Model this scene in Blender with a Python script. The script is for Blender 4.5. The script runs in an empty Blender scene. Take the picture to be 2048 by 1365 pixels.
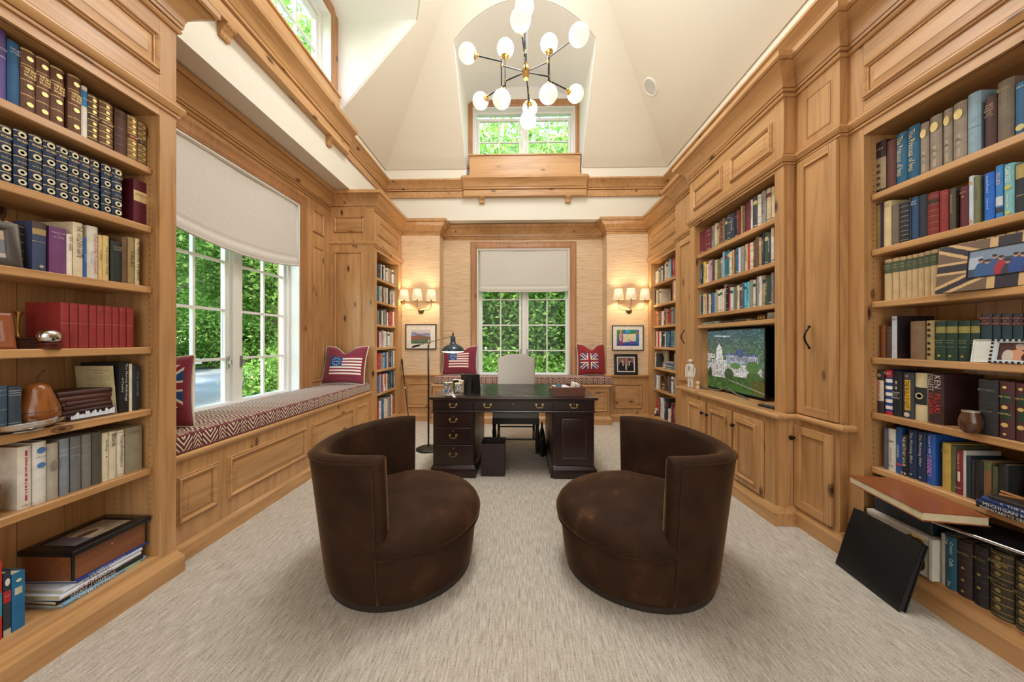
import bpy, bmesh, math, random
import numpy as np
from mathutils import Vector, Matrix
random.seed(7)
R = math.radians
C = bpy.context.scene.collection

# ---------------------------------------------------------------- camera, sky, sun, exposure
FPX, YAW, EYE = 683.0, math.atan(16 / 683), 1.31
cam_d = bpy.data.cameras.new('camera'); cam = bpy.data.objects.new('camera', cam_d); C.objects.link(cam)
cam_d.sensor_width = 36; cam_d.lens = 36 * FPX / 2048; cam_d.clip_start = .05; cam_d.clip_end = 300
cam.location = (0, 0, EYE); cam.rotation_euler = (R(90), 0, YAW)
sc = bpy.context.scene; sc.camera = cam
sc.view_settings.view_transform = 'Standard'; sc.view_settings.look = 'None'
sc.view_settings.gamma = 1.0; sc.view_settings.use_curve_mapping = False
sc.view_settings.exposure = 0.28
sc.cycles.max_bounces = 9; sc.cycles.diffuse_bounces = 5; sc.cycles.glossy_bounces = 3
sc.cycles.transmission_bounces = 6; sc.cycles.transparent_max_bounces = 12
sc.cycles.sample_clamp_indirect = 6.0; sc.cycles.caustics_reflective = False; sc.cycles.caustics_refractive = False
sc.cycles.use_denoising = True
try: sc.cycles.denoiser = 'OPENIMAGEDENOISE'
except Exception: pass

W = bpy.data.worlds.new('sky'); sc.world = W; W.use_nodes = True
nt = W.node_tree; nt.nodes.clear()
wo = nt.nodes.new('ShaderNodeOutputWorld'); bg = nt.nodes.new('ShaderNodeBackground'); sk = nt.nodes.new('ShaderNodeTexSky')
sk.sky_type = 'NISHITA'; sk.sun_disc = False; sk.sun_elevation = R(48); sk.sun_rotation = R(150)
sk.air_density = 1.6; sk.dust_density = 1.0; sk.ozone_density = 1.5
bg.inputs[1].default_value = 1.0
nt.links.new(sk.outputs[0], bg.inputs[0]); nt.links.new(bg.outputs[0], wo.inputs[0])

def lamp(name, kind, loc, rot, energy, color=(1, 1, 1), size=None, sizey=None, spread=None):
    d = bpy.data.lights.new(name, kind); d.energy = energy; d.color = color
    if kind == 'AREA':
        d.shape = 'RECTANGLE'; d.size = size; d.size_y = sizey or size
        if spread: d.spread = R(spread)
    elif kind == 'SUN': d.angle = R(2)
    elif size: d.shadow_soft_size = size
    o = bpy.data.objects.new(name, d); C.objects.link(o); o.location = loc; o.rotation_euler = rot
    return o
lamp('sun', 'SUN', (8, -8, 15), (R(27), 0, R(40)), 7.0, (1, .95, .86))
# fill lights added out of view: high under the vault, and behind the camera
lamp('ceiling_fill_light', 'AREA', (.06, 2.7, 6.03), (0, 0, 0), 110, (.96, .98, 1), .9, 3.2)
lamp('rear_overhead_fill_light', 'AREA', (.05, -1.3, 3.25), (0, 0, 0), 30, (.98, .985, 1), 2.6, 1.6)
# unseen fill light added at the back wall, facing into the room
lamp('rear_wall_fill_light', 'AREA', (.05, -2.45, 1.9), (R(90), 0, 0), 46, (.94, .975, 1), 3.2, 2.4)
# ---------------------------------------------------------------- helpers
def lin(h):
    h = h.lstrip('#'); v = [int(h[i:i+2], 16) / 255 for i in (0, 2, 4)]
    return tuple(c / 12.92 if c <= .04045 else ((c + .055) / 1.055) ** 2.4 for c in v)
def ray(u, v):
    a = (u - 1024) / FPX; s, c = math.sin(YAW), math.cos(YAW)
    return (-s + a * c, c + a * s, (682.5 - v) / FPX)
def onX(u, v, X): d = ray(u, v); t = X / d[0]; return Vector((X, t * d[1], EYE + t * d[2]))
def onY(u, v, Y): d = ray(u, v); t = Y / d[1]; return Vector((t * d[0], Y, EYE + t * d[2]))
def onZ(u, v, Z): d = ray(u, v); t = (Z - EYE) / d[2]; return Vector((t * d[0], t * d[1], Z))

def tag(o, label=None, cat=None, group=None, kind=None):
    if label: o['label'] = label
    if cat: o['category'] = cat
    if group: o['group'] = group
    if kind: o['kind'] = kind
    return o
WM = {}
def thing(name, label=None, cat=None, loc=(0, 0, 0), rotz=0, group=None, kind=None):
    o = bpy.data.objects.new(name, None); C.objects.link(o); o.empty_display_size = .05
    o.location = loc; o.rotation_euler = (0, 0, rotz)
    WM[o.name] = Matrix.Translation(loc) @ Matrix.Rotation(rotz, 4, 'Z')
    return tag(o, label, cat, group, kind)

class MB:
    """collects faces; build() links them as ONE mesh object"""
    def __init__(s, M=None): s.v = []; s.f = []; s.m = []; s.M = M; s.mi = 0
    def add(s, vs, fs, mi=None):
        b = len(s.v); M = s.M
        s.v += [tuple(M @ Vector(p)) for p in vs] if M is not None else [tuple(p) for p in vs]
        s.f += [[b + i for i in f] for f in fs]; s.m += [s.mi if mi is None else mi] * len(fs); return s
    def box(s, x0, x1, y0, y1, z0, z1, mi=None):
        x0, x1 = min(x0, x1), max(x0, x1); y0, y1 = min(y0, y1), max(y0, y1); z0, z1 = min(z0, z1), max(z0, z1)
        return s.add([(x0,y0,z0),(x1,y0,z0),(x1,y1,z0),(x0,y1,z0),(x0,y0,z1),(x1,y0,z1),(x1,y1,z1),(x0,y1,z1)],
                     [(3,2,1,0),(4,5,6,7),(0,1,5,4),(1,2,6,5),(2,3,7,6),(3,0,4,7)], mi)
    def cbox(s, x0, x1, y0, y1, z0, z1, c=.003, mi=None):
        x0, x1 = min(x0, x1), max(x0, x1); y0, y1 = min(y0, y1), max(y0, y1); z0, z1 = min(z0, z1), max(z0, z1)
        bm = bmesh.new(); bmesh.ops.create_cube(bm, size=1)
        for v in bm.verts: v.co = ((x0+x1)/2+v.co.x*(x1-x0), (y0+y1)/2+v.co.y*(y1-y0), (z0+z1)/2+v.co.z*(z1-z0))
        c = min(c, .45*min(x1-x0, y1-y0, z1-z0))
        bmesh.ops.bevel(bm, geom=list(bm.edges), offset=c, segments=2 if c > .004 else 1, affect='EDGES', profile=.5)
        bm.verts.index_update(); s.add([v.co for v in bm.verts], [[v.index for v in f.verts] for f in bm.faces], mi); bm.free(); return s
    def prism(s, pts, axis, a0, a1, mi=None):
        n = len(pts)
        def P(p, a): return {'x': (a, p[0], p[1]), 'y': (p[0], a, p[1]), 'z': (p[0], p[1], a)}[axis]
        return s.add([P(p, a0) for p in pts] + [P(p, a1) for p in pts],
                     [tuple(range(n))[::-1], tuple(range(n, 2*n))] + [(i, (i+1) % n, n+(i+1) % n, n+i) for i in range(n)], mi)
    def tube(s, pts, r, n=8, cap=True, mi=None, closed=False):
        pts = [Vector(p) for p in pts]; m = len(pts); rr = r if isinstance(r, (list, tuple)) else [r] * m
        vs = []; prev = None
        for i, p in enumerate(pts):
            if closed: t = pts[(i+1) % m] - pts[i-1]
            else: t = pts[min(i+1, m-1)] - pts[max(i-1, 0)]
            if t.length < 1e-9: t = Vector((0, 0, 1))
            t.normalize()
            if prev is None:
                a = Vector((0, 0, 1)) if abs(t.z) < .9 else Vector((1, 0, 0))
                prev = (a - t * a.dot(t)).normalized()
            else:
                prev = prev - t * prev.dot(t); prev = prev.normalized() if prev.length > 1e-6 else Vector((1, 0, 0))
            b = t.cross(prev)
            vs += [p + (prev * math.cos(2*math.pi*k/n) + b * math.sin(2*math.pi*k/n)) * rr[i] for k in range(n)]
        fs = []
        for i in range(m if closed else m-1):
            j = (i+1) % m
            fs += [(i*n+k, i*n+(k+1) % n, j*n+(k+1) % n, j*n+k) for k in range(n)]
        if cap and not closed: fs += [tuple(range(n))[::-1], tuple((m-1)*n+k for k in range(n))]
        return s.add(vs, fs, mi)
    def lathe(s, prof, c=(0, 0, 0), n=24, mi=None, sx=1, sy=1, cap=True, axis='z'):
        vs = []; m = len(prof)
        for r, z in prof:
            for k in range(n):
                a = 2*math.pi*k/n; p = (r*math.cos(a)*sx, r*math.sin(a)*sy, z)
                if axis == 'y': p = (p[0], p[2], p[1])
                if axis == 'x': p = (p[2], p[0], p[1])
                vs.append((c[0]+p[0], c[1]+p[1], c[2]+p[2]))
        fs = [(i*n+k, i*n+(k+1) % n, (i+1)*n+(k+1) % n, (i+1)*n+k) for i in range(m-1) for k in range(n)]
        if cap: fs += [tuple(range(n))[::-1], tuple((m-1)*n+k for k in range(n))]
        return s.add(vs, fs, mi)
    def sphere(s, c, r, n=16, m=10, mi=None, sc_=(1, 1, 1)):
        prof = [(math.sin(math.pi*i/m), -math.cos(math.pi*i/m)) for i in range(m+1)]
        prof[0] = (1e-4, -1); prof[-1] = (1e-4, 1)
        vs = []
        for q, z in prof:
            vs += [(c[0]+r*q*math.cos(2*math.pi*k/n)*sc_[0], c[1]+r*q*math.sin(2*math.pi*k/n)*sc_[1], c[2]+r*z*sc_[2]) for k in range(n)]
        return s.add(vs, [(i*n+k, i*n+(k+1) % n, (i+1)*n+(k+1) % n, (i+1)*n+k) for i in range(m) for k in range(n)], mi)
    def sweep(s, prof, path, side=1, mi=None, caps=True):
        """moulding: profile (out, z) along a plan path with mitred corners; side=+1: out is to the left of the path"""
        P = [Vector((p[0], p[1])) for p in path]; m = len(P); n = len(prof); vs = []
        for i, p in enumerate(P):
            d0 = (P[i]-P[i-1]).normalized() if i > 0 else None
            d1 = (P[i+1]-P[i]).normalized() if i < m-1 else None
            n0 = Vector((-d0.y, d0.x)) * side if d0 else None; n1 = Vector((-d1.y, d1.x)) * side if d1 else None
            if n0 is None: o = n1
            elif n1 is None: o = n0
            else: o = (n0+n1) / max(.2, (1 + n0.dot(n1)))
            vs += [(p.x+o.x*a, p.y+o.y*a, z) for a, z in prof]
        fs = [(i*n+k, i*n+(k+1) % n, (i+1)*n+(k+1) % n, (i+1)*n+k) for i in range(m-1) for k in range(n)]
        if caps: fs += [tuple(range(n))[::-1], tuple((m-1)*n+k for k in range(n))]
        return s.add(vs, fs, mi)
    def rings(s, O, U, V, N, w, h, rings, mi=None, cap=True, back=False):
        """nested rectangles (inset, height) on a plane: bolection mouldings, raised fields"""
        O, U, V, N = Vector(O), Vector(U), Vector(V), Vector(N); vs = []; fs = []
        for i, (a, z) in enumerate(rings):
            for (x, y) in ((a, a), (w-a, a), (w-a, h-a), (a, h-a)): vs.append(O + U*x + V*y + N*z)
            if i: b = i*4; fs += [(b-4+k, b-4+(k+1) % 4, b+(k+1) % 4, b+k) for k in range(4)]
        if cap: b = (len(rings)-1)*4; fs.append((b, b+1, b+2, b+3))
        return s.add(vs, fs, mi)
    def boxm(s, P, a0, a1, z0, z1, d0, d1, mi=None):
        c = [P(a, z, d) for z in (z0, z1) for d in (d0, d1) for a in (a0, a1)]
        return s.add(c, [(0,1,3,2),(4,6,7,5),(0,4,5,1),(1,5,7,3),(3,7,6,2),(2,6,4,0)], mi)
    def build(s, name, mats, parent=None, loc=None, smooth=None, rot=None, bevel=None, solid=None, fix=True):
        me = bpy.data.meshes.new(name)
        if parent is not None: inv = WM[parent.name].inverted()
        else: inv = Matrix.Translation(-Vector(loc)) if loc is not None else Matrix.Identity(4)
        me.from_pydata([tuple(inv @ Vector(p)) for p in s.v], [], s.f)
        mats = mats if isinstance(mats, (list, tuple)) else [mats]
        for m in mats: me.materials.append(m)
        if any(s.m): me.polygons.foreach_set('material_index', s.m)
        if fix:
            bm = bmesh.new(); bm.from_mesh(me); bmesh.ops.recalc_face_normals(bm, faces=bm.faces); bm.to_mesh(me); bm.free()
        if smooth:
            me.shade_smooth()
            if smooth < 180: me.set_sharp_from_angle(angle=R(smooth))
        me.update()
        o = bpy.data.objects.new(name, me); C.objects.link(o)
        if parent is not None: o.parent = parent; WM[o.name] = WM[parent.name]
        else:
            if loc is not None: o.location = loc
            WM[o.name] = Matrix.Translation(loc or (0, 0, 0))
        if bevel:
            b = o.modifiers.new('bevel', 'BEVEL'); b.width = bevel; b.segments = 2; b.limit_method = 'ANGLE'; b.angle_limit = R(40)
        return o

# ---------------------------------------------------------------- materials
MATS = {}
def newmat(name):
    m = bpy.data.materials.new(name); m.use_nodes = True; nt = m.node_tree
    b = nt.nodes['Principled BSDF']; MATS[name] = m
    return m, nt, b
def nd(nt, t, **kw):
    n = nt.nodes.new(t)
    for k, v in kw.items():
        if k.startswith('i_'): n.inputs[int(k[2:]) if k[2:].isdigit() else k[2:].replace('_', ' ')].default_value = v
        else: setattr(n, k, v)
    return n
def coords(nt, scale=(1, 1, 1), rand=0.0, kind='Object', rot=(0, 0, 0)):
    tc = nd(nt, 'ShaderNodeTexCoord'); out = tc.outputs[kind]
    if rand:
        oi = nd(nt, 'ShaderNodeObjectInfo'); mu = nd(nt, 'ShaderNodeMath', operation='MULTIPLY', i_1=rand)
        nt.links.new(oi.outputs['Random'], mu.inputs[0]); va = nd(nt, 'ShaderNodeVectorMath', operation='ADD')
        nt.links.new(out, va.inputs[0]); nt.links.new(mu.outputs[0], va.inputs[1]); out = va.outputs[0]
    mp = nd(nt, 'ShaderNodeMapping'); mp.inputs['Scale'].default_value = scale; mp.inputs['Rotation'].default_value = rot
    nt.links.new(out, mp.inputs[0]); return mp.outputs[0]
def ramp(nt, fac, stops, interp='LINEAR'):
    r = nd(nt, 'ShaderNodeValToRGB'); r.color_ramp.interpolation = interp
    e = r.color_ramp.elements
    while len(e) < len(stops): e.new(.5)
    for q, (p, c) in zip(e, stops): q.position = p; q.color = (*c, 1) if len(c) == 3 else c
    nt.links.new(fac, r.inputs[0]); return r.outputs[0]
def mixc(nt, fac, a, b, mode='MIX'):
    m = nd(nt, 'ShaderNodeMix', data_type='RGBA', blend_type=mode)
    for sock, val in ((m.inputs[0], fac), (m.inputs[6], a), (m.inputs[7], b)):
        if hasattr(val, 'is_output'): nt.links.new(val, sock)
        elif isinstance(val, (tuple, list)): sock.default_value = (*val[:3], 1)
        else: sock.default_value = val
    return m.outputs[2]
def bump(nt, b, h, strength=.3, dist=.002):
    n = nd(nt, 'ShaderNodeBump'); n.inputs['Strength'].default_value = strength; n.inputs['Distance'].default_value = dist
    nt.links.new(h, n.inputs['Height']); nt.links.new(n.outputs[0], b.inputs['Normal'])

def flat(name, col, rough=.55, metal=0.0, spec=.5, coat=0, sheen=0, em=None, var=0.0):
    if name in MATS: return MATS[name]
    m, nt, b = newmat(name); col = lin(col) if isinstance(col, str) else col
    b.inputs['Base Color'].default_value = (*col, 1); b.inputs['Roughness'].default_value = rough
    b.inputs['Metallic'].default_value = metal; b.inputs['Specular IOR Level'].default_value = spec
    if coat: b.inputs['Coat Weight'].default_value = coat
    if sheen: b.inputs['Sheen Weight'].default_value = sheen; b.inputs['Sheen Roughness'].default_value = .4
    if em: b.inputs['Emission Color'].default_value = (*em[0], 1); b.inputs['Emission Strength'].default_value = em[1]
    if var or not metal:
        v = var or .10
        no = nd(nt, 'ShaderNodeTexNoise', i_Scale=22.0, i_Detail=3.0); nt.links.new(coords(nt, rand=5.0), no.inputs['Vector'])
        c = ramp(nt, no.outputs['Fac'], [(.3, tuple(x*(1-v) for x in col)), (.7, tuple(min(1, x*(1+v)) for x in col))])
        nt.links.new(c, b.inputs['Base Color'])
    return m

def wood(name, axis, base, dark, knot, rough=.38, grain=1.0, knots=True, knot_r=.105):
    m, nt, b = newmat(name)
    i = 'xyz'.index(axis)
    def sc3(al, ac): v = [ac]*3; v[i] = al; return tuple(v)
    src = coords(nt, sc3(.55*grain, 6.5*grain), rand=11.0)
    wv = nd(nt, 'ShaderNodeTexNoise', i_Scale=1.0, i_Detail=2.0, i_Roughness=.5, i_Distortion=.6); nt.links.new(src, wv.inputs['Vector'])
    fine = nd(nt, 'ShaderNodeTexNoise', i_Scale=1.0, i_Detail=3.0, i_Roughness=.6)
    nt.links.new(coords(nt, sc3(2.5*grain, 90*grain), rand=11.0), fine.inputs['Vector'])
    # growth rings: sine of the broad noise
    mu = nd(nt, 'ShaderNodeMath', operation='MULTIPLY', i_1=34.0); nt.links.new(wv.outputs['Fac'], mu.inputs[0])
    si = nd(nt, 'ShaderNodeMath', operation='SINE'); nt.links.new(mu.outputs[0], si.inputs[0])
    lo = nd(nt, 'ShaderNodeMath', operation='MULTIPLY_ADD', i_1=.11, i_2=.5); nt.links.new(si.outputs[0], lo.inputs[0])
    ad = nd(nt, 'ShaderNodeMath', operation='MULTIPLY_ADD', i_1=.55); nt.links.new(fine.outputs['Fac'], ad.inputs[0]); nt.links.new(lo.outputs[0], ad.inputs[2])
    mid = tuple((x+y)/2 for x, y in zip(base, dark))
    col = ramp(nt, ad.outputs[0], [(.46, dark), (.58, mid), (.76, base), (1.0, tuple(min(1, x*1.12) for x in base))])
    tone = nd(nt, 'ShaderNodeTexNoise', i_Scale=1.0, i_Detail=1.0); nt.links.new(coords(nt, sc3(.5, 2.2), rand=7.0), tone.inputs['Vector'])
    tf = ramp(nt, tone.outputs['Fac'], [(.35, (.86, .82, .76)), (.65, (1.06, 1.06, 1.06))])
    col = mixc(nt, 1.0, col, tf, 'MULTIPLY')
    if knots:
        vo = nd(nt, 'ShaderNodeTexVoronoi', i_Scale=1.0); vo.inputs['Randomness'].default_value = 1.0
        nt.links.new(coords(nt, sc3(2.4, 5.6), rand=11.0), vo.inputs['Vector'])
        kf = ramp(nt, vo.outputs['Distance'], [(knot_r*.5, (1, 1, 1)), (knot_r*.62, (.62, .62, .62)), (knot_r*.92, (.78, .78, .78)), (knot_r, (.22, .22, .22)), (knot_r*1.7, (0, 0, 0))])
        col = mixc(nt, kf, col, knot)
    nt.links.new(col, b.inputs['Base Color'])
    b.inputs['Roughness'].default_value = rough; b.inputs['Coat Weight'].default_value = .18; b.inputs['Coat Roughness'].default_value = .22
    bump(nt, b, fine.outputs['Fac'], .12, .001)
    return m
PB, PD, PK = lin('#BF9362'), lin('#94683A'), lin('#42200F')
pine = {a: wood('knotty_pine_' + a, a, PB, PD, PK) for a in 'xyz'}
MD, MDD = lin('#2C1814'), lin('#1A0E0C')
mahog = {a: wood('dark_mahogany_' + a, a, MD, MDD, MDD, rough=.28, grain=1.6, knots=False) for a in 'xyz'}
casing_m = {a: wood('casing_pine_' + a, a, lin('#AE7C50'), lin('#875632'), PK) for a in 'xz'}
gilt = flat('gold_leaf', '#E2C27A', .35, .35); brass = flat('brass', '#C9A45C', .28, 1.0); nickel = flat('nickel', '#B9B0A2', .25, 1.0)
silver = flat('silver', '#D8D8DA', .14, 1.0); blackm = flat('black_metal', '#17181B', .4, .3); iron = flat('black_iron', '#1B1714', .5, .6)
white_paint = flat('white_paint', '#E9E7E2', .4, var=.012); dkblack = flat('black_gloss', '#101113', .25)
pages_m = flat('book_pages', '#CFC2A2', .8)

def wall_paint(name, col):
    m, nt, b = newmat(name); no = nd(nt, 'ShaderNodeTexNoise', i_Scale=140.0, i_Detail=3.0)
    nt.links.new(coords(nt), no.inputs['Vector']); b.inputs['Base Color'].default_value = (*lin(col), 1)
    b.inputs['Roughness'].default_value = .8; bump(nt, b, no.outputs['Fac'], .08, .001); return m
plaster = wall_paint('cream_plaster', '#E0DACB'); plaster_w = wall_paint('whitened_plaster', '#F1F1EE')

def carpet_mat():
    m, nt, b = newmat('carpet')
    a = nd(nt, 'ShaderNodeTexNoise', i_Scale=1.0, i_Detail=4.0, i_Roughness=.7); nt.links.new(coords(nt, (120, 11, 1)), a.inputs['Vector'])
    c = nd(nt, 'ShaderNodeTexNoise', i_Scale=1.0, i_Detail=2.0); nt.links.new(coords(nt, (210, 120, 1)), c.inputs['Vector'])
    ad = nd(nt, 'ShaderNodeMath', operation='MULTIPLY_ADD', i_1=.45); nt.links.new(c.outputs['Fac'], ad.inputs[0]); nt.links.new(a.outputs['Fac'], ad.inputs[2])
    col = ramp(nt, ad.outputs[0], [(.50, lin('#968D7F')), (.70, lin('#BEB6A9')), (.90, lin('#D8D2C7'))])
    nt.links.new(col, b.inputs['Base Color']); b.inputs['Roughness'].default_value = .95; b.inputs['Specular IOR Level'].default_value = .1
    bump(nt, b, ad.outputs[0], .9, .006); return m
carpet = carpet_mat()

def grasscloth_mat():
    m, nt, b = newmat('grasscloth_wallpaper')
    a = nd(nt, 'ShaderNodeTexNoise', i_Scale=1.0, i_Detail=5.0, i_Roughness=.65); nt.links.new(coords(nt, (7, 7, 260)), a.inputs['Vector'])
    c = nd(nt, 'ShaderNodeTexNoise', i_Scale=1.0, i_Detail=2.0); nt.links.new(coords(nt, (3, 3, 110)), c.inputs['Vector'])
    ad = nd(nt, 'ShaderNodeMath', operation='MULTIPLY_ADD', i_1=.5); nt.links.new(c.outputs['Fac'], ad.inputs[0]); nt.links.new(a.outputs['Fac'], ad.inputs[2])
    col = ramp(nt, ad.outputs[0], [(.52, lin('#94704A')), (.60, lin('#C8A67E')), (.76, lin('#DCBF9A')), (1.0, lin('#E8D4B8'))])
    nt.links.new(col, b.inputs['Base Color']); b.inputs['Roughness'].default_value = .75; bump(nt, b, ad.outputs[0], .5, .002); return m
grasscloth = grasscloth_mat()

def ikat_mat(name, A='Y', B='X'):
    """maroon cloth woven with cream chevrons: broad V columns between narrow inverted ones"""
    m, nt, b = newmat(name); L = nt.links
    tc = nd(nt, 'ShaderNodeTexCoord'); wob = nd(nt, 'ShaderNodeTexNoise', i_Scale=30.0, i_Detail=2.0); L.new(tc.outputs['Object'], wob.inputs['Vector'])
    wv = nd(nt, 'ShaderNodeVectorMath', operation='MULTIPLY_ADD'); L.new(wob.outputs['Color'], wv.inputs[0])
    wv.inputs[1].default_value = (.007, .007, .007); L.new(tc.outputs['Object'], wv.inputs[2])
    sp = nd(nt, 'ShaderNodeSeparateXYZ'); L.new(wv.outputs[0], sp.inputs[0])
    def M(op, a, bb=None, c=None):
        n = nd(nt, 'ShaderNodeMath', operation=op)
        for k, q in enumerate((a, bb, c)):
            if q is None: continue
            if hasattr(q, 'is_output'): L.new(q, n.inputs[k])
            else: n.inputs[k].default_value = q
        return n.outputs[0]
    along = sp.outputs[A]; across = M('ADD', M('MULTIPLY', sp.outputs[B], 1.0 if B == 'X' else -1.0), sp.outputs['Z'])
    da = M('PINGPONG', along, .0875)                          # 0 in the middle of a V column
    inA = M('LESS_THAN', da, .056)
    pa = M('SUBTRACT', across, M('MULTIPLY', da, 1.35)); pb = M('SUBTRACT', across, M('MULTIPLY', da, -1.5))
    sa = M('LESS_THAN', M('FRACT', M('MULTIPLY', pa, 28.0)), .36); sb = M('LESS_THAN', M('FRACT', M('MULTIPLY', M('ADD', across, M('MULTIPLY', M('SUBTRACT', .0875, da), 1.5)), 36.0)), .36)
    tot = M('ADD', M('MULTIPLY', inA, sa), M('MULTIPLY', M('SUBTRACT', 1.0, inA), sb))
    edge = M('LESS_THAN', M('ABSOLUTE', M('SUBTRACT', da, .056)), .0035); tot = M('MULTIPLY', tot, M('SUBTRACT', 1.0, edge))
    col = mixc(nt, tot, lin('#5A1518'), lin('#E0D0B6')); L.new(col, b.inputs['Base Color'])
    b.inputs['Roughness'].default_value = .8; b.inputs['Sheen Weight'].default_value = .2
    bump(nt, b, tot, .15, .001); return m
ikat = ikat_mat('chevron_cloth'); ikat_x = ikat_mat('chevron_cloth_end', 'X', 'Y')

def cloth(name, col, rough=.9, sheen=.3, scale=420, weave=.25, var=.05):
    if name in MATS: return MATS[name]
    m, nt, b = newmat(name); c = lin(col)
    a = nd(nt, 'ShaderNodeTexNoise', i_Scale=float(scale), i_Detail=2.0); nt.links.new(coords(nt, (1, 1, .35)), a.inputs['Vector'])
    col2 = ramp(nt, a.outputs['Fac'], [(.35, tuple(x*(1-2.2*var) for x in c)), (.65, tuple(min(1, x*(1+var)) for x in c))])
    nt.links.new(col2, b.inputs['Base Color']); b.inputs['Roughness'].default_value = rough
    b.inputs['Sheen Weight'].default_value = sheen; bump(nt, b, a.outputs['Fac'], weave, .001); return m
linen = cloth('linen', '#D3CEC4', scale=260)
maroon_cloth = cloth('maroon_cloth', '#7E2438', sheen=.35); red_cloth = cloth('red_cloth', '#8C2126', sheen=.3)
grey_cloth = cloth('grey_cloth', '#A9A39B'); cream_pipe = cloth('cream_piping', '#E4D9C2'); navy_pipe = cloth('dark_piping', '#2A2230')

def velvet_mat(name='brown_velvet', worn=0.0):
    m, nt, b = newmat(name)
    a = nd(nt, 'ShaderNodeTexNoise', i_Scale=5.0, i_Detail=6.0, i_Roughness=.65); nt.links.new(coords(nt, rand=4.0), a.inputs['Vector'])
    col = ramp(nt, a.outputs['Fac'], [(.35, lin('#2A1A10')), (.55, lin('#372315')), (.66, lin('#563B26' if worn else '#432C1B')), (.78, lin('#8A6A48') if worn else lin('#4C3421'))])
    nt.links.new(col, b.inputs['Base Color']); b.inputs['Roughness'].default_value = .75; b.inputs['Specular IOR Level'].default_value = .15
    b.inputs['Sheen Weight'].default_value = .9; b.inputs['Sheen Roughness'].default_value = .3; b.inputs['Sheen Tint'].default_value = (*lin('#8A6A4C'), 1)
    f = nd(nt, 'ShaderNodeTexNoise', i_Scale=500.0); nt.links.new(coords(nt), f.inputs['Vector']); bump(nt, b, f.outputs['Fac'], .15, .001)
    return m
velvet = velvet_mat(); velvet_worn = velvet_mat('worn_brown_velvet', 1)

def glass_mat(name, tint=(1, 1, 1), refl=.06):
    m = bpy.data.materials.new(name); m.use_nodes = True; nt = m.node_tree; nt.nodes.clear(); MATS[name] = m
    o = nd(nt, 'ShaderNodeOutputMaterial'); t = nd(nt, 'ShaderNodeBsdfTransparent'); g = nd(nt, 'ShaderNodeBsdfGlossy'); mx = nd(nt, 'ShaderNodeMixShader')
    t.inputs[0].default_value = (*tint, 1); g.inputs['Roughness'].default_value = .02
    lw = nd(nt, 'ShaderNodeLayerWeight', i_Blend=.5); pw = nd(nt, 'ShaderNodeMath', operation='POWER', i_1=4.0); ml = nd(nt, 'ShaderNodeMath', operation='MULTIPLY_ADD', i_1=.22, i_2=.008)
    nt.links.new(lw.outputs['Facing'], pw.inputs[0]); nt.links.new(pw.outputs[0], ml.inputs[0]); nt.links.new(ml.outputs[0], mx.inputs[0])
    nt.links.new(t.outputs[0], mx.inputs[1]); nt.links.new(g.outputs[0], mx.inputs[2]); nt.links.new(mx.outputs[0], o.inputs[0]); return m
pane_m = glass_mat('window_glass')
crystal = glass_mat('crystal', (.93, .95, .98))
def glow(name, col, strength, base=(.9, .85, .75)):
    m, nt, b = newmat(name); b.inputs['Base Color'].default_value = (*base, 1); b.inputs['Roughness'].default_value = .3
    b.inputs['Emission Color'].default_value = (*col, 1); b.inputs['Emission Strength'].default_value = strength; return m

def attr_mat(name, rough=.7, em=0.0):
    """colours carried by the mesh (flat prints, woven flags, the picture on the screen)"""
    if name in MATS: return MATS[name]
    m, nt, b = newmat(name); a = nd(nt, 'ShaderNodeAttribute'); a.attribute_name = 'print'
    b.inputs['Roughness'].default_value = rough
    if not em: nt.links.new(a.outputs['Color'], b.inputs['Base Color'])
    else: b.inputs['Base Color'].default_value = (.004, .004, .005, 1)
    if em: nt.links.new(a.outputs['Color'], b.inputs['Emission Color']); b.inputs['Emission Strength'].default_value = em
    return m
def printed(name, S, n, m, colf, parent, mat, smooth=None):
    """n x m little faces on the surface S(s,t), s,t in 0..1, coloured by colf(s,t) (array functions), as one flat print"""
    vs = [S(i/n, j/m) for j in range(m+1) for i in range(n+1)]
    fs = [(j*(n+1)+i, j*(n+1)+i+1, (j+1)*(n+1)+i+1, (j+1)*(n+1)+i) for j in range(m) for i in range(n)]
    mb = MB(); mb.add(vs, fs); o = mb.build(name, mat, parent, fix=False, smooth=smooth)
    ss, tt = np.meshgrid((np.arange(n)+.5)/n, (np.arange(m)+.5)/m)
    col = np.asarray(colf(ss, tt), dtype=np.float32).reshape(n*m, 3)
    a = o.data.color_attributes.new('print', 'FLOAT_COLOR', 'CORNER')
    arr = np.ones((n*m*4, 4), np.float32); arr[:, :3] = np.repeat(col, 4, axis=0); a.data.foreach_set('color', arr.ravel())
    return o

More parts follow.
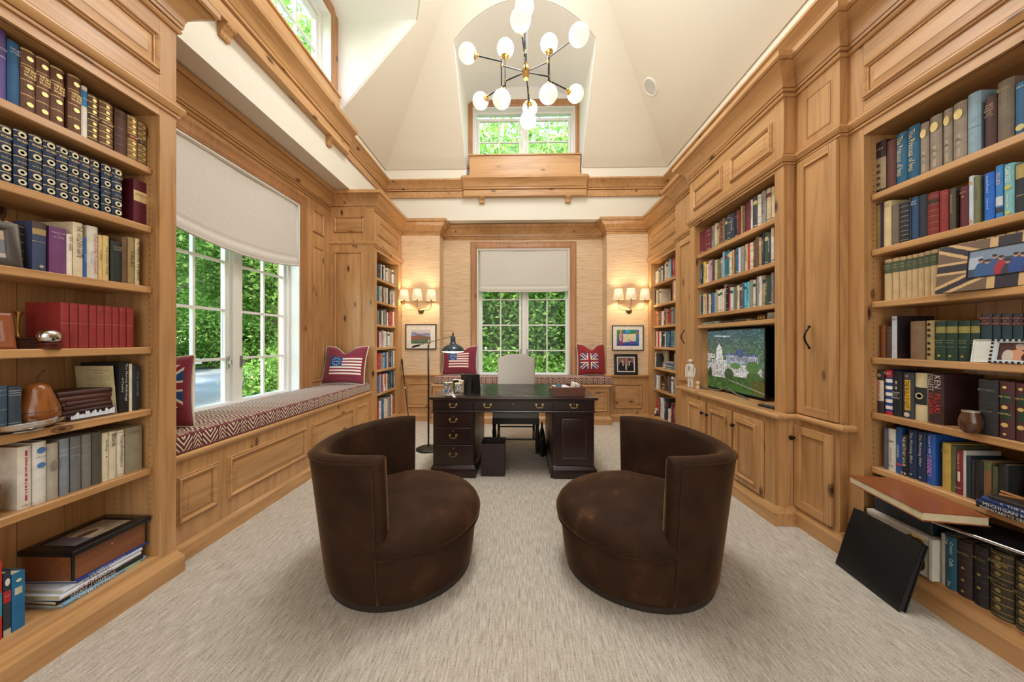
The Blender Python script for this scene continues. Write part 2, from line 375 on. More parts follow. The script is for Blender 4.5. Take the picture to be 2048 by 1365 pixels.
# ---------------------------------------------------------------- lettering
TX = {}
def text_geo(s):
    if s in TX: return TX[s]
    cu = bpy.data.curves.new('t', 'FONT'); cu.body = s; cu.resolution_u = 1; ob = bpy.data.objects.new('t', cu)
    me = ob.to_mesh(); vs = [v.co.copy() for v in me.vertices]; fs = [tuple(p.vertices) for p in me.polygons]; ob.to_mesh_clear()
    bpy.data.objects.remove(ob); bpy.data.curves.remove(cu)
    xs = [v.x for v in vs] or [0]; ys = [v.y for v in vs] or [0]
    TX[s] = (vs, fs, min(xs), max(xs), min(ys), max(ys)); return TX[s]
def text(mb, s, c, U, V, w, h, mi=0):
    """lettering fitted into a w x h box centred on c, U along the line, V up"""
    vs, fs, x0, x1, y0, y1 = text_geo(s); c, U, V = Vector(c), Vector(U), Vector(V)
    if x1-x0 < 1e-6: return
    a, b = w/(x1-x0), h/(y1-y0); b = min(b, a*1.9); a = min(a, b*1.5)
    mb.add([c + U*((v.x-(x0+x1)/2)*a) + V*((v.y-(y0+y1)/2)*b) for v in vs], fs, mi)
ORD = ['first','second','third','fourth','fifth','sixth','seventh','eighth','ninth','tenth','eleventh','twelfth','thirteenth','fourteenth','fifteenth','sixteenth','seventeenth','eighteenth','nineteenth','twentieth']
def ordn(i):
    if i < 20: return ORD[i]
    t, u = divmod(i+1, 10)
    return {2: 'twentieth', 3: 'thirtieth', 4: 'fortieth'}[t] if u == 0 else {2: 'twenty', 3: 'thirty', 4: 'forty'}[t] + '-' + ORD[u-1]
# ---------------------------------------------------------------- the room
XL, XR, XRF = -1.945, 2.02, 2.07        # faces of the bookcases, left, near right, far right
Y1, Y2 = 5.58, 5.88                     # the end wall: wings and window recess
XA = -2.55                              # window wall of the left alcove
HL, HR = -2.22, 2.38                    # plaster walls under the vault
ZK, SL = 4.14, 1.16                     # knee of the vault and its slope
def struct(name, mb, mat, label=None, **k):
    return tag(mb.build(name, mat, **k), label, kind='structure')

mb = MB(); mb.box(-3.0, 3.0, -2.7, 6.2, -.12, 0); struct('floor', mb, carpet, 'light beige carpet with fine streaks, wall to wall')

def holed(mb, P, a0, a1, z0, z1, b0, b1, y0, y1, d0, d1):
    """a wall slab with a rectangular hole b0..b1 x y0..y1"""
    if b0 > a0: mb.boxm(P, a0, b0, z0, z1, d0, d1)
    if b1 < a1: mb.boxm(P, b1, a1, z0, z1, d0, d1)
    if y0 > z0: mb.boxm(P, b0, b1, z0, y0, d0, d1)
    if y1 < z1: mb.boxm(P, b0, b1, y1, z1, d0, d1)
PL = lambda a, z, d: Vector((XA-d, a, z))         # window wall of the alcove
PLu = lambda a, z, d: Vector((HL-d, a, z))
PE = lambda a, z, d: Vector((a, Y2+d, z))         # recess wall
PEu = lambda a, z, d: Vector((a, 5.78+d, z))
W1 = (2.375, 3.90, .70, 2.895)                    # the big left window opening
W2 = (-.74, .85, .70, 2.905)                      # the end window opening
mb = MB(); holed(mb, PL, -2.7, 6.1, 0, 3.3, *W1, 0, .26)
struct('wall_left', mb, pine['z'], 'pine boarded wall around the large left window')
mb = MB(); mb.box(-2.9, HL-.2501, -2.7, 6.1, 3.29, 3.36)                       # soffit of the alcove
mb.box(HL-.25, HL, -2.7, 6.1, 3.29, 4.06)
mb.box(HL-.25, HL, -2.7, 2.2, 4.06, ZK+.02); mb.box(HL-.25, HL, 4.15, 6.1, 4.06, ZK+.02)
struct('wall_upper_left', mb, plaster)
mb = MB(); mb.box(HR+.0, HR+.3, -2.7, 6.1, 0, ZK+.02); struct('wall_right', mb, plaster)
mb = MB(); mb.box(-3, 3, -2.8, -2.6, 0, .5); mb.box(-3, -1.7, -2.8, -2.6, .5, 3.3); mb.box(1.8, 3, -2.8, -2.6, .5, 3.3); mb.box(-3, 3, -2.8, -2.6, 3.3, 7)
mb.box(-1.7, 1.8, -2.8, -2.7, .5, 3.3)
struct('wall_back', mb, plaster)
# end wall: wings in grasscloth over a pine wainscot, window recess between them
xw0, xw1 = -1.32, 1.41
mb = MB(); mb.box(-2.6, xw0, Y1, 6.1, .74, 3.25); mb.box(xw1, 2.7, Y1, 6.1, .74, 3.25); holed(mb, PE, xw0, xw1, .6, 3.25, *W2, 0, .25)
struct('wall_end', mb, grasscloth, 'grasscloth papered end wall with the window recess')
mb = MB(); mb.box(-2.6, xw0, Y1, 6.1, 0, .74); mb.box(xw1, 2.7, Y1, 6.1, 0, .74); mb.box(xw0, xw1, Y2, 6.1, 0, .6)
struct('wall_end_wainscot', mb, pine['z'])
mb = MB(); mb.box(-2.6, xw0, Y1+.015, 6.1, 3.25, 3.72); mb.box(xw1, 2.7, Y1+.015, 6.1, 3.25, 3.72); mb.box(xw0, xw1, Y1+.0152, 6.1, 3.295, 3.72)
mb.box(-2.6, -.89, Y1-.004, 6.1, 3.72, ZK+.01); mb.box(1.01, 2.7, Y1-.004, 6.1, 3.72, ZK+.01); mb.box(-.89, 1.01, Y1+.06, 6.1, 3.72, 3.95)
struct('wall_upper_end', mb, plaster)

# vault: hipped plaster ceiling with two barrel dormers
def arch_z(x, c, hw, zs, rise):
    Rr = (hw*hw + rise*rise) / (2*rise); x = max(-hw, min(hw, x-c)); return zs + math.sqrt(Rr*Rr - x*x) - (Rr-rise)
ZT = 6.10; dx = (ZT-ZK)/SL
cx0, cx1 = HL+dx, HR-dx; cy1 = Y1-dx
DC, DW, DS, DR = .06, .95, 5.33, .30             # end dormer: centre, half width, springing, rise
LC, LW, LS, LR_ = 3.175, .975, 5.24, .30         # left dormer
def zE(y): return ZK + (Y1-y)*SL
def yE(z): return Y1 - (z-ZK)/SL
def xL(z): return HL + (z-ZK)/SL
N = 24
mb = MB()
# end slope, left and right of the dormer, and above its arch
xa, xb = DC-DW, DC+DW
xhipL = lambda z: HL + (z-ZK)/SL
xhipR = lambda z: HR - (z-ZK)/SL
pe = lambda x, z: (x, yE(z), z)
mb.add([pe(HL, ZK), pe(xa, ZK), pe(xa, DS), pe(xhipL(DS), DS)], [(0,1,2,3)])
mb.add([pe(xb, ZK), pe(HR, ZK), pe(xhipR(DS), DS), pe(xb, DS)], [(0,1,2,3)])
zr = DS+DR+.02
mb.add([pe(xhipL(DS), DS), pe(xa, DS), pe(xa, zr), pe(xhipL(zr), zr)], [(0,1,2,3)])
mb.add([pe(xb, DS), pe(xhipR(DS), DS), pe(xhipR(zr), zr), pe(xb, zr)], [(0,1,2,3)])
mb.add([pe(xhipL(zr), zr), pe(xhipR(zr), zr), pe(cx1, ZT), pe(cx0, ZT)], [(0,1,2,3)])
for i in range(N):
    x0, x1 = xa+(xb-xa)*i/N, xa+(xb-xa)*(i+1)/N
    mb.add([pe(x0, arch_z(x0, DC, DW, DS, DR)), pe(x1, arch_z(x1, DC, DW, DS, DR)), pe(x1, zr), pe(x0, zr)], [(0,1,2,3)])
# left slope
pl = lambda y, z: (xL(z), y, z)
ya, yb = LC-LW, LC+LW; zl = LS+LR_+.02
yh = lambda z: Y1 - (z-ZK)/SL
mb.add([pl(-2.7, ZK), pl(ya, ZK), pl(ya, zl), pl(-2.7, zl)], [(0,1,2,3)])
mb.add([pl(yb, ZK), pl(Y1, ZK), pl(yh(zl), zl), pl(yb, zl)], [(0,1,2,3)])
mb.add([pl(-2.7, zl), pl(yh(zl), zl), pl(cy1, ZT), pl(-2.7, ZT)], [(0,1,2,3)])
for i in range(N):
    y0, y1 = ya+(yb-ya)*i/N, ya+(yb-ya)*(i+1)/N
    mb.add([pl(y0, arch_z(y0, LC, LW, LS, LR_)), pl(y1, arch_z(y1, LC, LW, LS, LR_)), pl(y1, zl), pl(y0, zl)], [(0,1,2,3)])
# right slope and flat
pr = lambda y, z: (HR-(z-ZK)/SL, y, z)
mb.add([pr(-2.7, ZK), pr(Y1, ZK), pr(cy1, ZT), pr(-2.7, ZT)], [(0,1,2,3)])
mb.add([(cx0, -2.7, ZT), (cx1, -2.7, ZT), (cx1, cy1, ZT), (cx0, cy1, ZT)], [(0,1,2,3)])
ceil = struct('ceiling', mb, plaster, 'cream plaster vault with hipped slopes', fix=False)
so = ceil.modifiers.new('thick', 'SOLIDIFY'); so.thickness = .04; so.offset = 0
# dormer cheeks and barrels, plaster whitened to stand in for daylight
mb = MB()
yw = 5.78
for x in (xa, xb): mb.add([(x, yE(ZK)+.02, 3.95), (x, yw, 3.95), (x, yw, DS), (x, yE(DS), DS), (x, yE(ZK)+.02, ZK)], [(0,1,2,3,4)])
for i in range(N):
    x0, x1 = xa+(xb-xa)*i/N, xa+(xb-xa)*(i+1)/N; z0, z1 = arch_z(x0, DC, DW, DS, DR), arch_z(x1, DC, DW, DS, DR)
    mb.add([(x0, yE(z0), z0), (x1, yE(z1), z1), (x1, yw+.02, z1), (x0, yw+.02, z0)], [(0,1,2,3)])
for y in (ya, yb): mb.add([(HL, y, 3.98), (HL-.24, y, 3.98), (HL-.24, y, LS), (xL(LS), y, LS), (HL, y, ZK)], [(0,1,2,3,4)])
for i in range(N):
    y0, y1 = ya+(yb-ya)*i/N, ya+(yb-ya)*(i+1)/N; z0, z1 = arch_z(y0, LC, LW, LS, LR_), arch_z(y1, LC, LW, LS, LR_)
    mb.add([(xL(z0), y0, z0), (xL(z1), y1, z1), (HL-.25, y1, z1), (HL-.25, y0, z0)], [(0,1,2,3)])
cd = struct('ceiling_dormers', mb, plaster_w, 'white plaster barrel dormers over the windows', fix=False)
so = cd.modifiers.new('thick', 'SOLIDIFY'); so.thickness = .02; so.offset = 0
W3 = (2.33, 4.02, 4.30, 5.20); W4 = (-.80, .93, 4.34, 5.28)
mb = MB(); holed(mb, PEu, xa-.02, xb+.02, 3.9, 5.75, *W4, 0, .2); struct('wall_dormer_end', mb, plaster_w)
mb = MB(); PLd = lambda a, z, d: Vector((HL-.03-d, a, z)); holed(mb, PLd, ya-.02, yb+.02, 3.95, 5.7, *W3, 0, .2); struct('wall_dormer_left', mb, plaster_w)
# roof over everything, so that the sun stays out
mb = MB(); mb.add([(-3.2, -2.9, 4.5), (-1.0, -2.9, 6.5), (1.1, -2.9, 6.5), (3.2, -2.9, 4.3), (3.2, 5.4, 4.3), (1.1, 4.3, 6.5), (-1.0, 4.3, 6.5)], [])
mb.add([(xhipL(ZT)-.1, -2.9, ZT+.12), (xhipR(ZT)+.1, -2.9, ZT+.12), (xhipR(ZT)+.1, cy1+.1, ZT+.12), (xhipL(ZT)-.1, cy1+.1, ZT+.12)], [(0,1,2,3)])
struct('roof', mb, flat('slate', '#55565A', .8), fix=False)

# ---- mouldings in one mitred run each
room = [(XL, -1.2), (XL, 1.889), (XA, 1.889), (XA, 4.53), (XL, 4.53), (XL, Y1), (xw0, Y1), (xw0, Y2), (xw1, Y2), (xw1, Y1), (XRF, Y1), (XRF, 4.42), (1.99, 4.42), (1.99, 3.84),
        (1.886, 3.84), (1.886, 2.49), (1.972, 2.49), (1.972, 2.152), (XR, 2.152), (XR, -1.2)]
SD = -1
crown = [(-.02, 3.055), (.012, 3.055), (.018, 3.066), (.014, 3.080), (.006, 3.082), (.006, 3.086), (.020, 3.088), (.024, 3.104), (.012, 3.106), (.012, 3.110), (.024, 3.112), (.026, 3.128), (.034, 3.15), (.052, 3.178), (.078, 3.204), (.105, 3.222), (.118, 3.230), (.110, 3.2315), (.110, 3.236), (.122, 3.238), (.135, 3.25), (.135, 3.285), (-.02, 3.285)]
mb = MB(); mb.sweep(crown, room, SD); struct('trim_1', mb, pine['y'], 'pine crown moulding running around the room over the bookcases', smooth=32)
# frieze bead: left and right runs
bead = [(-.005, 2.572), (.010, 2.572), (.012, 2.584), (.004, 2.585), (.004, 2.5885), (.016, 2.590), (.018, 2.594), (.026, 2.606), (.030, 2.622), (.026, 2.634), (.016, 2.640), (.005, 2.641), (.005, 2.6445), (.012, 2.646), (.012, 2.652), (-.005, 2.655)]
mb = MB(); mb.sweep(bead, [(XL, -1.2), (XL, 1.889), (XL-.3, 1.889)], SD); mb.sweep(bead, [(XA+.002, 4.53), (XL, 4.53), (XL, Y1)], SD)
mb.sweep(bead, room[10:], SD); struct('trim_2', mb, pine['y'], 'pine bead moulding under the frieze panels', smooth=32)
# upper crown at the foot of the vault
up = [(HL, -1.2), (HL, Y1), (HR, Y1), (HR, -1.2)]
upc = [(-.02, 3.66), (.022, 3.66), (.022, 3.755), (.010, 3.756), (.010, 3.761), (.034, 3.765), (.036, 3.785), (.022, 3.786), (.022, 3.791), (.036, 3.80), (.05, 3.83), (.075, 3.862), (.10, 3.885), (.108, 3.895), (.12, 3.90), (.12, 3.925), (-.02, 3.925)]
mb = MB(); mb.sweep(upc, up, SD); struct('trim_3', mb, pine['y'], 'upper pine crown at the foot of the vault', smooth=32)
# base moulding
base = [(-.01, 0), (.032, 0), (.032, .088), (.026, .096), (.022, .108), (.014, .116), (.010, .128), (-.01, .132)]
rb = [(XL, -1.2), (XL, 1.875), (-2.02, 1.875), (-2.02, 4.53), (XL, 4.53), (XL, Y1)]
mb = MB(); mb.sweep(base, rb, SD); struct('baseboard_left', mb, pine['y'], smooth=32)
mb = MB(); mb.sweep(base, [(XL, Y1), (-1.385, Y1), (-1.385, 5.385), (1.40, 5.385), (1.40, Y1), (XRF, Y1)], SD); struct('baseboard_end', mb, pine['x'], smooth=32)
mb = MB(); mb.sweep(base, [(XRF, Y1), (XRF, 4.42), (1.99, 4.42), (1.99, 3.93), (1.829, 3.93), (1.829, 2.49), (1.985, 2.49), (1.985, 2.152), (XR, 2.152), (XR, -1.2)], SD)
struct('baseboard_right', mb, pine['y'], smooth=32)
# chair rail on the end wings, wainscot panels
rail = [(-.01, .705), (.012, .705), (.016, .722), (.034, .735), (.04, .745), (.04, .758), (.03, .765), (-.01, .765)]
for k, pth in enumerate(([(XL, Y1), (xw0, Y1), (xw0, Y2)], [(xw1, Y2), (xw1, Y1), (XRF, Y1)])):
    mb = MB(); mb.sweep(rail, pth, SD); struct('trim_%d' % (4+k), mb, pine['x'], smooth=32)
BOL = [(0, 0), (0, .010), (.003, .013), (.006, .013), (.0065, .004), (.009, .004), (.0095, .015), (.014, .020), (.020, .021), (.026, .017), (.031, .010), (.034, .0095), (.0345, .001), (.0385, .001), (.039, .003), (.068, .011), (.0685, .013), (.071, .013)]
BOLs = [(0, 0), (0, .007), (.003, .010), (.0035, .003), (.0055, .003), (.006, .011), (.011, .014), (.016, .011), (.020, .006), (.0205, .001), (.0235, .001), (.024, .002), (.044, .008), (.0445, .0095), (.047, .0095)]
we = bpy.data.objects['wall_end_wainscot']; WM[we.name] = Matrix.Identity(4)
for x0, x1 in ((-1.86, -1.41), (1.52, 1.98)):
    mb = MB(); mb.rings((x0, Y1, .215), (1, 0, 0), (0, 0, 1), (0, -1, 0), x1-x0, .41, BOL); mb.build('raised_panel', pine['x'], we, smooth=30)
m_ = MB(); m_.box(-2.545, -2.262, 1.874, 1.889, 0, 3.27); we2 = bpy.data.objects['wall_left']; WM[we2.name] = Matrix.Identity(4); m_.build('return_panel', pine['z'], we2)
# alcove: panels between window casing and corner
wl = bpy.data.objects['wall_left']; WM[wl.name] = Matrix.Identity(4)
for z0, z1 in ((2.66, 2.94), (.80, 2.49)):
    for y0, y1 in ((4.135, 4.37), (1.99, 2.15)):
        mb = MB(); mb.rings((XA, y0, z0), (0, 1, 0), (0, 0, 1), (1, 0, 0), y1-y0, z1-z0, BOLs); mb.build('raised_panel', pine['z'], wl, smooth=30)

# mantel shelves under the dormer windows, with corbels
def mantel(name, M, hw, board_z0, board_z1, board_hw, board_d, label, corb, axis):
    t = thing(name, kind='structure'); t['label'] = label; T = Matrix(M)
    pr = [(.0, 3.655), (.075, 3.655), (.075, 3.75), (.062, 3.751), (.062, 3.756), (.092, 3.765), (.095, 3.785), (.080, 3.786), (.080, 3.791), (.095, 3.80), (.105, 3.825), (.13, 3.865), (.165, 3.895), (.18, 3.905), (.185, 3.94), (.0, 3.94)]
    m = MB(T); m.sweep(pr, [(-hw, 0), (-hw, .001), (-hw+.001, .0015), (hw-.001, .0015), (hw, .001), (hw, 0)][2:4], 1)
    # returned ends
    n = len(pr)
    m.build('cornice', pine[axis], t, smooth=32)
    for sg in (-1, 1):
        m = MB(T); vs = [(sg*hw, 0, z) for a, z in pr] + [(sg*(hw+a*.55), a*0+.0, z) for a, z in pr] + [(sg*hw, a, z) for a, z in pr]
        fs = [(n+i, n+(i+1) % n, 2*n+(i+1) % n, 2*n+i) for i in range(n)]
        m.add(vs, fs); m.build('return_end', pine['y'], t, smooth=32)
    m = MB(T); m.box(-board_hw, board_hw, -.1, board_d, board_z0, board_z1)
    m.box(-board_hw-.015, board_hw+.015, -.1, board_d+.018, board_z1-.002, board_z1+.02); m.build('panel_board', pine[axis], t, bevel=.003)
    for x in corb:
        m = MB(T); pts = [(.0, 3.56), (.02, 3.555), (.03, 3.57), (.036, 3.60), (.055, 3.625), (.075, 3.635), (.085, 3.655), (.0, 3.655)]
        m.prism(pts, 'x', x-.042, x+.042); m.build('corbel', pine['z'], t, bevel=.003)
    return t
# end mantel: local x -> -world x so that +y(local) points into the room
Me = Matrix.Translation((.075, Y1-.0, 0)) @ Matrix.Rotation(math.pi, 4, 'Z')
mantel('mantel_trim', Me, .99, 3.94, 4.33, .90, .03, 'wide pine mantel cornice under the end dormer window', (-.70, .695), 'x')
Ml = Matrix.Translation((HL, 3.19, 0)) @ Matrix.Rotation(-math.pi/2, 4, 'Z')
mantel('mantel_trim', Ml, 1.05, 3.94, 4.28, .92, .02, 'wide pine mantel cornice under the left dormer window', (-.70, .695), 'y')

# ---------------------------------------------------------------- windows
def window(n, P, ax, O, cas, rows, mull, glass, label, cz=None, gd=.15):
    a0, a1, z0, z1 = O
    t = thing('window_%d' % n, kind='structure', loc=P((a0+a1)/2, z0, 0)); t['label'] = label
    U = (P(1, 0, 0)-P(0, 0, 0)); Nn = P(0, 0, 0)-P(0, 0, 1); Z = Vector((0, 0, 1))
    cw = .112; cz0 = z0-cw if cz is None else cz
    prof = [(0, 0), (0, .016), (.006, .024), (.02, .026), (.034, .020), (.05, .018), (.07, .016), (.09, .020), (.1, .014), (.112, .010), (.112, 0)]
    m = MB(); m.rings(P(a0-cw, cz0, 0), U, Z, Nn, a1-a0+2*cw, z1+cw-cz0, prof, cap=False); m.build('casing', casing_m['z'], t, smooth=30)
    def ring(mb, a0, a1, z0, z1, w, d0, d1):
        mb.boxm(P, a0, a0+w, z0, z1, d0, d1); mb.boxm(P, a1-w, a1, z0, z1, d0, d1); mb.boxm(P, a0+w, a1-w, z0, z0+w, d0, d1); mb.boxm(P, a0+w, a1-w, z1-w, z1, d0, d1)
    m = MB(); ring(m, a0+.001, a1-.001, z0+.001, z1-.001, .018, -.001, gd+.08); m.build('jamb', white_paint, t)
    m = MB(); ring(m, a0+.018, a1-.018, z0+.018, z1-.018, .035, gd-.045, gd+.05); m.boxm(P, mull-.034, mull+.034, z0+.03, z1-.03, gd-.04, gd+.045); m.build('frame', white_paint, t, bevel=.004)
    for (g0, g1) in glass:
        gz0, gz1 = rows[0], rows[-1]
        s = thing('sash'); s.parent = t; WM[s.name] = WM[t.name]
        m = MB(); ring(m, g0-.045, g1+.045, gz0-.05, gz1+.045, .045, gd-.02, gd+.025); o = m.build('rail_frame', white_paint, s, bevel=.004)
        gm = (g0+g1)/2
        m = MB(); m.boxm(P, gm-.011, gm+.011, gz0, gz1, gd-.012, gd+.018)
        for z in rows[1:-1]: m.boxm(P, g0, g1, z-.011, z+.011, gd-.0115, gd+.0175)
        tag(m.build('muntin', white_paint, s), kind='structure')
        for i in range(len(rows)-1):
            for q0, q1 in ((g0, gm-.011), (gm+.011, g1)):
                m = MB(); m.boxm(P, q0, q1, rows[i]+(.011 if i else 0), rows[i+1]-(.011 if i < len(rows)-2 else 0), gd, gd+.006); m.build('pane', pane_m, s)
        # crank latch
        la = g1+.022 if abs(g1-mull) < abs(g0-mull) else g0-.022
        if n < 3:
            m = MB(); m.boxm(P, la-.009, la+.009, 1.06, 1.17, gd-.035, gd-.02); m.boxm(P, la-.006, la+.006, 1.10, 1.13, gd-.06, gd-.03); m.build('latch', flat('grey_metal', '#9A9A98', .4, .6), s)
    return t
window(1, PL, 'y', W1, pine, [.735, 1.146, 1.592, 2.03, 2.47, 2.84], 3.14, ((2.465, 3.043), (3.237, 3.813)), 'tall white casement window in the left alcove', cz=.60)
window(2, PE, 'x', W2, pine, [.735, 1.143, 1.589, 2.04, 2.47, 2.85], .07, ((-.665, -.018), (.150, .80)), 'tall white casement window in the end wall', cz=.60)
window(3, PLd, 'y', W3, pine, [4.38, 4.71, 5.08], 3.175, ((2.43, 3.09), (3.26, 3.93)), 'white dormer casement high on the left')
window(4, PEu, 'x', W4, pine, [4.40, 4.76, 5.12], .065, ((-.70, -.02), (.15, .83)), 'white dormer casement over the end wall')
# ceiling speaker, flush with the right slope
p = onX(1303, 172, 1.6)
# intersect the ray with the right slope
d = ray(1303, 172); # X = HR-(Z-ZK)/SL
tt_ = (HR - (EYE-ZK)/SL) / (d[0] + d[2]/SL); p = Vector((tt_*d[0], tt_*d[1], EYE+tt_*d[2]))
nrm = Vector((-SL, 0, -1)).normalized()
q = nrm.to_track_quat('Z', 'Y').to_matrix().to_4x4()
mb = MB(Matrix.Translation(p+nrm*.02) @ q)
t = thing('ceiling_speaker', 'round white speaker grille set in the right vault slope', 'speaker', p)
mb.lathe([(.125, 0), (.125, .008), (.118, .011), (.105, .011), (.102, .006)], n=40, cap=False); mb.build('rim', white_paint, t, smooth=40)
mb = MB(Matrix.Translation(p+nrm*.02) @ q); mb.lathe([(.104, 0), (.104, .006), (.001, .008)], n=40); mb.build('speaker_cloth', flat('speaker_grey', '#C9C9C4', .8), t, smooth=40)
# ---------------------------------------------------------------- bookcases
OFF = [0]
def case(name, label, sg, Xf, Y0, Y1_, st0, st1, shelves, zt, zb, back, panels=(), base_z=.149, seams=.16, side0=True):
    """bookcase against a side wall; sg=-1 left wall, +1 right wall; depth grows by sg"""
    X = lambda d: Xf + sg*d
    t = thing(name, label, 'bookcase', (Xf, (Y0+Y1_)/2, 0))
    ya, yb = Y0+st0, Y1_-st1
    for a, b in ((Y0, ya), (yb, Y1_)):
        m = MB(); m.box(X(0), X(.024), a, b, .01, 3.09); m.build('stile', pine['z'], t, bevel=.002)
    m = MB(); m.box(X(.0005), X(.024), ya, yb, zt, 3.09); m.build('top_rail', pine['y'], t)
    for a, b in ((ya-.018, ya-.001), (yb+.001, yb+.018)):
        m = MB(); m.box(X(.024), X(back), a, b, .02, zt+.3); m.build('side_panel', pine['z'], t)
    for q0, q1 in ((Y0+.0, Y0+.016), (Y1_-.016, Y1_-.0)):
        m = MB(); m.box(X(.0241), X(back+.012), q0, q1, .02, 3.27); m.build('outer_side', pine['z'], t)
    y = ya-.018; k = 0
    while y < yb+.018-1e-4:
        y2 = min(y+seams, yb+.018); m = MB(); m.box(X(back), X(back+.012), y+.0012, y2-.0012, .02, zt+.3); m.build('back_board', pine['z'], t); y = y2
    m = MB(); m.box(X(back+.013), X(back+.03), Y0+.02, Y1_-.02, .02, 3.27); m.build('carcass_back', pine['z'], t)
    for z in shelves:
        m = MB(); m.cbox(X(.04), X(back-.001), ya+.001, yb-.001, z-.036, z, .004); m.build('shelf', pine['y'], t)
    m = MB(); m.box(X(.0), X(back-.001), ya+.0005, yb-.0005, base_z-.14, base_z); m.build('bottom_shelf', pine['y'], t)
    m = MB(); m.box(X(.02), X(back-.001), ya+.0005, yb-.0005, zt, zt+.02); m.build('top_board', pine['y'], t)
    # rows of shelf-pin holes
    m = MB()
    for yy, sy in ((ya-.001, 1), (yb+.001, -1)):
        for d in (.055, back-.05):
            z = .3
            while z < zt-.1:
                a = (X(d)-.0022, X(d)+.0022)
                m.add([(a[0], yy+sy*.0013, z-.0025), (a[1], yy+sy*.0013, z-.0025), (a[1], yy+sy*.0013, z+.0025), (a[0], yy+sy*.0013, z+.0025)], [(0,1,2,3)]); z += .032
    tag(m.build('pin_holes', flat('pin_hole', '#2A170B', .9), t), kind='stuff')
    for a, b, z0, z1 in panels:
        m = MB(); m.rings((X(0), a, z0), (0, 1, 0), (0, 0, 1), (-sg, 0, 0), b-a, z1-z0, BOL); m.build('raised_panel', pine['y'], t, smooth=30)
    return t
SH_L = [2.243, 1.927, 1.602, 1.277, .946, .628]; SH_R = [2.168, 1.843, 1.539, 1.213, .892, .576]; SH_F = [2.198, 1.872, 1.545, 1.219, .905, .570]
case('bookcase', 'near left pine bookcase beside the big window', -1, XL, -.2, 1.889, .09, .09, SH_L, 2.53, .149, .30, panels=((.75, 1.795, 2.748, 2.965), (-.1, .65, 2.748, 2.965)))
case('bookcase', 'near right pine bookcase beyond the tall narrow door', 1, XR, -.2, 2.151, .09, .096, SH_R, 2.52, .149, .30, panels=((.95, 2.054, 2.72, 2.93), (-.1, .85, 2.72, 2.93)))
case('bookcase', 'far left narrow pine bookcase in the corner by the cane', -1, XL, 4.53, Y1-.002, .072, .156, SH_F, 2.53, .149, .28, panels=((4.62, 5.42, 2.76, 2.97),))
case('bookcase', 'far right narrow pine bookcase beside the right wall lamp', 1, XRF, 4.42, Y1-.002, .028, .135, SH_F, 2.53, .149, .28, panels=((4.50, 5.45, 2.76, 2.97),))
# panelled end of the far left bookcase, facing the camera
t = thing('end_panel', 'panelled pine cupboard side behind the flag pillow', 'panelling', (-2.25, 4.53, 0))
m = MB(); m.box(XA+.003, XL-.001, 4.512, 4.529, .132, 3.09); m.build('board', pine['z'], t)
for x0, x1, z0, z1 in ((-2.485, -2.09, 2.76, 2.972), (-2.485, -2.10, .80, 2.50)):
    m = MB(); m.rings((x0, 4.512, z0), (1, 0, 0), (0, 0, 1), (0, -1, 0), x1-x0, z1-z0, BOLs); m.build('raised_panel', pine['x' if z0 > 2 else 'z'], t, smooth=30)
t.location.y -= 0

# ---- television cabinet
t = thing('television_cabinet', 'wide pine wall unit with television niche and cupboards below', 'cabinet', (1.886, 3.16, 0)); TVC = t
ux, lx = 1.886, 1.829; a0, a1 = 2.49, 3.84; o0, o1 = 2.576, 3.748; bk = 2.30
for a, b in ((a0, o0), (o1, a1)):
    m = MB(); m.box(ux, ux+.024, a, b, .797, 3.09); m.build('stile', pine['z'], t, bevel=.002)
m = MB(); m.box(ux+.0005, ux+.024, o0, o1, 2.551, 3.09); m.build('top_rail', pine['y'], t)
for a, b in ((o0-.018, o0-.001), (o1+.001, o1+.018)):
    m = MB(); m.box(ux+.024, bk, a, b, .79, 2.8); m.build('side_panel', pine['z'], t)
for q0, q1 in ((a0, a0+.016), (a1-.016, a1)):
    m = MB(); m.box(ux+.0241, 2.32, q0, q1, .797, 3.27); m.build('outer_side', pine['z'], t)
for q0, q1 in ((a0, a0+.016), (3.914, 3.93)):
    m = MB(); m.box(lx+.0241, 2.32, q0, q1, .0, .757); m.build('base_side', pine['z'], t)
y = o0-.018
while y < o1+.018-1e-4:
    y2 = min(y+.15, o1+.018); m = MB(); m.box(bk, bk+.012, y+.0012, y2-.0012, 1.46, 2.8); m.build('back_board', pine['z'], t); y = y2
m = MB(); m.box(bk-.004, bk+.012, o0-.018, o1+.018, .79, 1.455); m.build('niche_back', flat('niche_black', '#141312', .7), t)
for z, th in ((2.243, .042), (1.912, .036), (1.592, .036), (1.48, .036)):
    m = MB(); m.cbox(ux+.036, bk-.006, o0+.001, o1-.001, z-th, z, .004); m.build('shelf', pine['y'], t)
m = MB(); m.box(ux+.02, bk, o0, o1, 2.551, 2.57); m.build('top_board', pine['y'], t)
for a, b in ((2.595, 3.10), (3.225, 3.745)):
    m = MB(); m.rings((ux, a, 2.72), (0, 1, 0), (0, 0, 1), (-1, 0, 0), b-a, .225, BOL); m.build('raised_panel', pine['y'], t, smooth=30)
m = MB(); m.box(lx, lx+.024, a0, 3.93, .0, .757); m.build('base_front', pine['z'], t)
dl = flat('aged_black_knob', '#1D1A19', .35, .6)
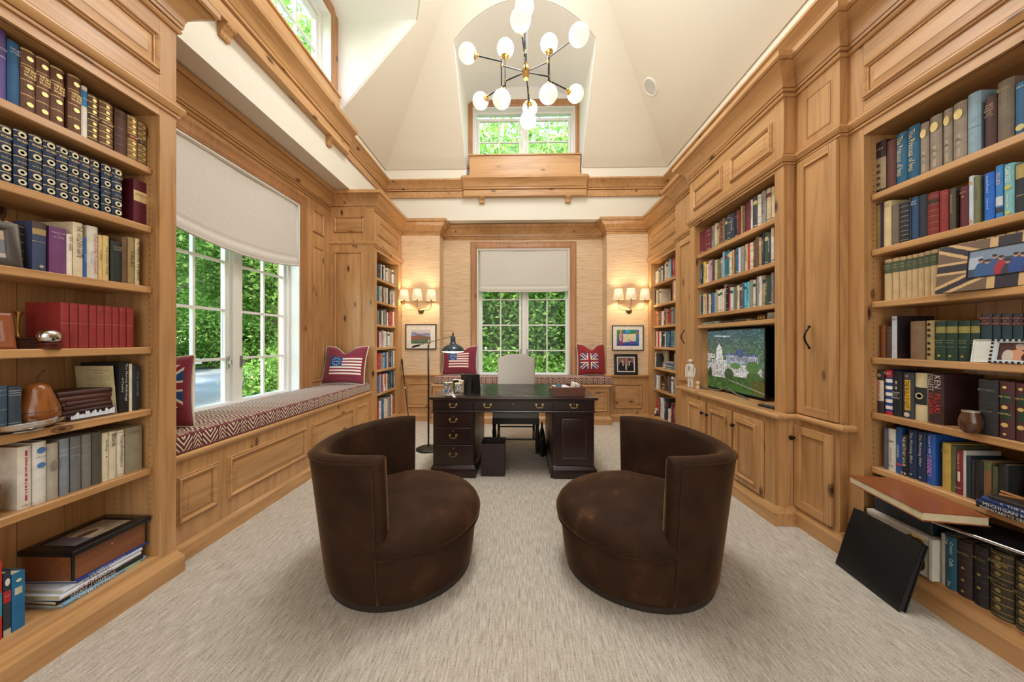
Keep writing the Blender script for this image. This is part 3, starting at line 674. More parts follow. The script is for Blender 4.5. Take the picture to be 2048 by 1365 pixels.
for y0, y1, kn in ((2.60, 2.945, 1), (2.975, 3.345, 1), (3.39, 3.745, 0)):
    d_ = None; m = MB(); m.cbox(lx-.02, lx-.0005, y0, y1, .148, .708, .003); dd = m.build('door', pine['z'], t)
    m = MB(); m.rings((lx-.02, y0+.045, .19), (0, 1, 0), (0, 0, 1), (-1, 0, 0), y1-y0-.09, .475, BOL); m.build('raised_panel', pine['z'], dd, smooth=30)
    ky = (y1-.022) if kn else (y0+.022)
    m = MB(); m.lathe([(.006, 0), (.006, .012), (.015, .016), (.017, .024), (.013, .031), (.001, .033)], n=14); m.v = [(lx-.02-z, ky+x, .60+y) for x, y, z in m.v]; m.build('knob', dl, dd, smooth=50)
# counter with bullnose, running on over the narrow units
nose = [(0, .757), (.024, .757), (.032, .762), (.037, .772), (.037, .782), (.032, .792), (.024, .797), (0, .797)]
m = MB(); m.sweep(nose, [(1.99, 4.10), (1.99, 3.945), (lx, 3.945), (lx, 2.455), (1.972, 2.455), (1.972, 2.13), (XR+.04, 2.13)], SD)
m.box(lx+.001, ux-.0, 2.456, 3.944, .758, .7965); m.box(ux+.0, bk-.005, 2.507, 3.823, .758, .7965)
tag(m.build('counter_top', pine['y'], loc=(1.83, 3.2, .757), smooth=32), 'pine counter top with rounded front edge under the television', 'counter')

# ---- tall narrow cupboard beside the near right bookcase
t = thing('tall_cupboard', 'tall narrow pine cupboard with curved black handle, right of the television', 'cupboard', (1.972, 2.32, 0))
m = MB(); m.prism([(1.972, 2.152), (2.30, 2.152), (2.30, 2.17), (2.0, 2.17), (2.0, 2.489), (1.972, 2.489)], 'z', 0, 3.09); m.build('carcass', pine['z'], t)
def shaker(t, X, y0, y1, z0, z1, fr, hy=None, hz=None, knob=False):
    m = MB(); m.box(X-.008, X-.0006, y0+.004, y1-.004, z0+.004, z1-.004); d_ = m.build('door', pine['z'], t)
    m = MB(); m.cbox(X-.022, X-.0008, y0, y0+fr, z0, z1, .003); m.build('door_stile', pine['z'], d_)
    m = MB(); m.cbox(X-.022, X-.0008, y1-fr, y1, z0, z1, .003); m.build('door_stile', pine['z'], d_)
    for a, b in ((z0, z0+fr), (z1-fr, z1)):
        m = MB(); m.cbox(X-.0215, X-.0008, y0+fr, y1-fr, a, b, .001); m.build('door_rail', pine['y'], d_)
    if knob:
        m = MB(); m.lathe([(.006, 0), (.006, .012), (.015, .016), (.017, .024), (.013, .031), (.001, .033)], n=14); m.v = [(X-.022-z, hy+x, hz+y) for x, y, z in m.v]; m.build('knob', dl, d_, smooth=50)
    elif hy:
        pts = [(X-.024-.034*math.sin(math.pi*i/12), hy, hz-.07+.14*i/12) for i in range(13)]
        m = MB(); m.tube(pts, [.0045+.002*math.sin(math.pi*i/12) for i in range(13)], 8); m.sphere((X-.026, hy, hz-.072), .009, 10, 6); m.sphere((X-.026, hy, hz+.072), .009, 10, 6); m.build('handle', dl, d_, smooth=60)
shaker(t, 1.972, 2.155, 2.455, .805, 2.56, .055, 2.345, 1.335)
shaker(t, 1.972, 2.19, 2.482, .14, .715, .055, 2.470, .622, True)
m = MB(); m.rings((1.972, 2.215, 2.70), (0, 1, 0), (0, 0, 1), (-1, 0, 0), .18, .27, [(0, 0), (0, .004), (.004, .004), (.004, -.003), (.008, .0012), (.012, .0012)]); m.build('frieze_panel', pine['z'], t)
# ---- narrow cupboard between the television unit and the far bookcase
t = thing('tall_cupboard', 'slim pine cupboard with black handle, left of the television', 'cupboard', (1.99, 4.1, 0))
m = MB(); m.box(1.99, 2.02, 3.841, 4.419, .0, 3.09); m.build('carcass', pine['z'], t)
shaker(t, 1.99, 3.90, 4.32, .83, 2.53, .06, 4.14, 1.36)

# ---------------------------------------------------------------- window seats
t = thing('window_seat', 'long pine window seat with raised panels in the left alcove', 'bench', (-2.27, 3.2, 0))
m = MB(); m.box(-2.02, -2.0, 1.892, 4.527, .0, .62); m.v = [(x, y, z) for x, y, z in m.v]; m.build('front', pine['z'], t)
m = MB(); m.box(-2.535, -2.0, 1.893, 4.51, .60, .645); m.v = m.v; ledge = [(0, .60), (.014, .602), (.024, .612), (.03, .625), (.028, .638), (.02, .645), (0, .645)]
m.sweep(ledge, [(-2.0, 1.893), (-2.0, 4.527)], SD); m.build('seat_board', pine['y'], t, smooth=32)
for y0, y1 in ((1.935, 2.205), (2.285, 3.14), (3.235, 4.05), (4.13, 4.40)):
    m = MB(); m.rings((-2.0, y0, .228), (0, 1, 0), (0, 0, 1), (1, 0, 0), y1-y0, .285, BOL); m.build('raised_panel', pine['y'], t, smooth=30)
t = thing('window_seat', 'pine window seat with raised panels below the end window', 'bench', (.05, 5.6, 0))
m = MB(); m.box(-1.38, 1.40, 5.385, Y1-.002, .0, .62); m.box(xw0+.004, xw1-.004, Y1-.003, Y2-.002, .0, .62); m.build('front', pine['z'], t)
m = MB(); ledge2 = [(a, z-.02) for a, z in ledge]
m.sweep(ledge2, [(-1.38, 5.57), (-1.38, 5.385), (1.40, 5.385), (1.40, 5.57)], SD); m.box(-1.38, 1.40, 5.386, 5.575, .60, .625); m.box(xw0+.004, xw1-.004, 5.57, Y2-.03, .60, .625); m.build('seat_board', pine['x'], t, smooth=32)
for x0, x1 in ((-1.345, -1.13), (-1.05, -.2), (-.12, .30), (.36, 1.07), (1.15, 1.375)):
    m = MB(); m.rings((x0, 5.385, .20), (1, 0, 0), (0, 0, 1), (0, -1, 0), x1-x0, .34, BOL); m.build('raised_panel', pine['x'], t, smooth=30)

def seat_pad(name, label, x0, x1, y0, y1, z0, z1, ax, extra=None):
    ikat_ = ikat if ax == 'y' else ikat_x
    """boxed seat cushion, softly rounded, with piping"""
    t = thing(name, label, 'cushion', ((x0+x1)/2, (y0+y1)/2, z0))
    bm = bmesh.new(); nx = max(2, int((x1-x0)/.06)); ny = max(2, int((y1-y0)/.06))
    mb = MB(); mb.cbox(x0, x1, y0, y1, z0, z1, .018)
    mb.build('pad_cover', ikat_, t, smooth=60)
    r = .005
    for z in (z0+.008, z1-.006):
        q = .006; mb = MB(); mb.tube([(x0+q, y0+q, z), (x1-q, y0+q, z), (x1-q, y1-q, z), (x0+q, y1-q, z)], r, 6, closed=True); mb.build('piping', maroon_cloth, t, smooth=60)
    return t
seat_pad('seat_cushion', 'long maroon and cream chevron cushion on the left window seat', -2.53, -1.985, 1.90, 4.50, .646, .757, 'y')
t = seat_pad('seat_cushion', 'maroon and cream chevron cushion below the end window', -1.37, 1.46, 5.365, 5.575, .626, .735, 'x')
mb = MB(); mb.cbox(xw0+.01, xw1-.01, 5.577, Y2-.035, .626, .735, .012); mb.build('pad_back', ikat_x, t, smooth=60)

# ---------------------------------------------------------------- roman shades
def shade(label, P, a0, a1, zt, zb, sag, d):
    t = thing('roman_shade', label, 'shade', P((a0+a1)/2, zt, 0))
    n, k = 36, 40; vs = []; fs = []
    zf = zb + .085
    for j in range(k+1):
        for i in range(n+1):
            s = i/n; u = 2*s-1
            bot = zb + sag*(u*u)
            f = j/k
            z = zt + (bot+.02-zt)*f
            out = .004*math.sin(s*9+f*3) + .012*f*f
            fz = (z-bot)                                     # the folded hem
            if fz < .11: out += .016*math.sin(min(1, (.11-fz)/.10)*math.pi)**.8 if fz > .01 else 0
            if abs(fz-.112) < .012: out -= .010
            flare = .012*(f**6)*(1 if u > 0 else -1)*abs(u)
            vs.append(P(a0+(a1-a0)*s+flare, z, -(d+out)))
    for j in range(k):
        for i in range(n): b = j*(n+1)+i; fs.append((b, b+1, b+n+2, b+n+1))
    m = MB(); m.add(vs, fs); o = m.build('shade_cloth', linen, t, smooth=180); so = o.modifiers.new('thick', 'SOLIDIFY'); so.thickness = .004
    m = MB(); m.tube([P(a0+(a1-a0)*i/n, zb + sag*((2*i/n-1)**2) + .022, -(d+.020)) for i in range(n+1)], .011, 8); m.build('hem_fold', linen, t, smooth=180)
    m = MB(); m.boxm(P, a0, a1, zt-.03, zt, -(d+.012), -(d-.025)); m.build('head_rail', linen, t)
    return t
shade('large cream linen roman shade half lowered over the left window', PL, 2.385, 3.875, 2.895, 2.085, .075, -.02)
shade('cream linen roman shade half lowered over the end window', PE, -.70, .83, 2.90, 2.135, .012, -.02)
# ---------------------------------------------------------------- swivel chairs
def tub_chair(label, loc, rz, seat_mat, zend, zback, fw=1.05):
    t = thing('swivel_chair', label, 'armchair', loc, rz, 'pair of brown velvet tub chairs')
    L = WM[t.name]
    def egg(r, a):                                       # plan curve: drawn forward, held inside the wrapped back
        x, y = r*math.cos(a), r*math.sin(a); k_ = min(1, max(0, (-math.cos(a)-.02)/.30)); k_ = 1 - .12*k_*k_*(3-2*k_)
        return (x*(fw if x > 0 else 1.0)*k_, y*k_)
    def ring_loft(prof, n=64, name='', mat=None, cap=(True, True), full=False):
        vs = []
        for r, z in prof: vs += [(*(egg(r, 2*math.pi*k/n) if not full or math.cos(2*math.pi*k/n) > 0 else (r*math.cos(2*math.pi*k/n), r*math.sin(2*math.pi*k/n))), z) for k in range(n)]
        fs = [(i*n+k, i*n+(k+1) % n, (i+1)*n+(k+1) % n, (i+1)*n+k) for i in range(len(prof)-1) for k in range(n)]
        if cap[0]: fs.append(tuple(range(n))[::-1])
        if cap[1]: fs.append(tuple((len(prof)-1)*n+k for k in range(n)))
        m = MB(L); m.add(vs, fs); return m.build(name, mat, t, smooth=50)
    ring_loft([(.376, 0), (.384, .004), (.384, .034), (.37, .038)], name='plinth', mat=flat('dark_plinth', '#2B211D', .45), full=True)
    ring_loft([(.376, .036), (.390, .040), (.395, .06), (.405, .15), (.412, .23), (.414, .272), (.40, .279)], name='base_drum', mat=velvet)
    ring_loft([(.40, .275), (.424, .279), (.438, .295), (.442, .325), (.428, .36), (.405, .388), (.36, .412), (.28, .432), (.18, .445), (.09, .450), (.001, .452)], name='seat_cushion', mat=seat_mat, cap=(True, False))
    m = MB(L); m.tube([(*egg(.431, 2*math.pi*k/64), .278) for k in range(64)], .0055, 6, closed=True); m.build('seat_piping', velvet, t, smooth=180)
    # wrapped back, thick and flaring towards the top
    n = 44; A = R(85); vs = []; fs = []; sec = 22
    def zt(a):
        q = abs(a)/A; return zback + (zend-zback)*(q*q*(3-2*q))
    def section(a):
        z1 = zt(a); th0, th1 = .08, .08; out = []
        out.append((.393, .042)); out.append((.401, .06))
        for k in range(1, 7): f = k/7; out.append((.401+.073*f, .06+(z1-.03-.06)*f))
        ro = .474; rr = .032                                  # rolled top
        for k in range(0, 7):
            b = math.pi*k/6; cx = ro-th1/2; out.append((cx+th1/2*math.cos(b), z1-.03+.030*math.sin(b)))
        ri = ro-th1
        for k in range(1, 6): f = k/6; out.append((ri-.045*f, z1-.03-(z1-.03-.30)*f))
        out.append((ri-.05, .29)); out.append((ri-.05, .05))
        return out
    S0 = section(0); k = len(S0)
    for i in range(n+1):
        a = -A + 2*A*i/n; ang = math.pi + a
        vs += [(r*math.cos(ang), r*math.sin(ang), z) for r, z in section(a)]
    for i in range(n):
        fs += [(i*k+j, i*k+(j+1) % k, (i+1)*k+(j+1) % k, (i+1)*k+j) for j in range(k)]
    # puffed arm fronts
    for end, sg in ((0, -1), (n, 1)):
        a = -A + 2*A*end/n; ang = math.pi + a; tang = Vector((-math.sin(ang), math.cos(ang), 0)) * sg
        S = section(a); cz = sum(z for r, z in S)/k; cr = sum(r for r, z in S)/k; b0 = end*k
        prev = list(range(b0, b0+k))
        for sc_, off in ((.97, .016), (.84, .034), (.55, .046)):
            st = len(vs)
            vs += [tuple(Vector(((cr_*math.cos(ang)), (cr_*math.sin(ang)), z)) + tang*off) for cr_, z in [((r-(S[0][0]*0+mid))*sc_+mid, z+(cz-z)*.02*(1-sc_)) for (r, z), mid in zip(S, [(.401+.073*max(0, min(1, (z-.06)/.67)))-.05 for r, z in S])]]
            cur = list(range(st, st+k)); fs += [(prev[j], prev[(j+1) % k], cur[(j+1) % k], cur[j]) for j in range(k)]; prev = cur
        fs.append(tuple(prev))
    m = MB(L); m.add(vs, fs); m.build('wrapped_back', velvet, t, smooth=60)
    # piping along the outer top edge and down the arm fronts
    m = MB(L); pts = []
    for i in range(n+1):
        a = -A+2*A*i/n; ang = math.pi+a; r = .476; pts.append((r*math.cos(ang), r*math.sin(ang), zt(a)-.028))
    m.tube(pts, .0055, 6); m.build('top_piping', velvet, t, smooth=180)
    for sg in (-1, 1):
        a = sg*A; ang = math.pi+a; m = MB(L)
        pts = [(r*math.cos(ang)-.002*sg*math.sin(ang), r*math.sin(ang)+.002*sg*math.cos(ang), z) for r, z in [(.400+.074*f/10, .05+(zend-.03-.05)*f/10) for f in range(11)]]
        m.tube(pts, .005, 6); m.build('arm_piping', velvet, t, smooth=180)
    return t
tub_chair('brown velvet tub chair on the left, facing right', (-.70, 2.008, 0), R(8), velvet, .775, .735, 1.05)
tub_chair('brown velvet tub chair on the right with a worn pale patch on its seat', (.71, 2.03, 0), R(178), velvet_worn, .775, .735, 1.12)

# ---------------------------------------------------------------- partners' desk
def bail(t, x, y, z, w=.062):
    h = MB(); br = MATS['aged_brass'] if 'aged_brass' in MATS else flat('aged_brass', '#A58B5C', .35, .9)
    for s in (-1, 1): h.lathe([(.001, -.007), (.012, -.005), (.013, 0), (.012, .0)], (x+s*w/2, y, z), 12, axis='y')
    pts = [(x-w/2, y-.012, z), (x-w/2+.002, y-.018, z-.014), (x-w/2+.014, y-.019, z-.027), (x-.008, y-.019, z-.022), (x, y-.019, z-.025), (x+.008, y-.019, z-.022), (x+w/2-.014, y-.019, z-.027), (x+w/2-.002, y-.018, z-.014), (x+w/2, y-.012, z)]
    h.tube(pts, .0032, 6); return h, br
def drawer(t, x0, x1, z0, z1, y, handles, hole=True):
    m = MB(); m.cbox(x0, x1, y-.012, y-.0005, z0, z1, .003); d = m.build('drawer', mahog['x'], t)
    for hx in handles:
        h, br = bail(t, hx, y-.0125, (z0+z1)/2+.008); h.build('handle', br, d, smooth=50)
    if hole:
        m = MB(); m.lathe([(.006, -.0012), (.007, 0)], ((x0+x1)/2, y-.0122, z1-.03), 12, axis='y'); m.build('keyhole', flat('aged_brass', '#A58B5C', .35, .9), d)
def desk():
    x0, x1, y0, y1, zt = -.85, .72, 3.25, 4.25, .775
    t = thing('pedestal_desk', 'dark mahogany pedestal desk with black leather top', 'desk', ((x0+x1)/2, (y0+y1)/2, 0))
    m = MB(); m.cbox(x0-.02, x1+.02, y0-.02, y1+.02, zt-.028, zt-.0005, .009); m.build('top_frame', mahog['x'], t, smooth=40)
    def lt():
        mm, nt, b = newmat('black_leather'); no = nd(nt, 'ShaderNodeTexNoise', i_Scale=160.0, i_Detail=3.0); nt.links.new(coords(nt), no.inputs['Vector'])
        no2 = nd(nt, 'ShaderNodeTexNoise', i_Scale=6.0, i_Detail=4.0); nt.links.new(coords(nt), no2.inputs['Vector'])
        nt.links.new(ramp(nt, no2.outputs['Fac'], [(.3, lin('#15181A')), (.7, lin('#23282A'))]), b.inputs['Base Color'])
        nt.links.new(ramp(nt, no2.outputs['Fac'], [(.3, (.2, .2, .2)), (.7, (.34, .34, .34))]), b.inputs['Roughness']); bump(nt, b, no.outputs['Fac'], .15, .0006); return mm
    bl = lt()
    for a, b in ((x0+.06, x0+.34), (x0+.355, x1-.355), (x1-.34, x1-.06)):
        m = MB(); m.cbox(a, b, y0+.05, y1-.05, zt-.0008, zt+.0012, .0008); m.build('leather_panel', bl, t)
    for a, b in ((x0+.06, x0+.34), (x0+.355, x1-.355), (x1-.34, x1-.06)):
        m = MB(); m.rings((a+.012, y0+.062, zt+.0013), (1, 0, 0), (0, 1, 0), (0, 0, 1), b-a-.024, y1-y0-.124, [(0, 0), (0, .0003), (.003, .0003), (.003, 0)], cap=False); m.build('tooled_line', flat('dull_gilt', '#5E4C2C', .5, .3), t)
    m = MB(); m.box(x0+.012, x1-.012, y0+.012, y1-.012, .640, zt-.028); m.build('frieze', mahog['x'], t)
    m = MB(); m.cbox(x0+.0, x1-.0, y0-.002, y1+.002, .628, .641, .004); m.build('frieze_moulding', mahog['x'], t)
    drawer(t, x0+.022, x0+.395, .650, .738, y0+.012, [x0+.21]); drawer(t, x0+.408, x1-.408, .650, .738, y0+.012, [x0+.54, x1-.535]); drawer(t, x1-.395, x1-.022, .650, .738, y0+.012, [x1-.21])
    for a, b, kind in ((x0+.015, x0+.405, 'drawers'), (x1-.405, x1-.015, 'door')):
        m = MB(); m.box(a, b, y0+.018, y1-.018, .115, .630); p = m.build('pedestal', mahog['z'], t)
        m = MB()
        pr = [(0, 0), (.024, 0), (.024, .085), (.018, .094), (.010, .105), (.006, .116), (0, .12)]
        m.sweep(pr, [(a, y0+.02), (b, y0+.02), (b, y1-.02), (a, y1-.02), (a, y0+.021)], -1); m.build('plinth', mahog['x'], p, smooth=35)
        if kind == 'drawers':
            for z0, z1 in ((.488, .618), (.322, .476), (.135, .310)): drawer(t, a+.022, b-.02, z0, z1, y0+.018, [(a+b)/2])
            # reeded boards of the inner side
            for q in range(9): yy = y0+.06+q*.1; m = MB(); m.cbox(b-.001, b+.006, yy, yy+.09, .14, .61, .003); m.build('side_board', mahog['z'], p)
        else:
            m = MB(); m.cbox(a+.03, b-.01, y0+.004, y0+.0175, .130, .618, .003); dd = m.build('door', mahog['z'], t)
            m = MB(); m.rings((a+.085, y0+.004, .185), (1, 0, 0), (0, 0, 1), (0, -1, 0), b-a-.155, .385, [(0, 0), (.001, .005), (.008, .007), (.014, .003), (.018, -.0), (.022, .0006)]); m.build('door_panel', mahog['z'], dd, smooth=30)
            for q in range(9): yy = y0+.06+q*.1; m = MB(); m.cbox(a-.006, a+.001, yy, yy+.09, .14, .61, .003); m.build('side_board', mahog['z'], p)
    for x in (x0+.06, x0+.36, x1-.36, x1-.06):
        for y in (y0+.06, y1-.06): m = MB(); m.lathe([(.02, 0), (.02, .004), (.015, .006)], (x, y, 0), 10); m.build('foot', blackm, t)
desk()
# desk chair, seen through the kneehole
def desk_chair():
    cx = -.05; t = thing('desk_chair', 'high-backed grey upholstered chair with dark turned legs behind the desk', 'chair', (cx, 4.3, 0))
    n = 20; W, Hh = .25, .62
    def top(s): return .055*(math.cos(s*math.pi*.5)**.6 if abs(s) < .999 else 0)
    vs = []; fs = []; prof = [0, .3, .6, .85, 1.0]
    m = MB()
    def outline(k):
        pts = [(-W, .50)]
        for i in range(n+1):
            s = -1+2*i/n; q_ = min(1, max(0, (abs(s)-.42)/.5)); sh = .048*(1-q_*q_*(3-2*q_)); pts.append((W*s, 1.085+sh))
        pts.append((W, .50)); return pts
    ol = outline(0); k = len(ol); ctr = (0, .8)
    for d, sc_ in ((0, .93), (.008, .98), (.02, 1.0), (.06, 1.0), (.072, .98), (.08, .93)):
        vs += [(cx+ctr[0]+(x-ctr[0])*sc_, 4.56+d+(.05*((z-.5)/.6)), ctr[1]+(z-ctr[1])*(1-(1-sc_)*.5)) for x, z in ol]
    fs = [(i*k+j, i*k+(j+1) % k, (i+1)*k+(j+1) % k, (i+1)*k+j) for i in range(5) for j in range(k)] + [tuple(range(k))[::-1], tuple(5*k+j for j in range(k))]
    m.add(vs, fs); m.build('backrest', grey_cloth, t, smooth=45)
    m = MB(); m.cbox(cx-.27, cx+.27, 3.96, 4.56, .40, .49, .03); m.build('seat', grey_cloth, t, smooth=50)
    dw = flat('ebonised_wood', '#1E1512', .35)
    m = MB(); m.box(cx-.272, cx+.272, 3.958, 3.975, .345, .41); m.box(cx-.272, cx-.25, 3.975, 4.56, .345, .41); m.box(cx+.25, cx+.272, 3.975, 4.56, .345, .41); m.build('apron', dw, t)
    for sx in (-1, 1):
        m = MB(); m.lathe([(.022, 0), (.016, .02), (.020, .06), (.024, .10), (.017, .14), (.021, .18), (.025, .25), (.019, .30), (.024, .345)], (cx+sx*.25, 3.985, 0), 12); m.build('leg', dw, t, smooth=60)
        m = MB(); m.tube([(cx+sx*.235, 4.60, 0), (cx+sx*.235, 4.55, .25), (cx+sx*.235, 4.555, .5)], .017, 8); m.build('leg', dw, t, smooth=60)
        m = MB(); m.tube([(cx+sx*.245, 3.99, .10), (cx+sx*.237, 4.585, .10)], .010, 8); m.build('stretcher', dw, t, smooth=60)
    m = MB(); m.tube([(cx-.24, 4.2, .10), (cx+.24, 4.2, .10)], .010, 8); m.build('stretcher', dw, t, smooth=60)
    m = MB(); m.tube([(cx-.235, 4.585, .16), (cx+.235, 4.585, .16)], .010, 8); m.build('stretcher', dw, t, smooth=60)
desk_chair()
def bin_():
    t = thing('waste_bin', 'square dark leather waste bin beside the desk drawers', 'bin', (-.262, 3.41, 0)); M = Matrix.Translation((-.262, 3.41, 0)); a, b, h, w = .115, .117, .315, .006
    lea = flat('maroon_leather', '#2B191B', .5, var=.15)
    for nm, bx in (('front_board', (-a, a, -b, -b+w, 0, h)), ('rear_board', (-a, a, b-w, b, 0, h)), ('side_board', (-a, -a+w, -b+w, b-w, 0, h)), ('side_board', (a-w, a, -b+w, b-w, 0, h)), ('bottom', (-a+w, a-w, -b+w, b-w, 0, w))):
        m = MB(M); m.cbox(*bx, .0015); m.build(nm, lea if nm != 'bottom' else blackm, t)
bin_()
# dark bag in the kneehole
t = thing('shoulder_bag', 'dark leather bag slumped inside the desk kneehole', 'bag', (.258, 4.0, 0))
m = MB()
for (z, w, d) in ((0, .055, .12),): pass
prof = [(.001, 0), (.9, .0), (1.0, .12), (1.0, .5), (.85, .75), (.55, .92), (.2, 1.0), (.001, 1.0)]
m.lathe([(r, z*.30) for r, z in prof], (.258, 4.0, 0), 20, sx=.038, sy=.15); m.build('bag_body', flat('black_leather_bag', '#15120F', .4), t, smooth=60)
m = MB(); m.tube([(.258, 3.9, .24), (.258, 3.93, .33), (.258, 4.0, .36), (.258, 4.07, .33), (.258, 4.1, .24)], .007, 6); m.build('bag_handle', blackm, t, smooth=60)

# ---------------------------------------------------------------- floor lamp
def floor_lamp():
    x, y = -1.105, 4.10; t = thing('floor_lamp', 'black swing-arm floor lamp with slate dome shade left of the desk', 'lamp', (x, y, 0))
    m = MB(); m.lathe([(.145, 0), (.148, .004), (.148, .014), (.14, .02), (.04, .024), (.02, .03), (.012, .04)], (x, y, 0), 36); m.build('base', blackm, t, smooth=40)
    m = MB(); m.tube([(x, y, .03), (x, y, 1.30)], .011, 10); m.build('pole', blackm, t, smooth=60)
    a = onY(829, 693.4, y-.02); b = onY(906, 672.0, y-.02); j = onY(857.6, 685, y-.02); u = (b-a).normalized()
    m = MB(); m.tube([a + u*.07, b], .005, 8); m.build('arm', nickel, t, smooth=60)
    m = MB(); m.tube([a - u*.03, a-u*.02, a + u*.06, a+u*.075], [.008, .013, .012, .006], 12); m.build('counterweight', blackm, t, smooth=40)
    m = MB(); m.lathe([(.014, -.02), (.014, .035), (.008, .04)], (x, y, 1.285), 14); m.sphere(tuple(j), .014, 12, 8); m.build('joint', nickel, t, smooth=50)
    c = Vector((b.x, b.y, 0)); sl = flat('slate_enamel', '#39474F', .25, .3, coat=.3)
    zb = onY(906, 703, y-.02).z
    pr = [(.133, 0), (.134, .004), (.128, .03), (.105, .058), (.07, .078), (.040, .092), (.030, .115), (.029, .165), (.022, .178), (.001, .182)]
    m = MB(); m.lathe([(r, z) for r, z in pr], (c.x, c.y, zb), 36, cap=False); sh = m.build('lamp_shade', sl, t, smooth=50); so = sh.modifiers.new('thick', 'SOLIDIFY'); so.thickness = .003
    m = MB(); m.sphere((c.x, c.y, zb+.045), .03, 14, 10); m.build('bulb', glow('lamp_bulb', (1, .95, .85), 14), sh, smooth=180)
    m = MB(); m.lathe([(.128, .002), (.122, -.008), (.09, -.016), (.001, -.020)], (c.x, c.y, zb), 32); m.build('diffuser', glow('lamp_diffuser', (1, .97, .92), 3.0), sh, smooth=60)
    m = MB(); m.tube([b, (c.x, c.y, zb+.20), (c.x, c.y, zb+.175)], .008, 8); m.build('swivel', nickel, t, smooth=60)
    m = MB(); m.tube([(c.x, c.y, zb+.18), (c.x, c.y, zb+.225)], .009, 8); m.build('switch', blackm, t, smooth=60)
floor_lamp()
lamp('floor_lamp_light', 'POINT', (onY(906, 703, 4.08).x, 4.08, onY(906, 703, 4.08).z-.04), (0, 0, 0), 9, (1, .93, .82), .03)

# ---------------------------------------------------------------- wall lamps
shade_m = glow('lit_paper_shade', (1, .72, .40), .42, (.9, .8, .62))
def sconce(label, xp, zp, xs, zs):
    ab = flat('antique_brass', '#8E7A5A', .3, .9)
    t = thing('wall_lamp', label, 'lamp', (xp, Y1, zp), 0, 'three-light wall lamps')
    m = MB(); m.lathe([(.05, 0), (.052, -.004), (.046, -.012), (.030, -.018), (.018, -.03), (.001, -.032)], (xp, Y1, zp), 28, axis='y'); m.build('back_plate', ab, t, smooth=50)
    for i, x in enumerate(xs):
        yy = Y1-.13 if i != 1 else Y1-.20
        pts = []
        x0 = xp; y0 = Y1-.03
        for k in range(13):
            f = k/12
            if i == 1: pts.append((x0+(x-x0)*min(1, f*2), y0+(yy-y0)*math.sin(min(1, f*1.6)*math.pi/2), zp+(zs-zp)*(f**2.2)))
            else:
                px_ = x0+(x-x0)*math.sin(min(1, f*1.25)*math.pi/2); pts.append((px_, y0+(yy-y0)*min(1, f*1.5), zp+.004+(zs-zp)*(max(0, f-.45)/.55)**1.6))
        pts.append((x, yy, zs+.03)); m = MB(); m.tube(pts, .0042, 8); m.build('arm', ab, t, smooth=60)
        m = MB(); m.lathe([(.001, 0), (.016, 0), (.018, .005), (.010, .009), (.009, .03)], (x, yy, zs), 14); m.build('candle_cup', ab, t, smooth=50)
        m = MB(); m.lathe([(.083, 0), (.060, .165)], (x, yy, zs+.01), 28, cap=False); s_ = m.build('lamp_shade', shade_m, t, smooth=60); so = s_.modifiers.new('thick', 'SOLIDIFY'); so.thickness = .0015
        m = MB(); m.tube([(x+.083*math.cos(a*math.pi/14), yy+.083*math.sin(a*math.pi/14), zs+.01) for a in range(28)], .0018, 5, closed=True); m.build('shade_rim', flat('cream_trim', '#F0DDB8', .7), s_)
        lamp('wall_lamp_light', 'POINT', (x, yy, zs+.10), (0, 0, 0), 6.5, (1, .80, .55), .03)
zsc = onY(841, 641.5, 5.45).z
sconce('brass three-shade wall lamp on the left wing over the landscape picture', -1.625, onY(841, 621.7, 5.57).z, (-1.865, -1.63, -1.425), onY(841, 602.0, 5.45).z)
sconce('brass three-shade wall lamp on the right wing over the colourful picture', 1.765, onY(1255, 621.7, 5.57).z, (1.56, 1.735, 1.975), onY(1263, 600.5, 5.45).z)

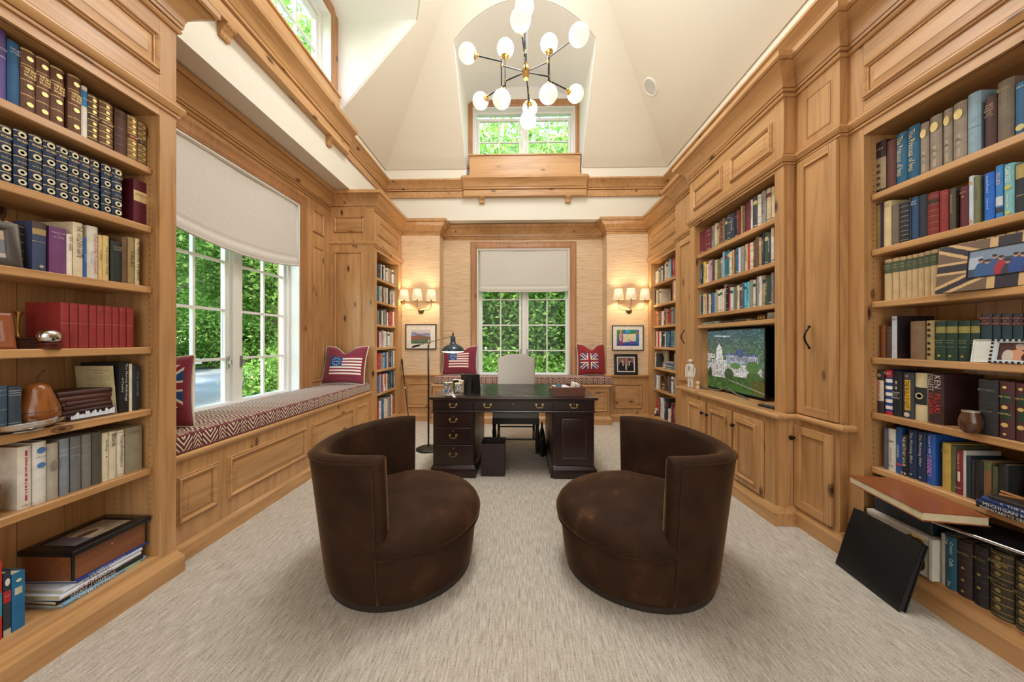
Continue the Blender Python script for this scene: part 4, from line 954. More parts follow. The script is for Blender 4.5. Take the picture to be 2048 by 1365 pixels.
# ---------------------------------------------------------------- chandelier
def chandelier():
    hub = Vector((.05, 2.92, 3.61)); t = thing('chandelier', 'black and brass chandelier of twelve glowing white globes', 'chandelier', hub)
    m = MB(); m.lathe([(.001, -.06), (.02, -.06), (.026, -.05), (.026, -.02), (.030, -.015), (.030, .03), (.026, .035), (.026, .065), (.02, .07), (.001, .07)], hub, 24); m.build('hub', brass, t, smooth=40)
    m = MB(); m.tube([hub+Vector((0, 0, .06)), (hub.x, hub.y, 5.98)], .0085, 10); m.build('stem', blackm, t, smooth=60)
    m = MB(); m.lathe([(.065, 0), (.065, -.02), (.05, -.03), (.01, -.045)], (hub.x, hub.y, 6.08), 28); m.build('ceiling_rose', brass, t, smooth=40)
    gm = glow('globe_glass', (1, .87, .68), .78, (.55, .54, .5))
    J = {}
    def P(u, v, dz): d = Vector(ray(u, v)); return Vector((0, 0, EYE)) + d*(dz/(-math.sin(YAW)*d.x*0+1))
    joints = [((-.155, 2.86), (1003, 193, 2.83), (935, 107, 2.88)), ((-.13, 3.03), (1010, 106, 3.08), (961, 202, 3.22)), ((.235, 2.83), (1097, 188, 2.82), (1158, 70, 2.53)),
              ((.255, 2.99), (1097, 97, 3.03), (1151, 188, 3.12)), ((.075, 3.17), (1059, 243, 3.18), (1060, 217, 3.42)), ((.035, 2.72), (1046, 27, 2.78), (1041, 40, 2.50))]
    for (jx, jy), b1, b2 in joints:
        j = Vector((jx, jy, 3.62)); h0 = hub + (Vector((jx, jy, 3.61))-hub).normalized()*.02
        m = MB(); m.tube([h0, j], .006, 8); m.build('arm', blackm, t, smooth=60)
        for kk, (u, v, dz) in enumerate((b1, b2)):
            c = Vector((0, 0, EYE)) + Vector(ray(u, v))*dz
            if kk == 0:                                            # straight up or down from the joint
                c = Vector((jx, jy, c.z)); dirv = (c-j).normalized(); path = [j-dirv*.05, c-dirv*.082]
            else:
                out = (c-j); out.normalize(); side = -1 if (Vector(ray(*b1[:2])).z*b1[2]+EYE) > j.z else 1
                el = j + Vector((0, 0, side*.035)); path = [j, el, el+(c-el).normalized()*.025, c-(c-el).normalized()*.082]; dirv = (c-el).normalized()
            m = MB(); m.tube(path, .0055, 8); m.build('rod', blackm, t, smooth=60)
            m = MB(); q = dirv.to_track_quat('Z', 'Y').to_matrix().to_4x4(); m = MB(Matrix.Translation(c-dirv*.082) @ q)
            m.lathe([(.007, -.02), (.009, -.018), (.009, 0), (.016, .004), (.034, .010), (.035, .014), (.030, .016), (.010, .012)], (0, 0, 0), 18)
            for a in range(3): an = a*2.094; m.sphere((.040*math.cos(an), .040*math.sin(an), .012), .005, 8, 5)
            m.build('globe_holder', brass, t, smooth=50)
            m = MB(); m.sphere(tuple(c), .075, 32, 20); m.build('globe', gm, t, smooth=180)
        m = MB(); m.lathe([(.001, -.014), (.010, -.012), (.010, .012), (.001, .014)], j, 12); m.build('joint', brass, t, smooth=50)
chandelier()
lamp('chandelier_light', 'POINT', (.05, 2.9, 3.32), (0, 0, 0), 28, (1, .95, .88), .22)
lamp('chandelier_light', 'POINT', (.05, 3.0, 4.05), (0, 0, 0), 44, (1, .95, .88), .22)

# ---------------------------------------------------------------- pillows
def star(cx, cy, r, n=5):
    return [(cx+(r if i % 2 == 0 else r*.42)*math.sin(math.pi*i/n), cy+(r if i % 2 == 0 else r*.42)*math.cos(math.pi*i/n)) for i in range(2*n)]
WHT, NAV, REDC = lin('#E9E1D2'), lin('#1F4E86'), lin('#8C2A3C')
def us_flag(s, t):
    st = (np.floor((1-t)*13).astype(int) % 2 == 0); c = np.where(st[..., None], np.array(REDC), np.array(WHT))
    ct = (s < .40) & (t > 6/13); c = np.where(ct[..., None], np.array(NAV), c)
    for k in range(13):
        if k < 10: a = 2*math.pi*k/10; x, y = .20+.125*math.cos(a), .73+.19*math.sin(a)
        else: x, y = .20+(k-11)*.055, .73
        dx, dy = (s-x)/.022, (t-y)/.033; r = np.hypot(dx, dy); an = np.arctan2(dx, dy); R_ = .62+.38*np.cos(5*an)
        c = np.where((r < R_*1.15)[..., None], np.array(WHT), c)
    return c
def uk_flag(s, t, blue=NAV, red=REDC, wht=WHT):
    x, y = (s-.5)*2, (t-.5)*2; c = np.ones(s.shape+(3,))*np.array(blue)
    d = np.minimum(np.abs(x-y), np.abs(x+y)); c = np.where((d < .26)[..., None], np.array(wht), c); c = np.where((d < .12)[..., None], np.array(red), c)
    q = (np.abs(x) < .25) | (np.abs(y) < .25); c = np.where(q[..., None], np.array(wht), c)
    q = (np.abs(x) < .15) | (np.abs(y) < .15); return np.where(q[..., None], np.array(red), c)
print_cloth = attr_mat('printed_cloth', .85)
def pillow(label, loc, rz, lean, w, h, th, mat, flag, rect, roll=0, notch=.06, pipe=cream_pipe):
    t = thing('throw_pillow', label, 'pillow', loc, rz); M = WM[t.name] @ Matrix.Rotation(R(-lean), 4, 'X') @ Matrix.Rotation(R(roll), 4, 'Y')
    # local: x across, z up, front faces -y
    def S(s, u, side):
        a, b = s, u
        ex = (1-.07*(1-b*b)) ; ez = (1-.06*(1-a*a))
        x = w/2*a*ex; z = h/2*b*ez + h/2
        if b > 0: z -= notch*(b**3)*math.exp(-(a/.33)**2)*1.6
        th_ = th/2*((max(0, 1-abs(a)**2.6))**.5*(max(0, 1-abs(b)**2.6))**.5)
        th_ *= 1-.25*max(0, b)*math.exp(-(a/.3)**2)
        return Vector((x, (-1 if side == 0 else 1)*th_, z))
    n = 22; vs = []; fs = []
    for side in (0, 1):
        b0 = len(vs); vs += [S(-1+2*i/n, -1+2*j/n, side) for j in range(n+1) for i in range(n+1)]
        fs += [(b0+j*(n+1)+i, b0+j*(n+1)+i+1, b0+(j+1)*(n+1)+i+1, b0+(j+1)*(n+1)+i) for j in range(n) for i in range(n)]
    m = MB(M); m.add(vs, fs); o = m.build('pillow_cover', mat, t, smooth=180)
    bm = bmesh.new(); bm.from_mesh(o.data); bmesh.ops.remove_doubles(bm, verts=bm.verts, dist=.0005); bmesh.ops.recalc_face_normals(bm, faces=bm.faces); bm.to_mesh(o.data); bm.free(); o.data.shade_smooth()
    edge = [S(-1+2*i/n, -1, 0) for i in range(n)] + [S(1, -1+2*i/n, 0) for i in range(n)] + [S(1-2*i/n, 1, 0) for i in range(n)] + [S(-1, 1-2*i/n, 0) for i in range(n)]
    m = MB(M); m.tube(edge, .006, 6, closed=True); m.build('piping', pipe, t, smooth=180)
    s0, s1, u0, u1 = rect
    def FS(s, u): p = S(s0+(s1-s0)*s, u0+(u1-u0)*u, 0); p.y -= .0035; return M @ p
    printed('flag_panel', FS, 96, 64, flag, t, print_cloth, smooth=180)
    return t
pillow('plum pillow with a stars-and-stripes panel at the far end of the left window seat', (-2.262, 4.295, .757), R(-3), 14, .58, .50, .15, maroon_cloth, us_flag, (-.58, .90, -.62, .42))
pillow('plum pillow with a stars-and-stripes panel under the floor lamp shade', (-1.015, 5.70, .735), R(3), 12, .60, .50, .15, maroon_cloth, us_flag, (-.62, .55, -.60, .60))
pillow('red pillow with a union flag panel on the end window seat', (1.20, 5.68, .735), R(3), 12, .50, .54, .15, red_cloth, uk_flag, (-.86, .38, -.62, .38))
pillow('plum pillow with a union flag panel at the near end of the left window seat', (-2.30, 2.075, .757), R(20), 0, .44, .46, .13, maroon_cloth, lambda s, t: uk_flag(s, t), (-.55, .86, -.42, .78))

# ---------------------------------------------------------------- walking cane in the corner
t = thing('walking_cane', 'slim dark cane leaning against the left corner wing', 'cane', (-1.80, 5.36, 0))
a = Vector((-1.765, 5.40, .004)); b = Vector((-1.925, 5.545, .93)); u = (b-a).normalized()
m = MB(); m.tube([a, b], [.007, .010], 8); m.build('shaft', flat('dark_cane', '#2A1E18', .4), t, smooth=60)
m = MB(); m.tube([b, b+u*.05, b+u*.09], [.013, .014, .011], 10); m.build('grip', blackm, t, smooth=60)
m = MB(); m.tube([a+u*.55, a+u*.58], .012, 8); m.build('collar', silver, t, smooth=60)
# ---------------------------------------------------------------- books
def bcol(c, rough=.6): return flat('binding_' + c.strip('#').lower(), c, rough, var=.12)
def spine_pts(w, b, n=6):
    """plan of a rounded spine: (along, out)"""
    return [(-w/2 + w*i/n, b*math.sin(math.pi*i/n)**.7 if 0 < i < n else 0) for i in range(n+1)]
BIG = []
def book(sg, Xs, Y0, Y1_, z0, h, depth, col, deco, label, group, parts=True, curve=None, name='book'):
    """a book standing on a shelf with its spine at Xs; sg -1 left wall, +1 right wall"""
    w = Y1_-Y0; yc = (Y0+Y1_)/2; b = min(.010, w*.22) if curve is None else curve
    out = lambda d: Xs - sg*d              # towards the room
    c = bcol(col); U = Vector((0, 0, 0)); right = Vector((0, -sg, 0)); N = Vector((-sg, 0, 0))
    pp = spine_pts(w, b)
    cov = MB()
    cov.prism([(out(o), yc+a) for a, o in pp] + [(out(-.004), yc+w/2), (out(-.004), yc-w/2)], 'z', z0, z0+h)
    t_ = min(.0028, w*.12)
    cov.box(out(-.004), out(-depth), Y0, Y0+t_, z0, z0+h); cov.box(out(-.004), out(-depth), Y1_-t_, Y1_, z0, z0+h)
    if parts:
        t = thing(name, label, 'book', (Xs, yc, z0), 0, group)
        cov.build('cover', c, t)
        m = MB(); m.box(out(-.005), out(-depth+.004), Y0+t_, Y1_-t_, z0+.003, z0+h-.004); m.build('page_block', pages_m, t)
        tgt = None
    else:
        cov.mi = 1; cov.box(out(-.005), out(-depth+.004), Y0+t_, Y1_-t_, z0+.003, z0+h-.004, 1); t = None
    # decoration on the spine
    by = {}
    def surf(f0, f1, inset, col_):
        m = by.setdefault(col_, MB()); q = [(a*(1-inset), o+.0006) for a, o in pp]
        k = len(q); vs = [(out(o), yc+a, z0+h*f0) for a, o in q] + [(out(o), yc+a, z0+h*f1) for a, o in q]
        m.add(vs, [(i, i+1, k+i+1, k+i) for i in range(k-1)])
    for dc in deco:
        kd = dc[0]
        if kd == 'band': surf(dc[1], dc[2], dc[4] if len(dc) > 4 else 0.0, dc[3])
        elif kd == 'oval':
            m = by.setdefault(dc[2], MB()); k = 12; rz_ = dc[3]*h; ry = min(w*.34, rz_*1.15)
            m.add([(out(b+.0016), yc+ry*math.cos(2*math.pi*i/k), z0+h*dc[1]+rz_*math.sin(2*math.pi*i/k)) for i in range(k)], [tuple(range(k))])
        elif kd == 'text':   # down the spine: ('text', string, f0, f1, colour, width share)
            m = by.setdefault(dc[4], MB()); f0, f1 = dc[2], dc[3]; ws = dc[5] if len(dc) > 5 else .5; sh = dc[6] if len(dc) > 6 else 0
            text(m, dc[1], (out(b+.0018), yc - sg*sh*w, z0+h*(f0+f1)/2), (0, 0, -1), right, h*(f1-f0), w*ws)
        elif kd == 'htext':
            m = by.setdefault(dc[4], MB()); f0, f1 = dc[2], dc[3]; text(m, dc[1], (out(b+.0018), yc, z0+h*(f0+f1)/2), right, (0, 0, 1), w*.82, h*(f1-f0))
    if parts:
        for col_, m in by.items():
            if m.f: tag(m.build('spine_print', bcol(col_) if col_ != 'gold' else gilt, t, fix=False), kind='stuff')
        return t
    mats = [c, pages_m]; base = cov
    for col_, m in by.items():
        mats.append(bcol(col_) if col_ != 'gold' else gilt); k = len(base.v); base.v += m.v; base.f += [[i+k for i in f] for f in m.f]; base.m += [len(mats)-1]*len(m.f)
    base.m = [x for x in base.m]
    # first prism + boards are material 0
    return base, mats, (Xs, yc, z0)
def fill_m(base): return base
# decoration recipes
def D_gilt(n=4, g='gold', ov=(.86, .42, .14)): return [('band', .965, .985, g), ('band', .74, .75, g), ('band', .70, .705, g), ('band', .50, .51, g), ('band', .27, .28, g), ('band', .02, .035, g)] + [('htext', w_, a, a+.035, g) for w_, a in (('THE ERA', .66), ('OF THE', .61), ('WORLD', .56))] + [('oval', f, g, .035) for f in ov]
def D_set(g='gold'): return [('band', a, a+.012, g) for a in (.02, .19, .36, .53, .70, .87, .965)] + [('oval', a, '#D8CFA8', .052) for a in (.105, .275, .615, .915)] + [('oval', a, '#22324A', .024) for a in (.105, .275, .615, .915)] + [('htext', 'WORKS', .79, .83, g), ('htext', 'VOL', .43, .46, g)]
def D_bands(c='gold', fs=(.06, .24, .42, .60, .78, .94)): return [('band', f, f+.010, c) for f in fs]
def D_orn(c='gold', lab='#2A1E18'): return [('band', f, f+.012, c) for f in (.03, .10, .22, .34, .47, .60, .72, .84, .95)] + [('band', .49, .59, lab), ('htext', 'HISTORY', .52, .56, c)] + [('oval', f, c, .03) for f in (.16, .28, .41, .66, .78, .90)]
def D_title(s, c, f0=.3, f1=.9, ws=.5): return [('text', s, f0, f1, c, ws)]
def D_lab(c, f0=.62, f1=.82, line='gold', word='ESSAYS'): return [('band', f0, f1, c), ('band', f0-.01, f0, line), ('band', f1, f1+.01, line), ('htext', word, (f0+f1)/2-.03, (f0+f1)/2+.03, line)]

def row(sg, Xs, zf, shelf_z, case_name, shelf_name, books, depth=.16, start=0):
    """books: (u0, u1, vtop, colour, words, deco[, opts]) measured in the photograph, z px of frame zf=(ox,oy,scale)"""
    ox, oy, s = zf; n = 0
    order = sorted(range(len(books)), key=lambda i: books[i][0]); rank = {k: r for r, k in enumerate(order)}
    for i, bk in enumerate(books):
        u0, u1, vt, col, words, deco = bk[:6]; op = bk[6] if len(bk) > 6 else {}
        xs = Xs - sg*op.get('fwd', 0)
        a = onX(ox+u0/s, 600, xs); c = onX(ox+u1/s, 600, xs); m = onX(ox+(u0+u1)/2/s, oy+vt/s, xs)
        y0, y1 = sorted((a.y, c.y)); h = max(.1, m.z - shelf_z)
        h = min(h, op.get('hmax', .40))
        lab = op.get('label') or '%s, %s from the left, %s shelf, %s bookcase' % (words, ordn(rank[i]), shelf_name, case_name)
        book(sg, xs, y0+.0004, y1-.0004, shelf_z+.0003, h, op.get('depth', depth), col, deco, lab, 'books on the %s shelf of the %s bookcase' % (shelf_name, case_name), curve=op.get('curve'))

Z1 = (0, 0, 2.9675); Z2 = (0, 420, 2.9675); Z3 = (0, 820, 2.845)
NL = 'near left'; XB = -2.02
br = '#6B4632'; gd = 'gold'
row(-1, XB, Z1, SH_L[0], NL, 'top', [
 (-40, 36, 175, '#5B4A8C', 'violet cloth book', [('htext', 'EPOCH', .70, .76, '#D8D2E4'), ('band', .62, .63, '#D8D2E4')]),
 (40, 116, 250, '#1F5580', 'blue cloth book with small silver title', [('htext', 'THE LIFE', .86, .89, '#C9D2D8'), ('htext', 'LETTERS', .81, .84, '#C9D2D8')]),
 (119, 209, 300, br, 'brown book with gold ovals', D_gilt()), (211, 295, 350, br, 'brown book with gold ovals', D_gilt()), (297, 379, 405, br, 'brown book with gold ovals', D_gilt()),
 (401, 480, 455, br, 'brown book with gold ovals', D_gilt()),
 (481, 518, 515, '#E2DDD0', 'white book with blue label', [('band', .62, .92, '#2C7FB4'), ('htext', 'ATLAS', .74, .79, '#E8E4DA')]),
 (519, 581, 570, '#5A4430', 'gilt calf volume', D_orn()), (585, 669, 610, '#6B4B30', 'worn gilt calf volume', D_orn(lab='#4A2A22')),
 (678, 752, 660, '#4A2A1C', 'plain dark brown volume', D_bands('#7A5138')), (755, 813, 695, '#8A6A3C', 'gilt leather volume with red label', D_orn(lab='#6A2A1E')), (815, 873, 735, '#7A6238', 'gilt leather volume', D_orn(lab='#2E2A20'))])
nv = '#1D3350'
row(-1, XB, Z1, SH_L[1], NL, 'second', [(a, b, c, nv, 'navy and gold set volume', D_set()) for a, b, c in
 ((-20, 68, 748), (78, 160, 775), (168, 248, 805), (253, 328, 840), (332, 402, 872), (405, 467, 900), (470, 530, 928), (534, 586, 952), (600, 656, 978), (660, 722, 1002))]
 + [(792, 880, 1078, '#5A1426', 'maroon slipcase with cream paper band', [('band', .52, .76, '#D8C08A'), ('htext', 'ANTHOLOGY', .66, .69, '#4A2A1C')], dict(depth=.17, curve=.0005))])
row(-1, XB, Z2, SH_L[2], NL, 'third', [(-62, 18, 48, '#6A5030', 'gilt brown volume', D_orn(), dict(fwd=-.06)), (25, 82, 62, '#5A3020', 'red-brown gilt volume', D_orn(), dict(fwd=-.05)), (92, 158, 88, '#3A2A1E', 'dark gilt volume', D_bands(), dict(fwd=-.04)),
 (190, 274, 75, '#34405E', 'old blue book with tan band', [('band', .74, .86, '#A48C58'), ('band', .87, 1.0, '#4A3A2E'), ('oval', .10, '#A8A490', .03), ('band', .60, .605, gd)]),
 (290, 392, 105, '#6C3B68', 'purple book with faded red edge', [('htext', 'MEMOIR', .86, .89, '#CDB5C4'), ('htext', 'OF', .82, .84, '#CDB5C4'), ('htext', 'A LIFE', .77, .80, '#CDB5C4')], dict(curve=.004)),
 (394, 428, 145, '#E4D9C8', 'slim cream paperback', [('text', 'NEW CAREER', .60, .95, '#3A4048', .5)]),
 (432, 491, 78, '#D9CBAA', 'tall cream jacketed book', [('text', 'THE GOLDEN GATE', .36, .95, '#3A3428', .58)]),
 (493, 512, 165, '#2A5FA8', 'slim bright blue book', D_title('HISTORY', '#D8E0EA', .2, .8, .4)),
 (514, 580, 100, '#CFC9B8', 'tall pale jacketed book with pink title', [('text', 'UNDO ME TONIGHT', .10, .86, '#B4586A', .34, .12), ('text', 'STORIES', .2, .6, '#8C8CC0', .18, -.25)]),
 (582, 606, 150, '#D8BC78', 'slim yellow book', D_title('POEMS', '#5A4A2C', .3, .8)), (607, 645, 155, '#D2B878', 'yellow book', D_title('THE DAILY TIMES', '#6A5A34', .1, .8, .35)),
 (655, 720, 190, '#1D2620', 'black-green book with gold title', [('htext', 'MODERN', .84, .88, '#9A9478'), ('htext', 'LIBRARY', .78, .82, '#9A9478')]),
 (722, 754, 168, '#6A4E38', 'narrow brown book', []), (757, 797, 165, '#9A8456', 'narrow tan book', D_title('TALES', '#5A4424', .3, .8)),
 (800, 828, 172, '#D0C298', 'slim cream book with black title', D_title('A MEMOIR IN VERSE', '#2A261E', .1, .93, .5))])
rd = '#8E2925'
row(-1, XB, Z2, SH_L[3], NL, 'fourth', [(a, b, c, rd, 'plain red uniform volume', [('band', .94, .945, '#B8524A'), ('band', .90, .903, '#B8524A'), ('band', .55, .556, '#C08A4A'), ('band', .05, .055, '#B8524A')]) for a, b, c in
 ((358, 411, 552), (413, 464, 556), (466, 525, 562), (527, 573, 566), (575, 618, 570), (620, 664, 573), (666, 706, 577), (708, 749, 581), (751, 794, 584))])
row(-1, XB, Z2, SH_L[4], NL, 'fifth', [(-60, 44, 1046, '#3A4E5E', 'blue and silver marbled volume', D_bands('#8A97A0', (.1, .2, .5, .8, .9))), (48, 128, 1048, '#34414C', 'blue and silver marbled volume', D_bands('#A8B2B8', (.1, .15, .2, .8, .85, .9))),
 (706, 764, 905, '#17181A', 'black poetry anthology with white title', [('text', 'The Norton Anthology', .22, .97, '#DCDCD8', .34, .18), ('text', 'of Poetry', .40, .70, '#DCDCD8', .30, -.22)], dict(depth=.2, curve=.002)),
 (766, 785, 915, '#D8CFB4', 'slim cream book', []), (788, 828, 920, '#1A1E24', 'black book with blue title', D_title('THE READER', '#5A7AA0', .3, .85, .35))])
row(-1, XB, Z3, SH_L[5], NL, 'sixth', [
 (96, 178, 208, '#D9D2C0', 'cream jacketed book with pink panel', [('band', .12, .93, '#A8336A', .5), ('text', 'ECLIPSE & AFTER', .14, .90, '#E4DCCB', .26), ('htext', 'PAVILION', .04, .07, '#3A3A3A')]),
 (182, 262, 182, '#D6D4CC', 'pale book with small blue emblems', [('oval', .86, '#4A78B0', .05), ('oval', .62, '#4A78B0', .045), ('htext', 'A BOOK', .74, .77, '#4A5A70')]),
 (264, 331, 190, '#A79F90', 'grey-beige book with round emblem', [('oval', .60, '#857A6C', .10)]),
 (337, 393, 165, '#7C838A', 'blue-grey shiny jacketed book', D_bands('#A4ABB0', (.7, .8))), (398, 460, 152, '#6A6C6C', 'dark grey jacketed book', D_bands('#8E9090', (.65, .8))), (463, 520, 140, '#74746C', 'grey book in clear wrapper', D_bands('#93938A', (.6, .8))),
 (523, 577, 127, '#4F4A3E', 'dark olive-grey book', []), (579, 617, 132, '#D8CDB0', 'cream book with small heart', [('text', 'Huffing', .55, .92, '#4A3A28', .45), ('oval', .5, '#3A2A20', .012)]), (618, 661, 124, '#D2C8AC', 'cream book titled Blink', [('text', 'Blink', .68, .95, '#3A3428', .6)]),
 (663, 707, 117, '#D8CFB8', 'cream book with banded spine', D_title('Transformation', '#3A3428', .2, .9, .45) + D_bands('#8A8270', (.03, .95))), (711, 808, 98, '#8F8670', 'wide grey-tan clothbound book', [('htext', 'CITIES', .86, .90, '#6A6250')], dict(curve=.003))])
# bottom shelf paperbacks at the left
row(-1, XB, Z3, .149, NL, 'bottom', [(-70, 12, 880, '#C9302C', 'red and blue guidebook', [('band', .3, .6, '#3A9AB4')]), (17, 62, 925, '#2A3340', 'guidebook with red title panel', [('band', .52, .70, '#B0282A'), ('htext', 'WASHINGTON', .60, .65, '#E0DCD4'), ('band', .0, .10, '#B8B4A4'), ('oval', .84, '#D0D0CC', .06)], dict(curve=.001)), (66, 142, 925, '#1F6A9A', 'blue paperback guide', [('oval', .86, '#D8D2B0', .03), ('band', .62, .74, '#C9C4A8', .4)], dict(curve=.001))], depth=.14)

# ---- near right
R1 = (1700, 0, 3.8994); R2 = (1700, 330, 3.8994); R3 = (1700, 600, 3.8994); R4 = (1650, 920, 3.593); XC = 2.10; NR = 'near right'
be = '#8F8272'; og = '#E3CB88'
row(1, XC, R1, SH_R[0], NR, 'top', [
 (190, 284, 1110, '#2C1A1E', 'dark book with floral paper lower half', [('band', .08, .68, '#9A8A6C'), ('htext', 'FLORA', .84, .87, '#D8CFB8')] + [('oval', f, '#4A3A34', .03) for f in (.18, .30, .42, .54)]), (288, 361, 1098, '#5C2E26', 'plain red-brown book', []),
 (363, 450, 1040, '#1B5A7C', 'teal blue book with gold title', [('text', 'The Princess of Ives', .18, .93, '#DCCB94', .55)]), (452, 545, 985, '#1B5A7C', 'teal blue book with gold title', [('text', 'The Princess of Ives', .18, .93, '#DCCB94', .55)])] +
 [(a, b, c, be, 'taupe book with gold oval', [('oval', .80, og, .085), ('band', .28, .46, '#A39886', .25), ('band', .08, .22, '#A39886', .25), ('band', .94, .945, '#6A4A3C'), ('htext', 'A', .34, .40, '#6A5A4C')]) for a, b, c in ((549, 619, 962), (625, 719, 905), (730, 800, 855), (808, 915, 800))] +
 [(919, 1022, 728, '#86A0AE', 'pale blue faded cloth book', [('band', .44, .45, '#5A6A78')]), (1054, 1146, 755, '#4A2C2C', 'brown book with gold title lines', [('htext', w_, f, f+.03, '#C2A878') for w_, f in (('THE', .82), ('COLLECTED', .77), ('PAPERS', .72), ('OF', .67), ('1902', .62))]),
 (1152, 1284, 625, '#6E6352', 'thick worn grey-brown volume', [('htext', 'ANNALS', .84, .89, '#A4946C'), ('band', .70, .705, '#544A3C')]), (1290, 1400, 640, '#2A5C82', 'blue book with round gold emblem', [('htext', 'SEA', .9, .93, '#D8D2B0'), ('oval', .16, '#C9B87E', .06)]), (1410, 1500, 560, '#6A3A2C', 'russet clothbound book', []), (1505, 1620, 520, '#34485A', 'steel blue clothbound book', [])])
row(1, XC, R2, SH_R[1], NR, 'second', [
 (187, 262, 305, '#3A1E3C', 'purple book with gilt frame', [('band', .03, .97, '#8C7A4C', .1), ('band', .10, .90, '#3A1E3C', .45)]), (264, 325, 285, '#D3C092', 'cream book', [('htext', 'PLAIN', .9, .92, '#5A4A34'), ('htext', 'TALES', .86, .88, '#5A4A34')]), (327, 386, 312, '#6E6558', 'grey-brown book', D_bands('#857A6A', (.7, .75))),
 (388, 461, 298, '#23262C', 'black book with silver bands', D_bands('#A49E8C', (.08, .2, .3, .42, .54, .66, .78, .9))), (463, 479, 258, '#22344C', 'slim navy book', []), (482, 538, 252, '#24496E', 'blue book with silver panel', [('htext', 'GREAT', .88, .92, '#B8C4CC'), ('htext', 'WAR', .82, .86, '#B8C4CC')]), (540, 604, 235, '#26303C', 'dark slate book', []),
 (604, 695, 218, '#7A2A28', 'red leather book with ribbed spine', D_bands('#A8685A', (.15, .3, .45, .58, .72, .9)) + [('band', .74, .84, '#34281E')]), (699, 769, 200, '#8A2E2E', 'faded red book', D_bands('#A8605A', (.9,))), (776, 826, 185, '#4C453C', 'dark worn book with gold title', D_title('WARFARE', '#A89868', .4, .9, .4)),
 (860, 925, 170, '#5E2430', 'maroon book with gold crest', [('htext', 'LEAVES', .84, .88, '#B8945C'), ('oval', .76, '#B8945C', .02)]), (928, 966, 88, '#C4D2DC', 'pale blue book with orange flowers', [('oval', .86, '#D88A4A', .03), ('oval', .1, '#D88A4A', .03)]), (968, 1018, 92, '#6F7452', 'olive book', [('text', 'IN PLACES', .4, .9, '#4A4C34', .3)]),
 (1048, 1130, 62, '#1F66C4', 'bright blue jacketed book', [('text', 'Lucian Freund', .6, .93, '#D8E4F4', .22), ('text', 'Collected', .2, .55, '#D8E4F4', .18)]), (1136, 1196, 5, '#3A86C8', 'blue book with white picture band', [('text', 'ISLES', .6, .9, '#E4B8A8', .5), ('band', .25, .42, '#D0D4D8'), ('band', .12, .22, '#3A4048')]),
 (1204, 1284, -8, '#7FBAC0', 'pale teal book with yellow suns', [('text', 'CARTES', .66, .95, '#E8F0E8', .5), ('oval', .56, '#D8C05A', .04), ('oval', .08, '#D8C05A', .03), ('text', 'Summer Tale', .18, .46, '#E8F0E8', .25)]), (1292, 1380, -12, '#2B3038', 'dark book with gold upper band', [('band', .70, .98, '#A8985A'), ('band', .36, .37, gd)])])
gr = '#C7AE84'
row(1, XC, R2, SH_R[2], NR, 'third', [(a, b, c, gr, 'tan set volume with green label', [('band', .66, .92, '#4E5A44'), ('htext', 'WORLD', .82, .86, '#A8A484'), ('htext', 'STORIES', .76, .79, '#A8A484')]) for a, b, c in
 ((269, 328, 740), (330, 384, 728), (386, 439, 718), (441, 483, 708), (485, 530, 698), (532, 578, 688), (580, 628, 675), (630, 689, 662), (692, 764, 645), (768, 835, 628), (838, 905, 612), (908, 975, 598), (978, 1050, 582), (1054, 1130, 565), (1134, 1212, 547), (1216, 1298, 528), (1302, 1390, 510), (1394, 1490, 490))], depth=.12)
dg = '#1F3A2E'
row(1, XC, R3, SH_R[3], NR, 'fourth', [(241, 279, 198, '#7A4222', 'slim orange-brown book', []), (282, 324, 207, '#4A3422', 'slim brown book', D_bands('#7A5C34', (.6, .7, .85))), (327, 369, 128, '#2A1E22', 'white-spined tall book', [('band', 0, 1, '#B9C0CC'), ('htext', 'VIEWS', .9, .94, '#3A6AA0')], dict(depth=.2, curve=.001)),
 (472, 588, 168, '#7A6048', 'book wrapped in brown paper', [('band', .82, .83, '#9A8060')]), (597, 660, 162, '#A08C5C', 'ornate gilt book', [('oval', f, '#3A3226', .035) for f in (.14, .28, .42, .62, .76, .90)] + [('oval', f, gd, .016) for f in (.14, .28, .42, .62, .76, .90)])] +
 [(a, b, 168-i*2, dg, 'green set volume with gold band', [('band', .70, .86, '#8E8448'), ('htext', 'LIFE AND', .50, .52, '#A8A878'), ('htext', 'LETTERS', .44, .46, '#A8A878'), ('htext', 'VOLUME', .34, .36, '#A8A878'), ('oval', .12, '#A8984C', .028)]) for i, (a, b) in enumerate(((669, 750), (752, 842), (846, 940), (944, 1016)))] +
 [(a, b, 112, '#203A42', 'dark teal set volume with maroon label', [('band', .76, .97, '#4A242C'), ('htext', 'HISTORY', .90, .93, '#B8A484'), ('htext', 'OF', .85, .87, '#B8A484'), ('htext', 'NATIONS', .79, .82, '#B8A484')]) for a, b in ((1020, 1109), (1113, 1178), (1182, 1266), (1270, 1352), (1356, 1445), (1449, 1545))])
